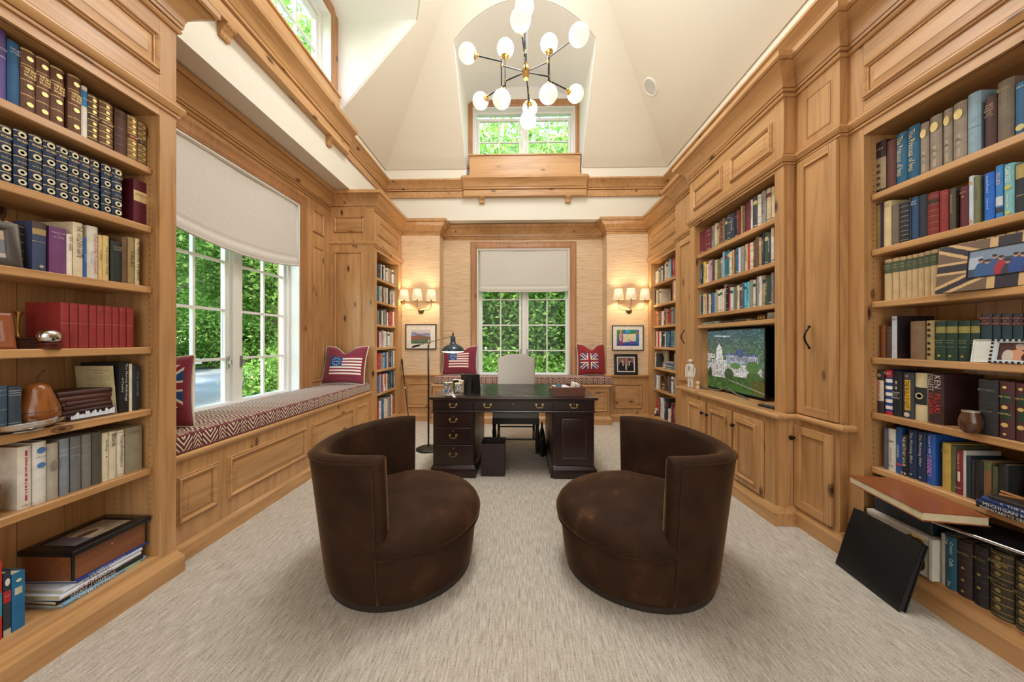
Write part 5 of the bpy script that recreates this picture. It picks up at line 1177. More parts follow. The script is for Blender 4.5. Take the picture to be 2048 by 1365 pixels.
row(1, XC, R3, SH_R[4], NR, 'fifth', [
 (214, 267, 548, '#3A322E', 'biography with portrait and red script', [('band', .28, .76, '#CFC4B4'), ('text', 'Abraham Life', .30, .74, '#B02830', .35), ('oval', .88, '#B89880', .04)]),
 (277, 334, 548, '#1F3F86', 'book with red, white and blue bands', [('band', f, f+.075, '#E4E0D8') for f in (.12, .27, .42, .57, .72)] + [('band', .84, 1.0, '#B8242C'), ('band', 0, .07, '#B8242C'), ('htext', 'FLAG', .9, .96, '#E4E0D8')]),
 (337, 409, 558, '#17191C', 'black history book with small portrait', [('band', .60, .78, '#B8B4AC', .4), ('oval', .69, '#3A3430', .04), ('htext', 'TEAM', .50, .54, '#D8D4C8'), ('htext', 'OF', .45, .48, '#D8D4C8'), ('htext', 'RIVALS', .39, .43, '#D8D4C8')]),
 (415, 505, 568, '#3A3F48', 'book with yellow panel and title', [('band', .18, .84, '#D8A82A', .12), ('text', 'THE BULLY PULPIT', .22, .82, '#2A2620', .42), ('oval', .92, '#9A8470', .03), ('oval', .08, '#C8C0B4', .05)]),
 (510, 604, 572, '#CDBF98', 'cream book with dark middle label', [('band', .34, .70, '#23282C'), ('oval', .52, '#B8AC88', .07), ('oval', .52, '#3A3A34', .04)]),
 (616, 735, 580, '#3C2628', 'thick novel with red and white lettering', [('text', 'KEN', .72, .97, '#D8D0C8', .40, .22), ('text', 'FOLLETT', .66, .99, '#D8D0C8', .34, -.22), ('text', 'PILLARS', .22, .60, '#C8302A', .40, .22), ('text', 'OF EARTH', .20, .62, '#C8302A', .34, -.22)], dict(depth=.19)),
 (1003, 1160, 625, '#26272A', 'thick black leather volume', D_bands('#3A3C40', (.2, .38, .58, .78)) + [('htext', 'RECORDS', .80, .83, '#8A8A80'), ('htext', 'VOLUME', .42, .44, '#8A8A80')], dict(fwd=.02)),
 (1166, 1289, 640, '#4A2528', 'brown and green gilt law volume', [('band', .62, .80, '#1F3A2A', .08), ('band', .34, .50, '#1F3A2A', .08), ('htext', 'THE TRIAL', .72, .75, gd), ('htext', 'PAPERS', .42, .45, gd), ('oval', .55, gd, .035), ('oval', .24, gd, .04), ('oval', .90, gd, .025), ('oval', .08, gd, .02)], dict(fwd=.02)),
 (1294, 1410, 655, '#4A2528', 'brown and green gilt law volume', [('band', .62, .80, '#1F3A2A', .08), ('band', .34, .50, '#1F3A2A', .08), ('htext', 'THE TRIAL', .72, .75, gd), ('oval', .55, gd, .035), ('oval', .24, gd, .04), ('oval', .90, gd, .025)], dict(fwd=.02))])
row(1, XC, R3, SH_R[5], NR, 'sixth', [(263, 297, 1003, '#5A606C', 'slim grey-blue book', []), (299, 359, 1008, '#C9C7C0', 'white book with black letters', [('htext', 'GB84', .68, .74, '#2A2A2A'), ('text', 'A NOVEL', .2, .55, '#7A7A78', .3), ('htext', 'MORE', .10, .15, '#2A2A2A')]), (361, 406, 995, '#1F4A86', 'blue book with red foot', [('text', 'COUNTRY', .34, .62, '#D8DCE4', .4), ('band', .18, .22, '#C03038')]),
 (408, 454, 1050, '#1B1B1C', 'black book with white capitals', [('text', 'THE HISTORY HOUR', .22, .95, '#DCD8D0', .6), ('htext', 'PB', .03, .08, '#DCD8D0')]), (457, 523, 1015, '#1A2E50', 'navy book with script title', [('text', 'The Morning After', .30, .95, '#C8C8C0', .42), ('oval', .08, '#9A9AA0', .02)]), (527, 597, 1030, '#1A2E50', 'navy book with script title', [('text', 'The Morning After', .30, .95, '#C8C8C0', .42), ('oval', .08, '#9A9AA0', .02)]),
 (600, 668, 1045, '#2456A8', 'blue book with pink capitals', [('text', 'George F. Will', .62, .96, '#D8E0F0', .34), ('text', 'SUDDENLY', .16, .58, '#E890B8', .55)]), (720, 789, 1118, '#B89C4A', 'yellow-tan book', [('htext', 'NILE', .8, .84, '#8A7838')]), (791, 828, 1140, '#5A6244', 'slim olive book', []),
 (830, 880, 1175, '#7A2430', 'maroon book with white label', [('band', .30, .52, '#D8CFC0', .25), ('text', 'TERROR OF', .56, .95, '#C8A8A0', .4), ('htext', 'KNOPF', .12, .18, '#D8CFC0')]), (882, 907, 1178, '#C2C2BC', 'slim white book', []), (909, 944, 1220, '#20323C', 'dark teal book', []), (946, 974, 1245, '#2A2C30', 'slim charcoal book', []), (976, 1040, 1250, '#1E2022', 'black cloth book', []),
 (1042, 1105, 1262, '#7A5A3A', 'tan and green book', [('band', .80, 1.0, '#5A6244')]), (1110, 1156, 1300, '#4C5238', 'green-brown book', []), (1160, 1235, 1285, '#1F2124', 'thick black book', [])])
row(1, 2.02, R4, .149, NR, 'bottom', [(835, 864, 530, '#A8A49C', 'slim grey-white book', [], dict(hmax=.315)), (867, 950, 552, '#1B5468', 'teal book with white title', [('text', 'Crisis', .64, .95, '#D8E4E4', .3, .2), ('text', 'Calla', .44, .60, '#D8E4E4', .35, .2), ('text', 'CH', .84, .95, '#D8E4E4', .3, -.25), ('text', 'Press', .04, .14, '#D8E4E4', .3)], dict(hmax=.315)),
 (953, 1064, 590, '#2E1E1A', 'dark brown ribbed leather volume', D_bands('#5A4230', (.18, .42, .64, .88)) + [('oval', .30, '#A08858', .022), ('oval', .52, '#A08858', .022), ('oval', .10, '#A08858', .022), ('htext', 'SACRED', .76, .80, '#A08858')], dict(hmax=.315)), (1070, 1180, 620, '#1E1A1A', 'black ribbed leather volume', D_bands('#4A4034', (.18, .42, .64, .88)) + [('oval', .30, '#A08858', .022), ('oval', .52, '#A08858', .022), ('htext', 'MUSIC', .76, .80, '#A08858')], dict(hmax=.315)),
 (1186, 1362, 660, '#3A3020', 'thick gilt volume with ribs', D_orn('#8E7B45', '#2A241A') + [('htext', 'SHAKESPEARE', .80, .84, '#B8A468')], dict(curve=.016, hmax=.315)), (1368, 1530, 740, '#362C20', 'thick gilt volume with ribs', D_orn('#8E7B45', '#2A241A'), dict(curve=.016, hmax=.314)), (1536, 1720, 800, '#2E2620', 'thick dark gilt volume', D_orn('#8E7B45', '#2A241A'), dict(curve=.016, hmax=.31))], depth=.18)

# ---- far shelves: television unit, far right, far left; simpler books, one object each
PAL = {'cream': '#D8CDB8', 'white': '#DAD8D2', 'grey': '#8C8C88', 'tan': '#B09670', 'brown': '#6A4A34', 'maroon': '#6E2430', 'red': '#B03030', 'navy': '#24344E', 'blue': '#2F6298', 'pale blue': '#8FB0C4', 'teal': '#2F6E7C', 'green': '#38523C',
       'black': '#1C1D20', 'yellow': '#D0AE4A', 'pink': '#B890A0', 'orange': '#B8623A', 'olive': '#6E6C48', 'charcoal': '#3A3C40', 'aqua': '#6EC0CC', 'sand': '#C6B48E'}
DARK = {'brown', 'maroon', 'navy', 'teal', 'green', 'black', 'charcoal', 'blue', 'red', 'olive'}
FAR = []
def far_row(sg, Xs, shelf_z, ua, ub, names, hs, case_name, shelf_name, gap=.0006, hj=.02, seed=1):
    """names: colour words left to right as seen; widths random but filling ua..ub"""
    rnd = random.Random(seed); ya, yb = onX(ua, 600, Xs).y, onX(ub, 600, Xs).y; k = len(names)
    ws = [rnd.uniform(.65, 1.35) for _ in names]; tot = sum(ws); y = ya
    for i, nm in enumerate(names):
        y2 = y + (yb-ya)*ws[i]/tot
        hh = (hs[i] if isinstance(hs, (list, tuple)) else hs) + rnd.uniform(-hj, hj)
        lt_ = '#D8CFB8' if nm in DARK else '#3A3430'; deco = []
        q = rnd.random()
        if q < .45: deco = [('text', rnd.choice(['WINTER', 'A LIFE', 'LETTERS', 'THE ROAD', 'RIVERS', 'HOME', 'LIGHT', 'PEACE', 'NIGHT', 'SEASONS']), rnd.uniform(.25, .4), rnd.uniform(.75, .93), lt_ if rnd.random() < .8 else '#B8843A', .45)]
        elif q < .7: deco = [('band', .74, .86, rnd.choice(['#2E3A54', '#7A2A2A', '#C8B88A', '#2E4A3A'])), ('band', .08, .10, lt_)]
        elif q < .85: deco = [('band', f, f+.012, lt_) for f in (.1, .3, .7, .88)]
        FAR.append(dict(sg=sg, Xs=Xs + sg*rnd.uniform(0, .012), y=(min(y, y2)+gap/2, max(y, y2)-gap/2), z=shelf_z, h=hh, nm=nm, deco=deco, case=case_name, shelf=shelf_name, i=i, px=abs(ub-ua)*ws[i]/tot))
        y = y2
TVn = 'television cabinet'; XT = 1.955
T1 = SH_T = [2.243, 1.912, 1.592, 1.48]
far_row(1, XT, T1[0], 1394, 1429, ['maroon']*4 + ['grey'], .235, TVn, 'top', hj=.002, seed=3)
far_row(1, XT, T1[0], 1430, 1547, ['sand', 'tan', 'brown', 'maroon', 'olive', 'navy', 'charcoal', 'navy', 'black', 'maroon', 'tan', 'brown', 'maroon', 'maroon', 'white', 'charcoal', 'cream', 'grey', 'sand', 'cream'], [.24, .23, .24, .245, .245, .24, .245, .24, .24, .24, .255, .24, .26, .27, .26, .27, .265, .27, .27, .265], TVn, 'top', hj=.004, seed=4)
far_row(1, XT, T1[1], 1394, 1547, ['white', 'blue', 'black', 'yellow', 'cream', 'pink', 'pink', 'charcoal', 'sand', 'olive', 'grey', 'pale blue', 'teal', 'teal', 'cream', 'tan', 'brown', 'blue', 'white', 'grey', 'sand', 'red', 'cream', 'brown', 'brown', 'tan', 'navy', 'green', 'charcoal', 'white'],
 [.21, .22, .21, .24, .20, .22, .23, .22, .21, .20, .21, .26, .245, .25, .23, .23, .22, .23, .235, .235, .24, .23, .23, .24, .25, .24, .27, .265, .25, .28], TVn, 'second', hj=.006, seed=5)
far_row(1, XT, T1[2], 1394, 1547, ['teal', 'pale blue', 'charcoal', 'cream', 'sand', 'sand', 'brown', 'cream', 'navy', 'blue', 'pale blue', 'tan', 'white', 'cream', 'white', 'grey', 'black', 'red', 'white', 'pale blue', 'olive', 'white', 'brown', 'blue', 'aqua', 'aqua', 'grey', 'cream', 'charcoal', 'grey', 'white', 'tan', 'green', 'charcoal', 'grey'],
 [.20, .21, .20, .22, .22, .215, .22, .2, .2, .21, .2, .22, .215, .22, .22, .26, .23, .225, .22, .21, .21, .22, .23, .23, .23, .225, .24, .23, .235, .25, .24, .24, .23, .24, .245], TVn, 'third', hj=.008, seed=6)
XF_ = 2.135
FRn = 'far right bookcase'
far_row(1, XF_, SH_F[0], 1305, 1362, ['cream', 'white', 'cream', 'white', 'tan', 'grey', 'cream', 'charcoal', 'white', 'sand', 'white', 'pale blue', 'navy', 'red', 'charcoal', 'white', 'white'], [.2+.006*i for i in range(17)], FRn, 'top', seed=7)
far_row(1, XF_, SH_F[1], 1305, 1321, ['white', 'navy', 'cream', 'tan', 'cream'], .23, FRn, 'second', seed=8)
far_row(1, XF_, SH_F[1], 1344, 1363, ['orange', 'cream', 'white', 'tan', 'navy', 'blue'], .26, FRn, 'second', seed=81)
far_row(1, XF_, SH_F[2], 1307, 1346, ['red', 'orange', 'tan', 'brown', 'maroon', 'white', 'brown', 'tan', 'red', 'brown', 'grey'], .23, FRn, 'third', seed=9)
far_row(1, XF_, SH_F[3], 1306, 1363, ['navy', 'navy', 'white', 'red', 'white', 'black', 'black', 'cream', 'teal', 'blue', 'navy', 'teal', 'grey', 'cream', 'orange', 'white'], .235, FRn, 'fourth', seed=10)
far_row(1, XF_, SH_F[4], 1306, 1314, ['cream', 'white', 'charcoal'], .22, FRn, 'fifth', seed=11)
far_row(1, XF_, SH_F[4], 1348, 1363, ['grey', 'white', 'white', 'red'], .25, FRn, 'fifth', seed=12)
far_row(1, XF_, SH_F[5], 1306, 1316, ['charcoal', 'blue', 'white'], .22, FRn, 'sixth', seed=13)
far_row(1, XF_, SH_F[5], 1335, 1363, ['brown', 'navy', 'white', 'grey', 'blue', 'yellow', 'white'], .23, FRn, 'sixth', seed=14)
far_row(1, XF_, .149, 1312, 1363, ['red', 'charcoal', 'white', 'white', 'navy', 'black', 'white', 'maroon', 'brown', 'charcoal', 'grey'], [.28, .27, .30, .26, .30, .31, .2, .27, .26, .28, .30], FRn, 'bottom', seed=15)
XG = -2.01; FLn = 'far left bookcase'
for q, (z, nm, ub, hh) in enumerate(((SH_F[0], ['navy', 'charcoal', 'white', 'black', 'white', 'grey', 'white', 'cream', 'tan', 'grey', 'white', 'pale blue', 'navy', 'white'], 795, .22), (SH_F[1], ['teal', 'pale blue', 'cream', 'brown', 'sand', 'grey', 'white', 'charcoal', 'cream', 'grey', 'white', 'tan', 'red'], 795, .225),
    (SH_F[2], ['grey', 'black', 'charcoal', 'white', 'green', 'grey', 'black', 'white', 'maroon', 'red', 'red', 'white', 'pink'], 791, .22), (SH_F[3], ['maroon', 'white', 'pink', 'cream', 'white', 'grey', 'white', 'pale blue', 'cream', 'sand', 'orange', 'cream', 'white'], 795, .225),
    (SH_F[4], ['red', 'red', 'grey', 'pale blue', 'blue', 'cream', 'brown', 'navy', 'pale blue', 'green', 'white'], 789, .24), (SH_F[5], ['blue', 'pink', 'maroon', 'white', 'red', 'cream', 'green', 'navy', 'blue', 'charcoal', 'white'], 790, .25), (.149, ['red', 'white', 'blue', 'cream', 'white', 'grey', 'charcoal', 'white', 'orange', 'brown', 'navy', 'white'], 797, .30))):
    far_row(-1, XG, z, 756, ub, nm, hh, FLn, ['top', 'second', 'third', 'fourth', 'fifth', 'sixth', 'bottom'][q], seed=30+q)
FAR.sort(key=lambda d: -d['px']*(1.25 if d['case'] == TVn else 1))
NEAR_N = sum(1 for o in C.objects if o.name.split('.')[0] == 'book')
keep = 300 - NEAR_N; rest = MB(); rest_m = []
for j, d in enumerate(FAR):
    w = d['y'][1]-d['y'][0]
    base, mats, loc = book(d['sg'], d['Xs'], d['y'][0], d['y'][1], d['z']+.0004, d['h'], .15, PAL[d['nm']], d['deco'], None, None, parts=False)
    # faces of the shell (prism 10 + 2 boards) are cover, then the page block
    nfp = 11; mi = [0]*(nfp+12) + [1]*6; base.m[:len(mi)] = mi
    if j < keep:
        o = base.build('book', mats, loc=loc, fix=False)
        size = 'slim' if w < .024 else ('thick' if w > .045 else 'medium')
        tag(o, '%s %s book, %s from the left, %s shelf, %s' % (size, d['nm'], ordn(d['i'] if d['case'] != TVn or d['shelf'] != 'top' or d['Xs'] else d['i']), d['shelf'], d['case']), 'book', 'books on the %s shelf of the %s' % (d['shelf'], d['case']))
        BIG.append((o, d))
    else:
        k = len(rest.v); rest.v += base.v; rest.f += [[i+k for i in f] for f in base.f]
        for m_ in mats:
            if m_ not in rest_m: rest_m.append(m_)
        rest.m += [rest_m.index(mats[i]) for i in base.m]
# left-to-right rank on each shelf for the labels
import collections
byshelf = collections.defaultdict(list)
for d in FAR: byshelf[(d['case'], d['shelf'])].append(d)
for k_, lst in byshelf.items():
    lst.sort(key=lambda d: -d['y'][0] if d['sg'] > 0 else d['y'][0])
    for r, d in enumerate(lst): d['rank'] = r
for o, d in BIG:
    w = d['y'][1]-d['y'][0]; size = 'slim' if w < .030 else ('thick' if w > .048 else 'medium')
    o['label'] = '%s %s book, %s from the left, %s shelf, %s' % (size, d['nm'], ordn(d['rank']), d['shelf'], d['case'])
if rest.f: tag(rest.build('small_books', rest_m, loc=(-1.98, 5, .15), fix=False), 'the smallest, farthest books on the two far narrow bookcases', 'books', kind='stuff')
# ---------------------------------------------------------------- pictures, frames, things on shelves
paper_print = attr_mat('photo_print', .35)
def base_img(s, c): return np.ones(s.shape+(3,))*np.array(lin(c))
def blob(c, s, t, x, y, rx, ry, col): q = ((s-x)/rx)**2+((t-y)/ry)**2 < 1; return np.where(q[..., None], np.array(lin(col)), c)
def rect(c, s, t, x0, x1, y0, y1, col): q = (s > x0) & (s < x1) & (t > y0) & (t < y1); return np.where(q[..., None], np.array(lin(col)), c)
def grain(c, s, t, k, amt, seed=1):
    r = np.random.RandomState(seed).rand(k, k); i = np.clip((s*k).astype(int), 0, k-1); j = np.clip((t*k).astype(int), 0, k-1)
    return np.clip(c*(1-amt+2*amt*r[j, i])[..., None], 0, 1)
def img_screen(s, t):
    c = grain(base_img(s, '#5C7058'), s, t, 46, .09, 2)
    up = np.clip((t-.62)/.38, 0, 1)[..., None]; c = c*(1-up*.55)+np.array(lin('#3A5A78'))*up*.55
    c = blob(c, s, t, .42, .90, .10, .012, '#B8C8DC'); c = blob(c, s, t, .30, .91, .08, .010, '#B8C8DC')
    low = t < .30+.03*np.sin(s*12); c = np.where(low[..., None], grain(base_img(s, '#3E5E2C'), s, t, 40, .08, 3), c)
    for x, y, w, h, k in ((.12, .52, .06, .05, 1), (.18, .56, .08, .04, 2), (.08, .60, .05, .06, 3), (.66, .50, .12, .08, 4), (.90, .36, .07, .05, 5)): c = rect(c, s, t, x-w, x+w, y-h, y+h, '#BDB4AA')
    # domed library behind
    c = rect(c, s, t, .46, .92, .46, .60, '#A8A4B0'); c = rect(c, s, t, .46, .92, .585, .62, '#5A6488'); c = blob(c, s, t, .67, .63, .065, .07, '#4E5A80')
    for k in range(16): c = rect(c, s, t, .475+k*.028, .485+k*.028, .49, .56, '#6E6C80')
    # wings and centre of the domed white building
    W_ = '#C4BEB6'; S_ = '#A49E99'
    c = rect(c, s, t, .02, .78, .28, .46, W_); c = rect(c, s, t, .02, .78, .435, .465, '#7E9AA0'); c = rect(c, s, t, .20, .46, .20, .50, W_); c = rect(c, s, t, .56, .80, .25, .44, '#CFC8C2')
    for k in range(22): c = rect(c, s, t, .03+k*.034, .042+k*.034, .31, .41, S_)
    for k in range(12): c = rect(c, s, t, .215+k*.02, .223+k*.02, .23, .30, '#9A948E')
    q = (np.abs(s-.335) < (.50-t)*1.8*.5) & (t > .46) & (t < .50); c = np.where(q[..., None], np.array(lin('#E4DED8')), c)
    c = rect(c, s, t, .265, .405, .49, .57, W_); c = rect(c, s, t, .28, .39, .57, .63, '#CCC8C2')
    for k in range(9): c = rect(c, s, t, .285+k*.0125, .290+k*.0125, .575, .625, S_)
    c = blob(c, s, t, .335, .63, .052, .12, '#D4D0CA'); c = rect(c, s, t, .326, .344, .74, .775, '#E4E0DA'); c = rect(c, s, t, .332, .338, .77, .80, '#D0CCC8')
    for x, y, rx, ry, col in ((.50, .27, .075, .10, '#3A4A28'), (.17, .26, .03, .10, '#33402A'), (.10, .26, .035, .09, '#3A4A2C'), (.86, .24, .10, .13, '#4A6230'), (.93, .12, .10, .12, '#5A5A2C'), (.60, .42, .08, .05, '#5E8044'), (.85, .42, .09, .09, '#56753E'), (.58, .06, .12, .05, '#3C6A26')): c = grain(blob(c, s, t, x, y, rx, ry, col), s, t, 50, .06, 7)
    q = (np.abs(t-(.18-.25*(s-.5))) < .006) & (s > .5); return np.where(q[..., None], np.array(lin('#A8A890')), c)
# television
def television():
    yR, yL = 2.93, 3.80; a = onX(1529, 658.7, 2.07); b = onX(1404, 663, 2.03); pR, pL = Vector((2.07, a.y, 0)), Vector((2.03, b.y, 0))
    z1 = (a.z+b.z)/2; z0 = (onX(1527.8, 795.9, 2.07).z+onX(1406, 773, 2.03).z)/2
    z0 += .005
    t = thing('television', 'black flat television showing a white domed capitol building', 'television', ((2.05), (a.y+b.y)/2, .797))
    u = (pR-pL); wd = u.length; u.normalize(); n = Vector((-u.y, u.x, 0)); n = n if n.x < 0 else -n
    M = Matrix(((u.x, -n.x, 0, pL.x), (u.y, -n.y, 0, pL.y), (0, 0, 1, 0), (0, 0, 0, 1)))   # local x along, y away from the room
    m = MB(M); m.cbox(-.012, wd+.012, .002, .030, z0-.016, z1+.012, .003); m.build('casing', dkblack, t, smooth=40)
    m = MB(M); m.rings((-.012, .0015, z0-.016), (1, 0, 0), (0, 0, 1), (0, -1, 0), wd+.024, z1-z0+.028, [(0, 0), (.001, .004), (.010, .004), (.011, .0)], cap=False); m.build('bezel', dkblack, t)
    sc_ = attr_mat('lit_screen', .12, .62)
    printed('screen', lambda s, q: M @ Vector((wd*s, -.0005, z0+(z1-z0)*q)), 240, 140, img_screen, t, sc_)
    sb = flat('brushed_steel', '#8E9498', .3, .8)
    m = MB(M); m.cbox(wd/2-.06, wd/2+.06, .0, .03, .86, z0-.01, .004); m.build('neck', sb, t)
    pts = [(wd/2-.42, -.10, .806), (wd/2-.2, -.045, .808), (wd/2, -.02, .83), (wd/2+.2, -.045, .808), (wd/2+.42, -.10, .806)]
    m = MB(M); m.tube([(x, y*.6, z) for x, y, z in [(wd/2+(i-10)/10*.40, -.14*((i-10)/10)**2-.02, .806+.05*max(0, 1-abs(i-10)/3.5)) for i in range(21)]], .008, 8); m.build('stand', sb, t, smooth=60)
    return t
television()
# remote control on the counter
t = thing('remote_control', 'black remote control lying on the counter in front of the television', 'remote', (1.905, 2.66, .797), R(96)); L = WM[t.name]
m = MB(L); m.cbox(-.085, .085, -.022, .022, 0, .018, .006); m.build('body', dkblack, t, smooth=50)
for i in range(7):
    for j in (-1, 0, 1): m = MB(L); m.lathe([(.004, 0), (.004, .002), (.001, .0025)], (-.065+i*.02, j*.012, .018), 8); m.build('button', flat('button_grey', '#6E7074', .5), t)
# white figurine of a man in hat and suit
def figurine(x, y, z, h, rz):
    t = thing('figurine', 'white figurine of a man in hat and suit beside the television', 'figurine', (x, y, z), rz); L = WM[t.name] @ Matrix.Scale(h, 4); wm = flat('white_plaster_figure', '#D8D4CA', .5)
    m = MB(L)
    for s in (-1, 1):
        m.tube([(s*.055, 0, .03), (s*.058, 0, .12), (s*.052, .0, .27), (s*.04, 0, .46)], [.042, .042, .052, .062], 10); m.sphere((s*.06, -.035, .016), .03, 10, 6, sc_=(.85, 1.6, .6))
        m.tube([(s*.125, 0, .79), (s*.155, .0, .66), (s*.165, -.01, .55), (s*.15, -.03, .44), (s*.145, -.04, .40)], [.045, .040, .034, .03, .024], 8); m.sphere((s*.143, -.045, .375), .028, 8, 6, sc_=(.8, .9, 1.2))
    m.lathe([(.001, .36), (.135, .38), (.138, .44), (.118, .56), (.125, .68), (.135, .76), (.115, .81), (.05, .835), (.001, .84)], n=18, sy=.62)
    m.sphere((0, 0, .895), .056, 14, 10, sc_=(.9, .95, 1.15)); m.sphere((0, -.055, .89), .012, 8, 5); m.build('figure', wm, t, smooth=60)
    m = MB(L); m.lathe([(.105, .925), (.108, .932), (.07, .938), (.062, .975), (.055, .995), (.001, .985)], n=20, sy=1.05); m.build('hat', wm, t, smooth=50)
    m = MB(L); m.box(-.012, .012, -.088, -.080, .60, .77); m.build('necktie', flat('grey_tie', '#6A6864', .6), t)
figurine(1.875, 3.80, .797, .315, R(-62))
t = thing('small_bust', 'tiny cream bust behind the white figurine', 'ornament', (1.925, 3.74, .797))
m = MB(); m.lathe([(.02, 0), (.022, .015), (.012, .03), (.016, .04), (.02, .055), (.014, .075), (.001, .08)], (1.925, 3.74, .797), 14); m.build('bust', flat('cream_stone', '#CDBFA4', .6), t, smooth=60)

# framed pictures ------------------------------------------------
def framed(name, label, M0, w, h, fw, fmat, colf, mount=0, mcol='#E8E2D6', res=(90, 70), easel=False, depth=.018, mount_in=None):
    """local: x right, z up, faces -y; M0 places the lower centre of the frame"""
    t = thing(name, label, 'picture', M0.translation); M = M0
    m = MB(M); m.rings((-w/2, 0, 0), (1, 0, 0), (0, 0, 1), (0, -1, 0), w, h, [(0, -depth), (0, .0), (fw*.25, .004), (fw*.8, .002), (fw, -.004)], cap=False); m.box(-w/2+.001, w/2-.001, depth-.002, depth, .001, h-.001); m.build('frame', fmat, t, smooth=30)
    if mount:
        m = MB(M); m.rings((-w/2+fw, .0045, fw), (1, 0, 0), (0, 0, 1), (0, -1, 0), w-2*fw, h-2*fw, [(0, 0), (mount, 0), (mount+.002, -.001)], cap=False); m.build('mount', flat('mount_'+mcol[1:].lower(), mcol, .8), t)
    q = fw+mount
    printed('print', lambda s, u: M @ Vector((-w/2+q+(w-2*q)*s, .006, q+(h-2*q)*u)), res[0], res[1], colf, t, paper_print)
    m = MB(M); m.box(-w/2+fw, w/2-fw, .0005, .0015, fw, h-fw); m.build('glass', pane_m, t)
    if easel:
        m = MB(M); m.add([(-.02, depth, h*.75), (.02, depth, h*.75), (.02, depth+.09, .006), (-.02, depth+.09, .006), (-.02, depth+.003, h*.75), (.02, depth+.003, h*.75), (.02, depth+.093, .006), (-.02, depth+.093, .006)], [(0,1,2,3), (4,7,6,5), (0,4,5,1), (3,2,6,7), (0,3,7,4), (1,5,6,2)]); m.build('easel_leg', dkblack, t)
    return t
def place(x, y, z, rz=0, lean=0): return Matrix.Translation((x, y, z)) @ Matrix.Rotation(rz, 4, 'Z') @ Matrix.Rotation(R(-lean), 4, 'X')
def img_hills(s, t):
    c = base_img(s, '#D4C9C4'); c = np.where((t < .74+.05*np.sin(s*9+.5)+.04*np.sin(s*5))[..., None], np.array(lin('#7F8BB8')), c)
    c = np.where((t < .64+.02*np.sin(s*14))[..., None], np.array(lin('#9AA8C8')), c); c = np.where((t < .56+.10*np.exp(-((s-.45)/.22)**2)-.05*s)[..., None], np.array(lin('#8A6650')), c)
    c = np.where(((t < .46+.06*np.sin(s*13)) & (s < .45))[..., None], np.array(lin('#A0605A')), c); c = np.where((t < .24+.10*s+.03*np.sin(s*11))[..., None], np.array(lin('#5A7A5C')), c); c = np.where((t < .10)[..., None], np.array(lin('#4A6A4C')), c)
    return grain(c, s, t, 40, .10, 4)
def img_scroll(s, t):
    c = base_img(s, '#2E6FA8'); c = rect(c, s, t, 0, .3, .5, 1, '#3F9A4A'); c = rect(c, s, t, .55, .8, .62, 1, '#3A8A46'); c = rect(c, s, t, .80, 1, .5, 1, '#3A78B8'); c = rect(c, s, t, 0, 1, 0, .16, '#2A4A9A'); c = rect(c, s, t, .38, .6, .78, 1, '#4A9ACC')
    q = (s > .20) & (s < .86) & (t > .22+.12*(s-.2)) & (t < .72+.10*np.abs(s-.5)); c = np.where(q[..., None], np.array(lin('#DED3B4')), c)
    c = blob(c, s, t, .18, .52, .11, .42, '#7A2A58'); c = blob(c, s, t, .18, .55, .07, .30, '#C8BCC8')
    for k in range(7): c = rect(c, s, t, .13, .24, .28+k*.075, .305+k*.075, '#B02A30')
    c = blob(c, s, t, .18, .93, .05, .06, '#D8A030'); c = blob(c, s, t, .19, .12, .06, .08, '#C0302C'); c = blob(c, s, t, .66, .22, .07, .10, '#8A4A9A'); c = blob(c, s, t, .90, .80, .06, .10, '#9A6A3A')
    q = (np.abs(t-(.30+1.3*(s-.50))) < .02) & (s > .5) & (s < .60); c = np.where(q[..., None], np.array(lin('#3A3430')), c)
    return c
def img_two_people(s, t):
    c = base_img(s, '#7A5A58'); c = grain(c, s, t, 16, .15, 5); c = rect(c, s, t, .45, .62, .30, .95, '#A07A6A')
    for x, hx in ((.26, .30), (.80, .74)): c = blob(c, s, t, x, .18, .23, .48, '#15151A'); c = blob(c, s, t, hx, .74, .075, .13, '#C9A08A'); c = blob(c, s, t, hx, .82, .075, .07, '#8A8480' if x < .5 else '#2A2220'); c = blob(c, s, t, hx+(.03 if x < .5 else -.03), .50, .03, .13, '#E4E0DC')
    c = blob(c, s, t, .52, .42, .05, .10, '#C8A890'); c = rect(c, s, t, .47, .57, .12, .34, '#B8B0A8'); return c
def img_family(s, t):
    c = base_img(s, '#3A4A62'); c = rect(c, s, t, 0, 1, .62, 1, '#7A8AA0'); c = rect(c, s, t, 0, .18, .3, .75, '#A8B4C4')
    rnd = random.Random(5)
    for k in range(9): x = .16+k*.085; y = .52+rnd.uniform(-.12, .14); cl = rnd.choice(['#8A2A34', '#2A4A8A', '#5A3A5A', '#3A3A4A', '#A03040', '#34588A']); c = blob(c, s, t, x, y-.38, .075, .34, cl); c = blob(c, s, t, x, y+.02, .032, .07, '#B88C78'); c = blob(c, s, t, x, y+.07, .034, .05, '#3A2A22')
    return c
def img_couple(s, t):
    c = base_img(s, '#4A3030'); c = blob(c, s, t, .36, .2, .24, .42, '#D09878'); c = blob(c, s, t, .20, .22, .12, .40, '#C8BCB0'); c = blob(c, s, t, .74, .18, .26, .42, '#3A2228'); c = blob(c, s, t, .44, .76, .10, .17, '#C89880'); c = blob(c, s, t, .62, .74, .09, .16, '#C09078'); c = blob(c, s, t, .43, .88, .10, .09, '#A89C94'); return c
def img_cards(s, t):
    c = base_img(s, '#6E7076'); c = blob(c, s, t, .62, .34, .26, .17, '#D8DADC'); c = blob(c, s, t, .40, .70, .14, .10, '#DCDEE0'); c = blob(c, s, t, .80, .62, .07, .06, '#E0E0E0'); c = rect(c, s, t, .3, 1, 0, .16, '#B0A89C'); c = blob(c, s, t, .95, .85, .2, .2, '#B49A80'); return c
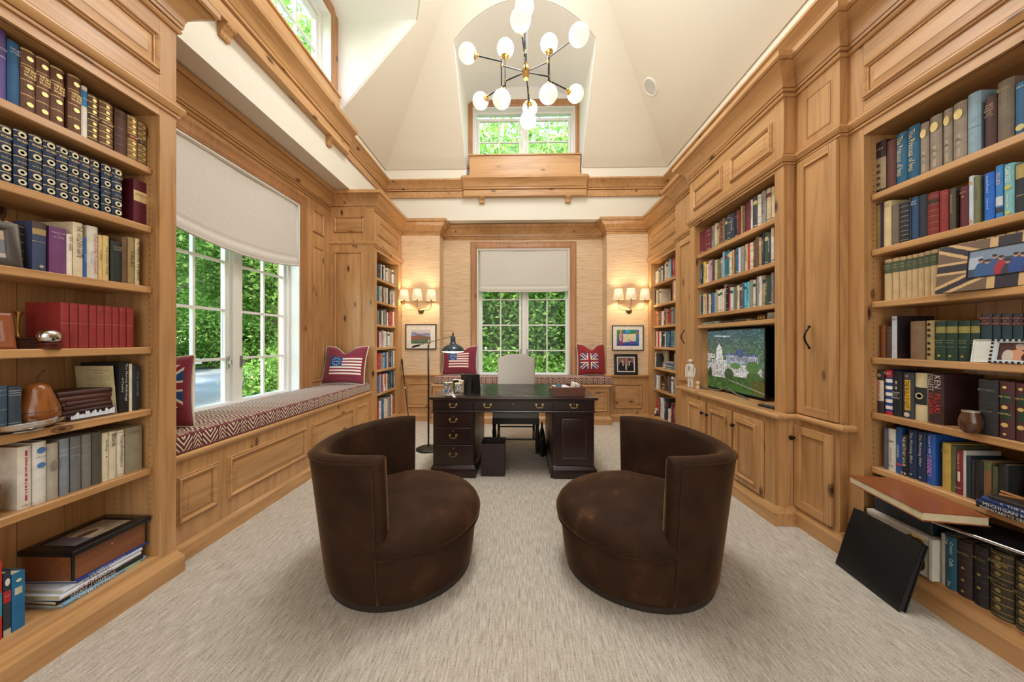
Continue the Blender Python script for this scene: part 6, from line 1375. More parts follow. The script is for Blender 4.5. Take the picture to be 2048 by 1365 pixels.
def img_grey(s, t):
    c = base_img(s, '#B4B4B0'); c = rect(c, s, t, .1, .55, .28, .40, '#6E6460'); c = blob(c, s, t, .2, .5, .10, .09, '#7A6A64'); return c
def img_interior(s, t):
    c = base_img(s, '#6A6E78'); c = rect(c, s, t, .0, 1, .52, .60, '#B8BCC4'); c = rect(c, s, t, .0, 1, .66, .72, '#A8ACB4'); c = rect(c, s, t, 0, 1, 0, .26, '#D8D8DC'); c = blob(c, s, t, .8, .2, .25, .14, '#C07A60'); return c
darkfr = flat('dark_wood_frame', '#3A241A', .35); blackfr = flat('black_frame', '#18181A', .35)
fy = Y1-.020
def wallpic(name, label, u0, v0, u1, v1, fw, fm, colf, mount, lean=0, y=fy):
    a, b = onY(u0, v0, y), onY(u1, v1, y); w, h = b.x-a.x, a.z-b.z
    return framed(name, label, place((a.x+b.x)/2, y, b.z, 0, lean), w, h, fw, fm, colf, mount, res=(100, 76))
wallpic('framed_picture', 'framed landscape of blue hills and red fields on the left wing', 810.5, 648.5, 872.5, 699.5, .018, darkfr, img_hills, .075)
wallpic('framed_picture', 'framed colourful painting of an open scroll on the right wing', 1224.5, 651, 1287.5, 701.5, .014, blackfr, img_scroll, .058)
a, b = onY(1229, 708.5, 5.53), onY(1276, 749, 5.53)
framed('framed_photo', 'black framed photograph of two people in dark suits on the right chair rail', place((a.x+b.x)/2, 5.535, .766, 0, 4), .375, a.z-.766, .045, blackfr, img_two_people, .012)

# near left shelf: photo frames
framed('framed_photo', 'pewter-edged photo frame on the third shelf of the near left bookcase', place(-2.035, 1.222, SH_L[2]+.001, R(90-14), 10), .23, .185, .036, flat('pewter_frame', '#4A4540', .35, .3), img_cards, 0, easel=True)
framed('framed_photo', 'burl wood photo frame on the fourth shelf of the near left bookcase', place(-2.035, 1.228, SH_L[3]+.001, R(90-6), 10), .20, .145, .035, wood('burl_wood', 'z', lin('#8A4A26'), lin('#4A2412'), lin('#301408'), grain=3.0), img_interior, 0, easel=True)

def lathe_thing(name, label, cat, parts, loc, group=None):
    t = thing(name, label, cat, loc, 0, group)
    for nm, prof, mat, kw in parts:
        m = MB(); m.lathe(prof, loc, kw.get('n', 28), sx=kw.get('sx', 1), sy=kw.get('sy', 1)); m.build(nm, mat, t, smooth=55)
    return t
def shelfpt(u, X): return onX(u, 600, X).y
# brass candlestick, dark box, silver egg
lathe_thing('brass_bell', 'small brass hand bell standing behind the burl wood photo frame', 'bell', [('cup', [(.007, .078), (.009, .095), (.017, .108), (.018, .111), (.015, .112), (.001, .102)], brass, {}), ('stem', [(.012, 0), (.013, .005), (.004, .014), (.004, .05), (.006, .07), (.007, .079)], brass, {})], (-2.12, 1.392, SH_L[3]+.0005+.045))
t = thing('wooden_box', 'low dark wooden box under the brass bell', 'box', (-2.12, 1.42, SH_L[3]))
m = MB(); m.cbox(-2.18, -2.075, 1.365, 1.475, SH_L[3]+.0005, SH_L[3]+.042, .003); m.build('body', flat('dark_box_wood', '#3A1E12', .4), t)
m = MB(); m.cbox(-2.182, -2.073, 1.363, 1.477, SH_L[3]+.042, SH_L[3]+.0452, .001); m.build('lid', flat('dark_box_wood', '#3A1E12', .4), t)
ye = shelfpt(101, -2.01)
t = thing('silver_egg', 'silver egg paperweight on a small wooden stand before red books', 'ornament', (-1.995, ye-.01, SH_L[3]))
m = MB(); m.sphere((-2.0, ye-.01, SH_L[3]+.052), .034, 28, 18, sc_=(.9, 1.08, .95)); m.build('egg', silver, t, smooth=180)
m = MB(); m.lathe([(.030, 0), (.031, .005), (.024, .009), (.025, .014), (.032, .020), (.026, .024), (.001, .018)], (-2.0, ye-.01, SH_L[3]+.0005), 24, sy=1.1); m.build('stand', flat('egg_stand', '#5A2414', .3), t, smooth=50)
# wooden pear with stem
yp = shelfpt(74, -2.06); z5 = SH_L[4]+.0005
t = thing('wooden_pear', 'large polished wooden pear with a curved stem', 'ornament', (-2.06, yp, z5))
pw = wood('pear_wood', 'z', lin('#8A5226'), lin('#5E3214'), lin('#3A1C0A'), rough=.2, grain=1.5, knots=False)
m = MB(); m.lathe([(.001, .002), (.045, .0), (.072, .012), (.084, .04), (.083, .065), (.073, .095), (.060, .125), (.052, .148), (.045, .165), (.033, .178), (.018, .185), (.001, .186)], (-2.06, yp, z5), 36, sx=.78, sy=.78); m.build('pear_body', pw, t, smooth=180)
m = MB(); m.tube([(-2.06, yp, z5+.182), (-2.06, yp+.002, z5+.205), (-2.055, yp+.008, z5+.225), (-2.05, yp+.018, z5+.24)], [.003, .0025, .003, .004], 8); m.build('stem', flat('dark_stem', '#3A2416', .6), t, smooth=60)
m = MB(); m.lathe([(.0832, .064), (.0838, .065), (.0832, .066)], (-2.06, yp, z5), 36, cap=False, sx=.78, sy=.78); m.build('lid_line', dkblack, t)
yd = shelfpt(60, -1.99)-.005
t = lathe_thing('silver_dish', 'shallow oval silver dish in front of the wooden pear', 'dish', [('foot', [(.05, 0), (.052, .003), (.045, .007)], silver, dict(sx=.62)), ('bowl', [(.045, .006), (.075, .010), (.105, .022), (.118, .034), (.124, .036), (.119, .038), (.10, .027), (.06, .013), (.001, .011)], silver, dict(sx=.42, n=40))], (-1.995+.0, yd, z5))

def lying(name, label, x, y, z, L_, D, th, rz, col, title=None, tcol='#E4E0D8', group=None, deco=(), pages=True, cat='book', fs=.6):
    """a book lying flat: its spine faces local -y, length along local x"""
    t = thing(name, label, cat, (x, y, z), rz, group); M = WM[t.name]; c = bcol(col, .5)
    m = MB(M); b = min(.004, th*.2)
    m.prism([(-D/2, 0), (-D/2-b*.7, th*.25), (-D/2-b, th*.5), (-D/2-b*.7, th*.75), (-D/2, th), (D/2, th), (D/2, th-.0022), (-D/2+.003, th-.0022), (-D/2+.003, .0022), (D/2, .0022), (D/2, 0)], 'x', -L_/2, L_/2); m.build('cover', c, t, fix=True)
    m = MB(M); m.box(-L_/2+.003, L_/2-.003, -D/2+.0035, D/2-.004, .0024, th-.0024); m.build('page_block', pages_m, t)
    by = {}
    for a0, a1, cc in deco: q = by.setdefault(cc, MB(M)); q.add([(L_*a0, -D/2-b-.0006, th*.05), (L_*a1, -D/2-b-.0006, th*.05), (L_*a1, -D/2-b-.0006, th*.95), (L_*a0, -D/2-b-.0006, th*.95)], [(0,1,2,3)])
    if title:
        if isinstance(title, str): title = [(title, -.0, .8)]
        for s_, cx, w_ in title: q = by.setdefault(tcol, MB(M)); text(q, s_, (L_*cx, -D/2-b-.0012, th*.5), (1, 0, 0), (0, 0, 1), L_*w_, th*fs)
    for cc, q in by.items(): tag(q.build('spine_print', bcol(cc), t, fix=False), kind='stuff')
    return t
# stack of old brown books
ys = shelfpt(150, -2.10)
for i, (dy, w, th, rz, cl) in enumerate(((.03, .21, .026, 92, '#3A1F18'), (.01, .215, .020, 88, '#4A2820'), (.02, .22, .022, 90, '#44241C'), (.025, .22, .019, 93, '#4A2A22'), (.01, .235, .023, 89, '#502C24'), (-.01, .22, .024, 86, '#3E2018'))):
    zz = z5 + sum((.026, .020, .022, .019, .023, .024)[:i])
    lying('book', 'old brown book lying in the stack behind the crystal block, %s from the bottom' % ordn(i), -2.115, ys+.02+dy*.3, zz, w, .145, th-.0004, R(rz), cl, group='old brown books stacked on the fifth shelf')
# crystal block with an engraved skyline
c0, c1 = shelfpt(146, -1.995), shelfpt(240, -1.995)
t = thing('crystal_block', 'clear crystal block engraved with a white city skyline', 'ornament', (-2.0, (c0+c1)/2, z5))
m = MB(); m.cbox(-2.035, -1.992, c0, c1, z5, z5+.052, .002); o = m.build('block', crystal, t)
m = MB(); rnd = random.Random(4); y = c0+.008
while y < c1-.012:
    w = rnd.uniform(.004, .010); h = rnd.uniform(.012, .030)
    m.prism([(y, z5+.008), (y+w, z5+.008), (y+w, z5+.008+h), (y+w*.7, z5+.008+h), (y+w*.5, z5+.012+h), (y+w*.3, z5+.008+h), (y, z5+.008+h)], 'x', -2.0165, -2.0145); y += w+.0008
tag(m.build('engraved_skyline', flat('frosted_white', '#E8ECF2', .9), t), kind='stuff')
# lettered pale back of the poetry anthology: a page leaning at the books
ya_ = shelfpt(238, XB)
t = thing('lettered_card', 'cream printed card leaning against the black poetry anthology', 'card', (-2.06, ya_-.004, z5))
Mc = Matrix.Translation((-2.085, ya_-.010, z5)) @ Matrix.Rotation(R(4), 4, 'X') @ Matrix.Rotation(R(3), 4, 'Z')
m = MB(Mc); m.box(-.12, .062, -.0008, .0008, 0, .240); m.build('card', flat('card_cream', '#C9B98C', .7), t)
m = MB(Mc); text(m, 'The Poetry Anthology', (-.01, -.0012, .218), (1, 0, 0), (0, 0, 1), .10, .007); text(m, 'Fourth Edition', (-.01, -.0012, .205), (1, 0, 0), (0, 0, 1), .06, .005)
for k in range(20): text(m, ('of the verse that we have read and kept', 'from early song to the present day now', 'the lines are set in order of their time')[k % 3], (-.01, -.0012, .19-.008*k), (1, 0, 0), (0, 0, 1), .118 if k % 5 != 4 else .06, .0042)
tag(m.build('lettering', flat('ink', '#3A3226', .8), t, fix=False), kind='stuff')
# blue tin on the sixth shelf
yt = shelfpt(2, -2.02)
lathe_thing('blue_tin', 'dark blue and red ribbed tin at the left end of the sixth shelf', 'tin', [('body', [(.034, 0), (.036, .004), (.036, .10), (.034, .104)], flat('tin_blue', '#1C2A58', .2, .4), {}), ('lid', [(.037, .104), (.038, .108), (.038, .125), (.033, .130), (.001, .132)], flat('tin_red', '#5A1E3A', .2, .4), {}), ('band', [(.0364, .050), (.0372, .052), (.0372, .060), (.0364, .062)], flat('tin_red', '#5A1E3A', .2, .4), {})], (-2.035, yt-.035, SH_L[5]+.0005))

# humidor box with framed picture lid, on a pile of magazines
zb = .1495; mags = [('#7FA8C4', 'CHRISTMAS', .020, '#D8E4EC', 0), ('#17181A', 'DECADE of CHAMPIONS', .018, '#E4E0D8', -.02), ('#D8DCE4', 'CLINTON', .020, '#7A3A5A', -.03), ('#C8D0DC', 'DETROIT', .016, '#2A3A6A', -.01), ('#1F3A8A', 'THE AMERICAN HISTORY', .012, '#D8DCE8', .06)]
z = zb
for i, (cc, tt, th, tc, dy) in enumerate(mags):
    lying('magazine', 'large flat magazine under the wooden box, %s from the bottom, titled %s' % (ordn(i), tt.title()), -2.108, 1.60+dy*.5, z, .335 - .008*i, .24, th, R(90+(1.5, -2, 1, 0, 2)[i]), cc, [(tt, -.12, .5)], tc, 'magazines lying under the wooden box', deco=((.2, .42, '#9FC4B4'),) if i == 0 else (), cat='magazine', fs=.72); z += th+.0003
t = thing('wooden_box', 'mahogany box with black edges and a picture set in its lid', 'box', (-2.11, 1.585, z)); bx = (-2.222, -1.992, 1.475, 1.775)
hw = wood('humidor_wood', 'y', lin('#84502F'), lin('#5E351E'), lin('#3A1A0C'), rough=.3, knots=False, grain=1.4)
m = MB(); m.cbox(bx[0], bx[1], bx[2], bx[3], z, z+.115, .002); m.build('body', hw, t)
for yy in (bx[2]-.001, bx[3]-.009):
    m = MB(); m.cbox(bx[1]-.009, bx[1]+.001, yy, yy+.010, z+.0005, z+.1145, .002); m.build('corner_strip', dkblack, t)
m = MB(); m.rings((bx[0]-.008, bx[2]-.012, z+.1155), (1, 0, 0), (0, 1, 0), (0, 0, 1), bx[1]-bx[0]+.022, bx[3]-bx[2]+.020, [(0, 0), (0, .020), (.003, .024), (.040, .027), (.045, .021)], cap=False); m.box(bx[0]-.007, bx[1]+.013, bx[2]-.011, bx[3]+.007, z+.1152, z+.118); ld = m.build('lid', dkblack, t)
def img_arena(s, t): c = base_img(s, '#8A7A66'); c = grain(c, s, t, 30, .35, 9); c = blob(c, s, t, .4, .5, .3, .3, '#B4A08A'); c = blob(c, s, t, .45, .5, .18, .12, '#5A4638'); return rect(c, s, t, .0, .3, 0, 1, '#5A5460')
x0_, x1_, y0_, y1_ = bx[0]+.037, bx[1]-.031, bx[2]+.033, bx[3]-.037
printed('lid_picture', lambda s, q: Vector((x1_-(x1_-x0_)*q, y0_+(y1_-y0_)*s, z+.137)), 90, 50, img_arena, ld, paper_print)
m = MB(); m.lathe([(.004, 0), (.004, .002)], (0, 0, 0), 10, axis='x'); m.v = [(bx[1]+x, 1.62+y, z+.085+q) for x, y, q in m.v]; m.build('keyhole', silver, t)

# ---- near right: union flag frame, postcard, checked frame, vase, albums
def img_ukfam(s, t): return uk_flag(s, t, lin('#3A3440'), lin('#7A6456'), lin('#C9A77A'))
y_l = onX(1881, 600, 2.06).y
fw_, fh_ = .44, .225
M_ = place(2.055, y_l-.228, SH_R[2]+.001, R(-90+9), 7)
t = thing('framed_photo', 'wooden photo frame inlaid as a union flag around a family photo', 'picture', M_.translation)
m = MB(M_); m.cbox(-fw_/2, fw_/2, .001, .018, 0, fh_, .002); m.build('frame', darkfr, t)
def inlay(s, q):
    c = uk_flag(s, q, lin('#6E5A4C'), lin('#33303C'), lin('#C8A878')); return grain(c, s, q, 120, .06, 8)
printed('inlaid_flag', lambda s, q: M_ @ Vector((-fw_/2+fw_*s, .0, fh_*q)), 150, 80, inlay, t, attr_mat('inlay_print', .3))
printed('print', lambda s, q: M_ @ Vector((-.115+.23*s, -.001, .058+.12*q)), 110, 60, img_family, t, paper_print)
m = MB(M_); m.rings((-.119, -.0002, .054), (1, 0, 0), (0, 0, 1), (0, -1, 0), .238, .128, [(0, 0), (0, .003), (.004, .003), (.004, 0)], cap=False); m.build('inner_rim', dkblack, t)
z4 = SH_R[3]+.0005
yc_ = onX(1985, 600, 2.07).y
framed('postcard', 'curled white-edged postcard leaning on the teal books', place(2.075, yc_, z4, R(-88), 9), .15, .105, .006, flat('card_white', '#D8DAD4', .6), img_grey, .0, depth=.003)
M_ = place(2.062, onX(2031, 600, 2.06).y-.01, z4, R(-90), 9)
t = framed('framed_photo', 'small photo frame with a black and white checked edge', M_, .175, .105, .016, flat('silver_white', '#C4CCD2', .3), img_couple, 0)
for k in range(40):
    per = [(-.0875+.0175*i, 0) for i in range(11)] + [(-.0875+.0175*i, .105) for i in range(11)] + [(-.0875, .0175*i) for i in range(1, 6)] + [(.0875, .0175*i) for i in range(1, 6)]
m = MB(M_)
for (x, zz) in per: m.cbox(x-.0045, x+.0045, -.006, .004, zz-.0045+(.005 if zz == 0 else -.005 if zz > .1 else 0), zz+.0045+(.005 if zz == 0 else -.005 if zz > .1 else 0), .001)
tag(m.build('checks', dkblack, t), kind='stuff')
yv = onX(1939, 600, 2.07).y; z5r = SH_R[4]+.0005
lathe_thing('wooden_pot', 'round turned brown pot standing before the thick novel', 'pot', [('body', [(.02, 0), (.022, .004), (.030, .012), (.036, .032), (.037, .052), (.032, .076), (.027, .088), (.026, .094), (.023, .094), (.02, .08), (.001, .07)], flat('pot_brown', '#4E3020', .22, coat=.4), {}), ('rim', [(.0265, .093), (.028, .096), (.027, .100), (.022, .100), (.022, .094)], flat('pot_rim', '#B8A898', .25, .5), {})], (2.03+.02, yv-.02, z5r))
# side print of the thick novel
xk = onX(1888.5, 600, XC).y
t = bpy.data.objects.get('book')
# stack on the sixth shelf
z6 = SH_R[5]+.0005; yst = onX(1962, 600, 2.045).y
z = z6
for i, (tt, cc, th, L_, dy) in enumerate((("EISENSTAEDT'S CELEBRITY PORTRAITS", '#1A1C1E', .016, .31, 0), ('MICHIGAN MEMORIES', '#1E2F55', .020, .31, 0), ('II  THE REJECTION', '#23407A', .020, .25, -.02), ('VANITIES', '#2A2422', .016, .23, -.04))):
    lying('book', 'dark art book lying in the pile of four, %s from the bottom' % ordn(i), 2.125, yst-L_/2+dy-.0, z, L_, .20, th-.0004, R(-90+(0, 1, -1, 2)[i]), cc, [(tt, (-.02, -.08, .05, .2)[i], (.86, .68, .62, .4)[i])], '#D4D0C4', 'dark art books piled on the sixth shelf', fs=.66); z += th
zst = z
framed('framed_photo', 'slate grey picture frame leaning over the pile of art books', place(2.14, yst-.175, zst+.0005, R(-90+10), 12), .20, .26, .055, flat('slate_frame', '#4A5E68', .4), img_interior, 0)
t = thing('wooden_clip', 'small tan wooden clip on the pile of art books', 'clip', (2.06, yst-.075, zst)); M_ = Matrix.Translation((2.07, yst-.075, zst+.0005)) @ Matrix.Rotation(R(35), 4, 'Z')
m = MB(M_); m.cbox(-.006, .006, -.03, .03, 0, .008, .002); m.build('jaw', flat('clip_wood', '#A8703C', .5), t); m = MB(M_ @ Matrix.Rotation(R(12), 4, 'X')); m.cbox(-.006, .006, -.028, .03, .009, .017, .002); m.build('jaw', flat('clip_wood', '#A8703C', .5), t)

# albums at the foot of the near right bookcase
zf_ = .1495
t = thing('album_box', 'white slipcase with gilt round windows behind the leaning black folder', 'box', (2.02, 1.70, zf_))
yA, yB = onX(1880, 600, 2.02).y+.002, 2.04
m = MB(); m.box(1.985, 2.27, yA, yA+.012, zf_, zf_+.20); m.build('slipcase_end', flat('album_white', '#CFC9BC', .6), t)
m = MB(); m.cbox(1.990, 2.27, yA+.013, yB-.03, zf_+.18, zf_+.20, .002); m.box(1.995, 2.0, yA+.013, yB-.03, zf_, zf_+.18); m.build('slipcase_front', flat('album_white', '#CFC9BC', .6), t)
for zz in (.055, .14):
    m = MB(); m.lathe([(.001, -.002), (.036, -.002), (.042, 0), (.044, .002), (.040, .005), (.001, .004)], (0, 0, 0), 24, axis='x'); m.v = [(1.993-x, yA+.075+y, zf_+zz+q) for x, y, q in m.v]; m.build('round_window', brass, t, smooth=50)
t = thing('storage_box', 'tall dark slate storage box under the tan leather book', 'box', (2.13, 1.84, zf_+.2))
m = MB(); m.cbox(2.02, 2.27, yA+.03, 2.0, zf_+.2005, zf_+.34, .003); m.build('body', flat('slate_box', '#1E2630', .5), t)
m = MB(); m.cbox(2.017, 2.272, yA+.027, 2.003, zf_+.34, zf_+.3605, .002); m.build('lid', flat('slate_box_lid', '#1A222B', .5), t)
# large tan leather book overhanging
pA = onX(1703, 955, 1.93)
t = thing('leather_book', 'large tan leather-bound book lying flat and sticking out of the shelf', 'book', (2.05, 1.83, .512))
zt_ = zf_+.362; Mb = Matrix.Translation((1.936, 1.742, zt_)) @ Matrix.Rotation(R(-10), 4, 'Z')
tan_l = flat('tan_leather', '#8E4E28', .4, coat=.15, var=.1); LX, LY = .12, .213
m = MB(Mb); m.prism([(LY, 0), (LY+.010, .006), (LY+.014, .021), (LY+.010, .036), (LY, .042), (-LY, .042), (-LY, .0385), (LY-.003, .0385), (LY-.003, .0035), (-LY, .0035), (-LY, 0)], 'x', -LX, LX); m.build('cover', tan_l, t, smooth=40)
m = MB(Mb); m.box(-LX+.004, LX-.004, -LY+.004, LY-.004, .004, .038); m.build('page_block', pages_m, t)
# black folder leaning on the bookcase front
bl_ = onZ(1670, 1128, 0); br_ = onZ(1797, 1226, 0)
t = thing('presentation_folder', 'large glossy black folder leaning against the foot of the bookcase', 'folder', ((bl_.x+br_.x)/2, (bl_.y+br_.y)/2, 0))
tl = onX(1697, 1022, 1.93); tr = onX(1846, 1085, 1.93)
A_, B_ = Vector((bl_.x, bl_.y, .003)), Vector((br_.x, br_.y, .003)); U_ = (B_-A_); 
hh = (tl.z+tr.z)/2; shift = Vector((1.945-(bl_.x+br_.x)/2, 0, hh)); Cc = A_+shift; Dd = B_+shift; Nn = U_.cross(Cc-A_).normalized(); Nn = Nn if Nn.x > 0 else -Nn; th = .034
fold = flat('folder_black', '#0E0F11', .32, coat=.3)
m = MB(); vs = [A_, B_, Dd, Cc] + [p+Nn*.006 for p in (A_, B_, Dd, Cc)]; m.add(vs, [(0,1,2,3), (7,6,5,4), (0,4,5,1), (1,5,6,2), (2,6,7,3), (3,7,4,0)]); m.build('front_cover', fold, t, bevel=.0015)
q = (B_-A_).normalized()*.006; w_ = (Cc-A_).normalized()*.006
m = MB(); vs = [A_+q+w_+Nn*.0065, B_-q+w_+Nn*.0065, Dd-q-w_+Nn*.0065, Cc+q-w_+Nn*.0065]; vs += [p+Nn*(th-.013) for p in vs]; m.add(vs, [(0,1,2,3), (7,6,5,4), (0,4,5,1), (1,5,6,2), (2,6,7,3), (3,7,4,0)]); m.build('leaves', flat('folder_inner', '#232428', .6), t)
m = MB(); vs = [p+Nn*(th-.006) for p in (A_, B_, Dd, Cc)]; vs += [p+Nn*.006 for p in vs]; m.add(vs, [(0,1,2,3), (7,6,5,4), (0,4,5,1), (1,5,6,2), (2,6,7,3), (3,7,4,0)]); m.build('rear_cover', fold, t, bevel=.0015)
# portfolio with a chrome edge lying on the standing books
t = thing('portfolio', 'wide black portfolio with chrome edge lying across the bottom books', 'portfolio', (2.13, 1.35, .485)); Mp = Matrix.Translation((2.096, 1.479, zf_+.3165)) @ Matrix.Rotation(R(16), 4, 'Z')
m = MB(Mp); m.cbox(-.13, .10, -.20, .20, 0, .010, .003); m.build('cover', dkblack, t)
m = MB(Mp); m.tube([(-.132, -.20, .006), (-.132, .20, .006)], .0075, 10); m.build('chrome_edge', silver, t, smooth=60)

# ---- television unit: books lying on the narrow shelf, small box
zz = SH_T[3]+.0005
for i, (u, L_, th, cc, w) in enumerate(((1405, .20, .022, '#B8CCC8', 'pale'), (1424, .24, .028, '#9FB4B0', 'grey-green'), (1455, .20, .020, '#3A3A38', 'black-edged'), (1482, .16, .026, '#4A4440', 'dark'))):
    lying('book', '%s book lying on the narrow shelf over the television, %s from the left' % (w, ordn(i)), 2.04, onX(u, 600, 1.97).y, zz, L_, .15, th, R(-90), cc, 'PICTURES', '#5A5A58', 'books lying over the television')
lying('book', 'white book lying highest over the television at the right', 2.04, 2.67, zz+.0305, .17, .15, .024, R(-90), '#C9D0D8', 'WORLD ATLAS', '#5A6A80', 'books lying over the television')
lying('book', 'green-grey book lying under the white one over the television', 2.04, 2.67, zz, .18, .15, .030, R(-90), '#7A8474', None, '#5A6A80', 'books lying over the television')
t = thing('trinket_box', 'small brown trinket box with gilt mounts over the television', 'box', (2.0, 2.83, zz))
m = MB(); m.cbox(1.965, 2.03, 2.785, 2.875, zz, zz+.032, .003); m.build('body', flat('trinket_brown', '#6A4426', .35), t); m = MB(); m.cbox(1.963, 2.032, 2.783, 2.877, zz+.0322, zz+.044, .004); m.build('lid', flat('trinket_brown', '#6A4426', .35), t)
for yy in (2.80, 2.83, 2.86): m = MB(); m.lathe([(.006, 0), (.006, .002)], (0, 0, 0), 8, axis='x'); m.v = [(1.963-x, yy+y, zz+.02+q) for x, y, q in m.v]; m.build('mount', gilt, t)

# ---- far right bookcase: lying pile, faced-out book, little arch, figure, box
zq = SH_F[4]+.0005
t = thing('faced_book', 'white book with a black emblem facing out on the fifth far right shelf', 'book', (2.24, 5.2, zq))
ya2, yb2 = onX(1334, 600, 2.22).y, onX(1315, 600, 2.22).y
m = MB(); m.cbox(2.222, 2.250, ya2, yb2, zq, zq+.255, .001); m.build('cover', bcol('#BEB8A8'), t)
m = MB(); m.lathe([(.07, 0), (.07, .001)], (0, 0, 0), 24, axis='x'); m.v = [(2.2215-x, (ya2+yb2)/2+y, zq+.13+q) for x, y, q in m.v]; text(m, 'PUZZLES', (2.2212, (ya2+yb2)/2, zq+.23), (0, -1, 0), (0, 0, 1), .17, .022); m.build('emblem', bcol('#2A2A28'), t, fix=False)
z = zq
for i, (cc, th, L_) in enumerate((('#8A9AA0', .022, .30), ('#6A6A58', .018, .28), ('#B8BCC0', .016, .30), ('#3A4A78', .022, .26), ('#7A7A9A', .018, .24), ('#9A94A0', .016, .2))):
    lying('book', 'book lying in the pile on the fifth far right shelf, %s from the bottom' % ordn(i), 2.155, 4.90-.01*i, z, L_, .085, th-.0004, R(-90+(2, -3, 5, -2, 3, 0)[i]), cc, None, group='books piled on the fifth shelf of the far right bookcase'); z += th
zq = SH_F[5]+.0005
t = thing('wooden_shrine', 'little arched wooden shadow box with tiny shelves', 'ornament', (2.16, 5.06, zq)); yc2 = (onX(1331, 600, 2.13).y+onX(1317, 600, 2.13).y)/2; hwid = .085
sw = flat('shrine_wood', '#6A4A30', .5)
arch = [(yc2-hwid, zq), (yc2+hwid, zq), (yc2+hwid, zq+.15)] + [(yc2+hwid*math.cos(a*math.pi/10), zq+.15+.085*math.sin(a*math.pi/10)) for a in range(1, 10)] + [(yc2-hwid, zq+.15)]
m = MB(); m.prism(arch, 'x', 2.19, 2.205); m.build('back', sw, t)
m = MB(); n_ = len(arch)
for i in range(n_):
    a, b = arch[i], arch[(i+1) % n_]; c_ = (yc2, zq+.12); f = .88
    ia, ib = (c_[0]+(a[0]-c_[0])*f, c_[1]+(a[1]-c_[1])*f), (c_[0]+(b[0]-c_[0])*f, c_[1]+(b[1]-c_[1])*f)
    m.add([(2.14, *a), (2.14, *b), (2.14, *ib), (2.14, *ia), (2.189, *a), (2.189, *b), (2.189, *ib), (2.189, *ia)], [(0,1,2,3), (4,7,6,5), (0,4,5,1), (3,2,6,7)])
m.build('surround', sw, t)
for zz2 in (.06, .12, .17): m = MB(); m.box(2.145, 2.189, yc2-hwid*.86, yc2+hwid*.86, zq+zz2, zq+zz2+.006); m.build('shelf', sw, t)
for k in range(7): m = MB(); m.sphere((2.165, yc2-.05+.05*(k % 3), zq+(.03, .085, .14)[k//3]), .016, 8, 6, sc_=(.8, 1, 1.1)); m.build('figure', flat('shrine_cream', '#C8B48C', .6), t, smooth=180)
t = thing('small_box', 'brown box with a pink label at the near end of the sixth far right shelf', 'box', (2.13, 4.56, zq)); m = MB(); m.cbox(2.11, 2.115+.07, 4.452, 4.53, zq, zq+.07, .002); m.build('body', bcol('#5A3426'), t)
m = MB(); m.box(2.1085, 2.1095, 4.47, 4.515, zq+.03, zq+.055); m.build('label', bcol('#C8A0B4'), t)
t = thing('small_figure', 'small seated black and white figure on the bottom far right shelf', 'ornament', (2.13, 5.36, .1495)); m = MB(); m.lathe([(.001, 0), (.035, 0), (.04, .02), (.03, .05), (.02, .07), (.001, .075)], (2.13, 5.36, .1495), 14); m.build('body', bcol('#2A2422'), t, smooth=180)
m = MB(); m.sphere((2.125, 5.36, .245), .026, 12, 8); m.build('head', bcol('#C8B8A0'), t, smooth=180); m = MB(); m.sphere((2.10, 5.345, .20), .016, 10, 6, sc_=(1, 1, 1.5)); m.build('arm', bcol('#D8D4C8'), t, smooth=180)
# far left: white rabbit-like ornament before the books of the sixth shelf
t = thing('white_ornament', 'small white porcelain figure on the sixth far left shelf', 'ornament', (-1.995, 4.99, SH_F[5])); m = MB(); zz = SH_F[5]+.0005
m.lathe([(.028, 0), (.03, .02), (.022, .05), (.012, .07), (.001, .075)], (-1.997, 4.99, zz), 14, sx=.35); m.sphere((-1.997, 4.99, zz+.085), .016, 12, 8, sc_=(.5, 1, 1)); m.build('figure', flat('porcelain', '#E4E4E0', .2), t, smooth=180)

# ---- on the desk
zd = .7762
def mosaic(seed, pal):
    def f(s, t):
        rr = np.random.RandomState(seed).randint(0, len(pal), (9, 9)); i = np.clip((s*9).astype(int), 0, 8); j = np.clip((t*9).astype(int), 0, 8)
        return np.array([lin(p) for p in pal])[rr[j, i]]
    return f
tb = thing('toy_cart', 'colourful tiled toy cart on scrolled metal feet at the left of the desk', 'ornament', (-.69, 3.36, zd))
for k, (xc, yy, w, hgt, pal) in enumerate(((-.712, 3.335, .080, .095, ['#1F5A9A', '#3A8AC8', '#D8C040', '#C8502A', '#E8E4D8', '#2A9AA0']), (-.612, 3.365, .072, .085, ['#2A5AB0', '#E8E4D8', '#5A6A80', '#C8B040', '#8AA8D0', '#D8D4CC']))):
    m = MB(); m.cbox(xc-w/2, xc+w/2, yy, yy+.05, zd+.03, zd+.03+hgt, .002); m.build('tiled_block', flat('cart_yellow', '#C8B85A', .4), tb)
    printed('tile_face', lambda s, q, xc=xc, yy=yy, w=w, hgt=hgt: Vector((xc-w/2+.003+(w-.006)*s, yy-.0008, zd+.033+(hgt-.006)*q)), 18, 18, mosaic(5+k, pal), tb, paper_print)
    for s in (-1, 1): m = MB(); m.tube([(xc+s*.028+.014*math.cos(a/8*2*math.pi), yy+.004, zd+.0145+.012*math.sin(a/8*2*math.pi)) for a in range(8)], .0022, 6, closed=True); m.build('scroll_wheel', brass, tb, smooth=60)
    for s in range(3): m = MB(); m.tube([(xc+(s-1)*.022, yy+.025, zd+.03+hgt), (xc+(s-1)*.022, yy+.025, zd+.042+hgt)], .004, 8); m.build('candle_cup', silver, tb, smooth=60)
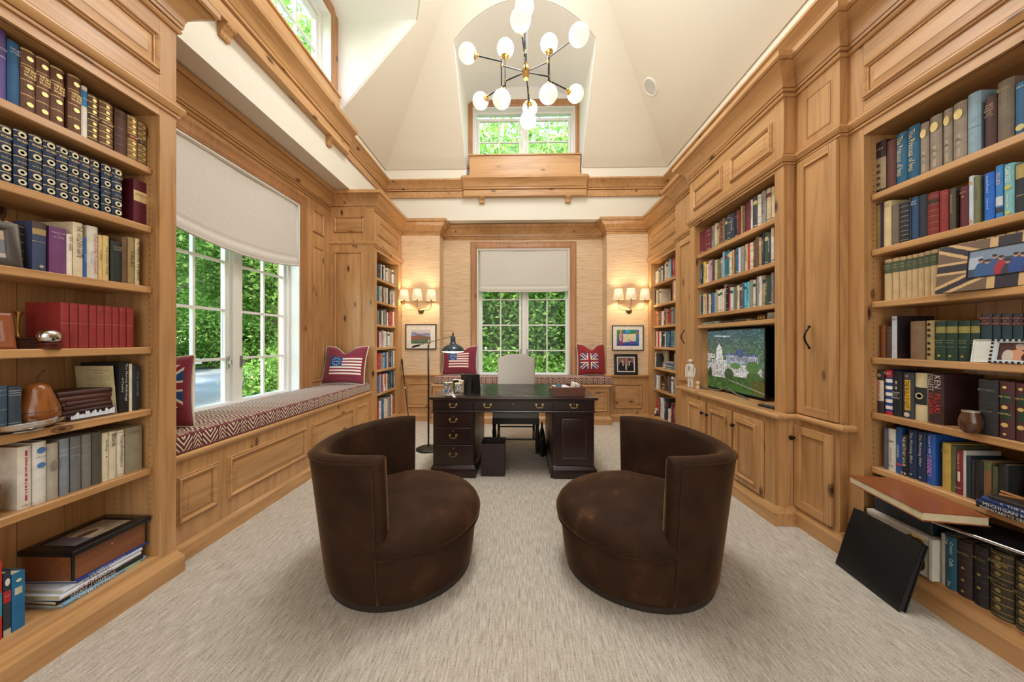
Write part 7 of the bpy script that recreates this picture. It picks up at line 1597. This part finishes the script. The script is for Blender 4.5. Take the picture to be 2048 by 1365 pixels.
def deskframe(label, x, y, w, h, rz):
    M = place(x, y, zd, rz, -12); t = thing('standing_frame', label, 'picture', (x, y, zd), 0)
    # seen from behind: back board and easel leg face the camera
    m = MB(M); m.cbox(-w/2, w/2, -.006, .008, 0, h, .002); m.build('back_board', flat('frame_back', '#1A1614', .6), t)
    m = MB(M); m.rings((w/2, .0081, 0), (-1, 0, 0), (0, 0, 1), (0, 1, 0), w, h, [(0, 0), (0, .006), (.02, .006), (.022, 0)], cap=False); m.build('frame', blackfr, t)
    m = MB(M); m.add([(-.02, -.0065, h*.8), (.02, -.0065, h*.8), (.025, -.07, .012), (-.025, -.07, .012), (-.02, -.009, h*.8), (.02, -.009, h*.8), (.025, -.073, .012), (-.025, -.073, .012)], [(0,1,2,3), (4,7,6,5), (0,4,5,1), (3,2,6,7), (0,3,7,4), (1,5,6,2)]); m.build('easel_leg', blackfr, t); return t
deskframe('larger black picture frame seen from behind on the desk', -.515, 3.60, .20, .19, R(-12))
deskframe('smaller dark picture frame seen from behind on the desk', -.665, 3.66, .10, .12, R(10))
t = thing('note_box', 'small cream card box between the two frames on the desk', 'box', (-.60, 3.52, zd)); m = MB(); m.cbox(-.63, -.585, 3.50, 3.56, zd, zd+.115, .003); m.build('body', bcol('#E0D4BE'), t); m = MB(); m.cbox(-.632, -.583, 3.498, 3.562, zd+.115, zd+.125, .002); m.build('lid', bcol('#EEE6D4'), t)
# letter tray
tx0, tx1, ty0, ty1 = .315, .625, 3.30, 3.62
t = thing('letter_tray', 'shallow mahogany letter tray at the right of the desk', 'tray', ((tx0+tx1)/2, 3.46, zd)); tw = wood('tray_wood', 'x', lin('#6A3A22'), lin('#4A2616'), lin('#2E160C'), rough=.3, knots=False)
for nm, b_ in (('front_board', (tx0, tx1, ty0, ty0+.008)), ('rear_board', (tx0, tx1, ty1-.008, ty1)), ('side_board', (tx0, tx0+.008, ty0+.008, ty1-.008)), ('side_board', (tx1-.008, tx1, ty0+.008, ty1-.008))):
    m = MB(); m.cbox(*b_, zd, zd+.088, .002); m.build(nm, tw, t)
m = MB(); m.box(tx0+.008, tx1-.008, ty0+.008, ty1-.008, zd+.0004, zd+.006); m.build('bottom', tw, t)
h, brs = bail(t, 0, 0, 0, .05); h.v = [(tx0-.012+(y+.012), (ty0+ty1)/2+x, zd+.06+q) for x, y, q in h.v]; h.build('handle', brs, t, smooth=50)
rnd = random.Random(2)
for i in range(4):
    ex = thing('envelope', 'white envelope standing in the letter tray, %s from the left' % ordn(i), 'envelope', (.52+.022*i, 3.40, zd+.006), 0, 'envelopes standing in the letter tray')
    m = MB(Matrix.Translation((.515+.022*i, 3.40, zd+.0064)) @ Matrix.Rotation(R(8-i*3), 4, 'Y')); m.cbox(-.006, .006, -.08, .12, .001, .115-.004*i, .001); m.build('sheet', bcol(['#E4E2DA', '#D8D4CC', '#ECE8E0', '#CFC8BC'][i]), ex)
t = thing('paper_stack', 'loose pale papers lying in the letter tray', 'papers', (.41, 3.48, zd+.006)); 
for i in range(4): m = MB(Matrix.Translation((.415, 3.48, zd+.007+.018*i)) @ Matrix.Rotation(R(-6+5*i), 4, 'Z')); m.cbox(-.075, .075, -.10, .10, 0, .016, .002); m.build('sheet', bcol(['#C8D0E0', '#B4BCD0', '#D8DCE8', '#DDE4EE'][i]), t)
t = thing('magnifier', 'round blue-grey glass magnifier in the letter tray', 'magnifier', (.375, 3.35, zd+.08)); m = MB(); m.tube([(.375+.028*math.cos(a*math.pi/12), 3.345, zd+.094+.022*math.sin(a*math.pi/12)) for a in range(24)], .004, 6, closed=True); m.build('rim', flat('steel_blue', '#5A7488', .3, .5), t, smooth=60)
m = MB(); m.lathe([(.001, -.002), (.025, -.002), (.025, .002), (.001, .003)], (.375, 3.345, zd+.094), 20, axis='y', ); m.build('lens', flat('lens_blue', '#7A9AB4', .05), t, smooth=40); m = MB(); m.tube([(.375, 3.345, zd+.07), (.372, 3.345, zd+.008)], .005, 8); m.build('handle', blackm, t)
# ---------------------------------------------------------------- outdoors
def ground_mat(name, a, b_, sc_):
    m, nt, b = newmat(name); no = nd(nt, 'ShaderNodeTexNoise', i_Scale=sc_, i_Detail=6.0, i_Roughness=.7); nt.links.new(coords(nt), no.inputs['Vector'])
    nt.links.new(ramp(nt, no.outputs['Fac'], [(.35, lin(a)), (.65, lin(b_))]), b.inputs['Base Color']); b.inputs['Roughness'].default_value = .95; return m
mb = MB(); mb.box(-60, 60, -40, 70, -.75, -.6)
tag(mb.build('ground', ground_mat('lawn_green', '#3F6A22', '#6F9A3A', 3.0), loc=(0, 0, -.6)), 'green lawn around the house', kind='structure')
mb = MB(); n = 40
cl = [(-4.5+(-19.5)*i/n, 3.5+20.5*i/n) for i in range(n+1)]
L_ = [(x-2.6-1.2*math.sin(i*.12), y-2.4, -.585) for i, (x, y) in enumerate(cl)]; R__ = [(x+2.6, y+2.8+.8*math.sin(i*.15), -.585) for i, (x, y) in enumerate(cl)]
mb.add(L_+R__, [(i, i+1, n+2+i, n+1+i) for i in range(n)])
tag(mb.build('driveway', ground_mat('asphalt', '#8C8F90', '#A2A5A5', 9.0), loc=(-10, 6, -.58)), 'grey driveway outside the left window', kind='structure')

def leaf_mesh(name, n, R_, squash, lsize, mat, seed, shell=.35):
    rng = np.random.RandomState(seed)
    d = rng.normal(size=(n, 3)); d /= np.linalg.norm(d, axis=1)[:, None]
    r = (shell + (1-shell)*rng.rand(n)**.7)
    # clumps: push leaves towards a few boughs
    bo = rng.normal(size=(26, 3)); bo /= np.linalg.norm(bo, axis=1)[:, None]; k = rng.randint(0, 26, n)
    p = d*.48*rng.rand(n)[:, None]**.5 + bo[k]*r[:, None]*.75
    p *= np.array([R_, R_, R_*squash])
    a = rng.normal(size=(n, 3)); a /= np.linalg.norm(a, axis=1)[:, None]; b = np.cross(a, rng.normal(size=(n, 3))); b /= np.linalg.norm(b, axis=1)[:, None]
    s = lsize*(.6+.8*rng.rand(n))[:, None]
    v = np.stack([p-a*s, p+b*s*.45, p+a*s, p-b*s*.45], axis=1).reshape(-1, 3)
    me = bpy.data.meshes.new(name); me.vertices.add(4*n); me.vertices.foreach_set('co', v.ravel().astype(np.float32))
    me.loops.add(4*n); me.loops.foreach_set('vertex_index', np.arange(4*n, dtype=np.int32)); me.polygons.add(n)
    me.polygons.foreach_set('loop_start', np.arange(0, 4*n, 4, dtype=np.int32)); me.polygons.foreach_set('loop_total', np.full(n, 4, dtype=np.int32))
    me.materials.append(mat); me.update(); me.validate(); return me
def leafy(name, c0, c1, c2):
    m = bpy.data.materials.new(name); m.use_nodes = True; nt = m.node_tree; nt.nodes.clear(); o = nd(nt, 'ShaderNodeOutputMaterial')
    g = nd(nt, 'ShaderNodeNewGeometry'); col = ramp(nt, g.outputs['Random Per Island'], [(0, lin(c0)), (.55, lin(c1)), (1, lin(c2))])
    d = nd(nt, 'ShaderNodeBsdfDiffuse'); t = nd(nt, 'ShaderNodeBsdfTranslucent'); mx = nd(nt, 'ShaderNodeMixShader', i_0=.45)
    nt.links.new(col, d.inputs[0]); nt.links.new(col, t.inputs[0]); nt.links.new(d.outputs[0], mx.inputs[1]); nt.links.new(t.outputs[0], mx.inputs[2]); nt.links.new(mx.outputs[0], o.inputs[0]); return m
lf1 = leafy('maple_leaves', '#5A8236', '#86AE50', '#BCD684'); lf2 = leafy('hedge_leaves', '#4E7A34', '#7EA84E', '#B4D27C')
bark = wood('bark', 'z', lin('#6B5E52'), lin('#453B33'), lin('#2E2620'), rough=.9, knots=False)
crown_a = leaf_mesh('foliage', 24000, 3.3, .85, .085, lf1, 3); crown_b = leaf_mesh('foliage', 26000, 3.3, .95, .08, lf2, 5, .2)
bush_m = leaf_mesh('foliage', 5000, 1.0, .8, .05, lf2, 9, .3)
def tree(label, x, y, h, rz, cr, sc_=1.0, low=0):
    t = thing('tree', label, 'tree', (x, y, -.6), rz, None); L = WM[t.name]; rnd = random.Random(int(x*10+y*7))
    m = MB(L); top = h*.62; m.tube([(0, 0, 0), (.1, .05, top*.35), (-.05, .1, top*.7), (.1, 0, top*1.25)], [.22, .17, .13, .05], 9); m.build('trunk', bark, t, smooth=60)
    for k in range(7):
        a = k*.9+rnd.random(); z0 = top*(.35+.1*k); L_ = 2.6*sc_*rnd.uniform(.7, 1.1)
        pts = [(0, 0, z0), (L_*.35*math.cos(a), L_*.35*math.sin(a), z0+.5), (L_*.7*math.cos(a+.2), L_*.7*math.sin(a+.2), z0+.75), (L_*math.cos(a+.1), L_*math.sin(a+.1), z0+1.3)]
        m = MB(L); m.tube(pts, [.07, .05, .035, .012], 6)
        p2 = pts[2]; m.tube([p2, (p2[0]+.6*math.cos(a+1), p2[1]+.6*math.sin(a+1), p2[2]+.5), (p2[0]+1.0*math.cos(a+.8), p2[1]+1.0*math.sin(a+.8), p2[2]+.7)], [.03, .02, .008], 5); m.build('branch', bark, t, smooth=60)
    for q, (dx_, dy_, dz_, s) in enumerate(((0, 0, top+.5, 1.0), (1.1, -.8, top-1.2+low, .78), (-1.2, .9, top-1.6+low, .82))):
        o = bpy.data.objects.new('foliage', cr); C.objects.link(o); o.parent = t; o.location = (dx_, dy_, dz_); o.rotation_euler = (q*.8, q*1.3, q*2+rz); o.scale = (s*sc_,)*3; tag(o, kind='stuff')
pos_w = 'tree with dark branches'
for i, (lab, x, y, h, cr, s, low) in enumerate((
    ('spreading maple nearest outside the left window', -10.2, 7.4, 9.8, crown_a, 1.0, .3), ('leafy tree outside the left side of the left window', -11.0, 2.6, 9.0, crown_a, 1.05, 0), ('bushy tree across the driveway, seen through the left window', -22.0, 17.0, 9.5, crown_b, 1.6, -.4),
    ('tall tree behind the driveway at far left', -21.5, 8.5, 9.5, crown_b, 1.5, .2), ('tree beyond the left corner of the house', -9.0, 13.5, 10.2, crown_a, 1.15, 0),
    ('dense tree close outside the end window, left of its middle', -2.4, 11.2, 7.4, crown_b, 1.05, -.6), ('dense tree close outside the end window, right of its middle', 2.0, 11.0, 7.2, crown_b, 1.05, -.7),
    ('taller tree behind the end window, seen through the dormer', .3, 14.5, 12.0, crown_a, 1.35, 0), ('tree at the right edge beyond the end window', 6.5, 13.0, 9.0, crown_a, 1.3, 0), ('tall tree reaching up beside the left dormer', -9.0, 3.0, 13.0, crown_a, 1.15, 0), ('distant tree beyond the far end of the driveway', -31.0, 16.0, 10, crown_b, 2.1, -1.2), ('distant tree left of the far end of the driveway', -33.0, 26.0, 11, crown_a, 2.3, -1.2), ('distant tree right of the far end of the driveway', -25.0, 33.0, 10, crown_b, 2.2, -1.2), ('distant tree seen past the right sash of the left window', -14.0, 31.0, 10, crown_a, 2.1, -1.0), ('very tall tree far beyond the left dormer', -9.5, 15.0, 19.0, crown_a, 1.5, 0), ('far tree behind the left lawn', -19.0, 27.0, 10, crown_b, 1.9, -.8))):
    tree(lab, x, y, h, i*.9, cr, s, low)
def bush(label, x, y, s, group=None):
    t = thing('bush', label, 'bush', (x, y, -.6), x, group)
    o = bpy.data.objects.new('foliage', bush_m); C.objects.link(o); o.parent = t; o.location = (0, 0, .7*s); o.scale = (s, s, s); tag(o, kind='stuff')
    m = MB(WM[t.name]); m.tube([(0, 0, 0), (.05, 0, .6*s)], [.04, .02], 6); m.build('stem', bark, t)
for i in range(9): bush('low green shrub beside the driveway, %s from the house' % ordn(i), -27.0+1.9*i, 18.0+1.7*i, 1.7)
for i in range(8): bush('green shrub below the end window, %s from the left' % ordn(i), -3.4+.95*i, 8.6+.3*(i % 3), 1.15)
for i in range(4): bush('green shrub beyond the driveway, %s from its far end' % ordn(i), -17+1.9*i, 24.5+.6*i, 1.6)
bush('feathery shrub just outside the right sash of the left window', -6.9, 9.6, 1.25)
# mailbox by the driveway
t = thing('mailbox', 'small pale mailbox on a post beside the driveway', 'mailbox', (-13.6, 13.9, -.6)); M = Matrix.Translation((-13.6, 13.9, -.6))
m = MB(M); m.cbox(-.05, .05, -.05, .05, 0, .95, .01); m.build('post', flat('weathered_wood', '#6A6258', .9), t)
m = MB(M); m.prism([(-.12, .95), (.12, .95), (.12, 1.08), (.09, 1.15), (0, 1.18), (-.09, 1.15), (-.12, 1.08)], 'x', -.25, .25); m.v = [v for v in m.v]; m.build('box', flat('mailbox_grey', '#C9C6BE', .5), t)
m = MB(M); m.box(-.255, -.25, -.10, .10, .97, 1.12); m.build('door', flat('mailbox_dark', '#8A8882', .5), t)
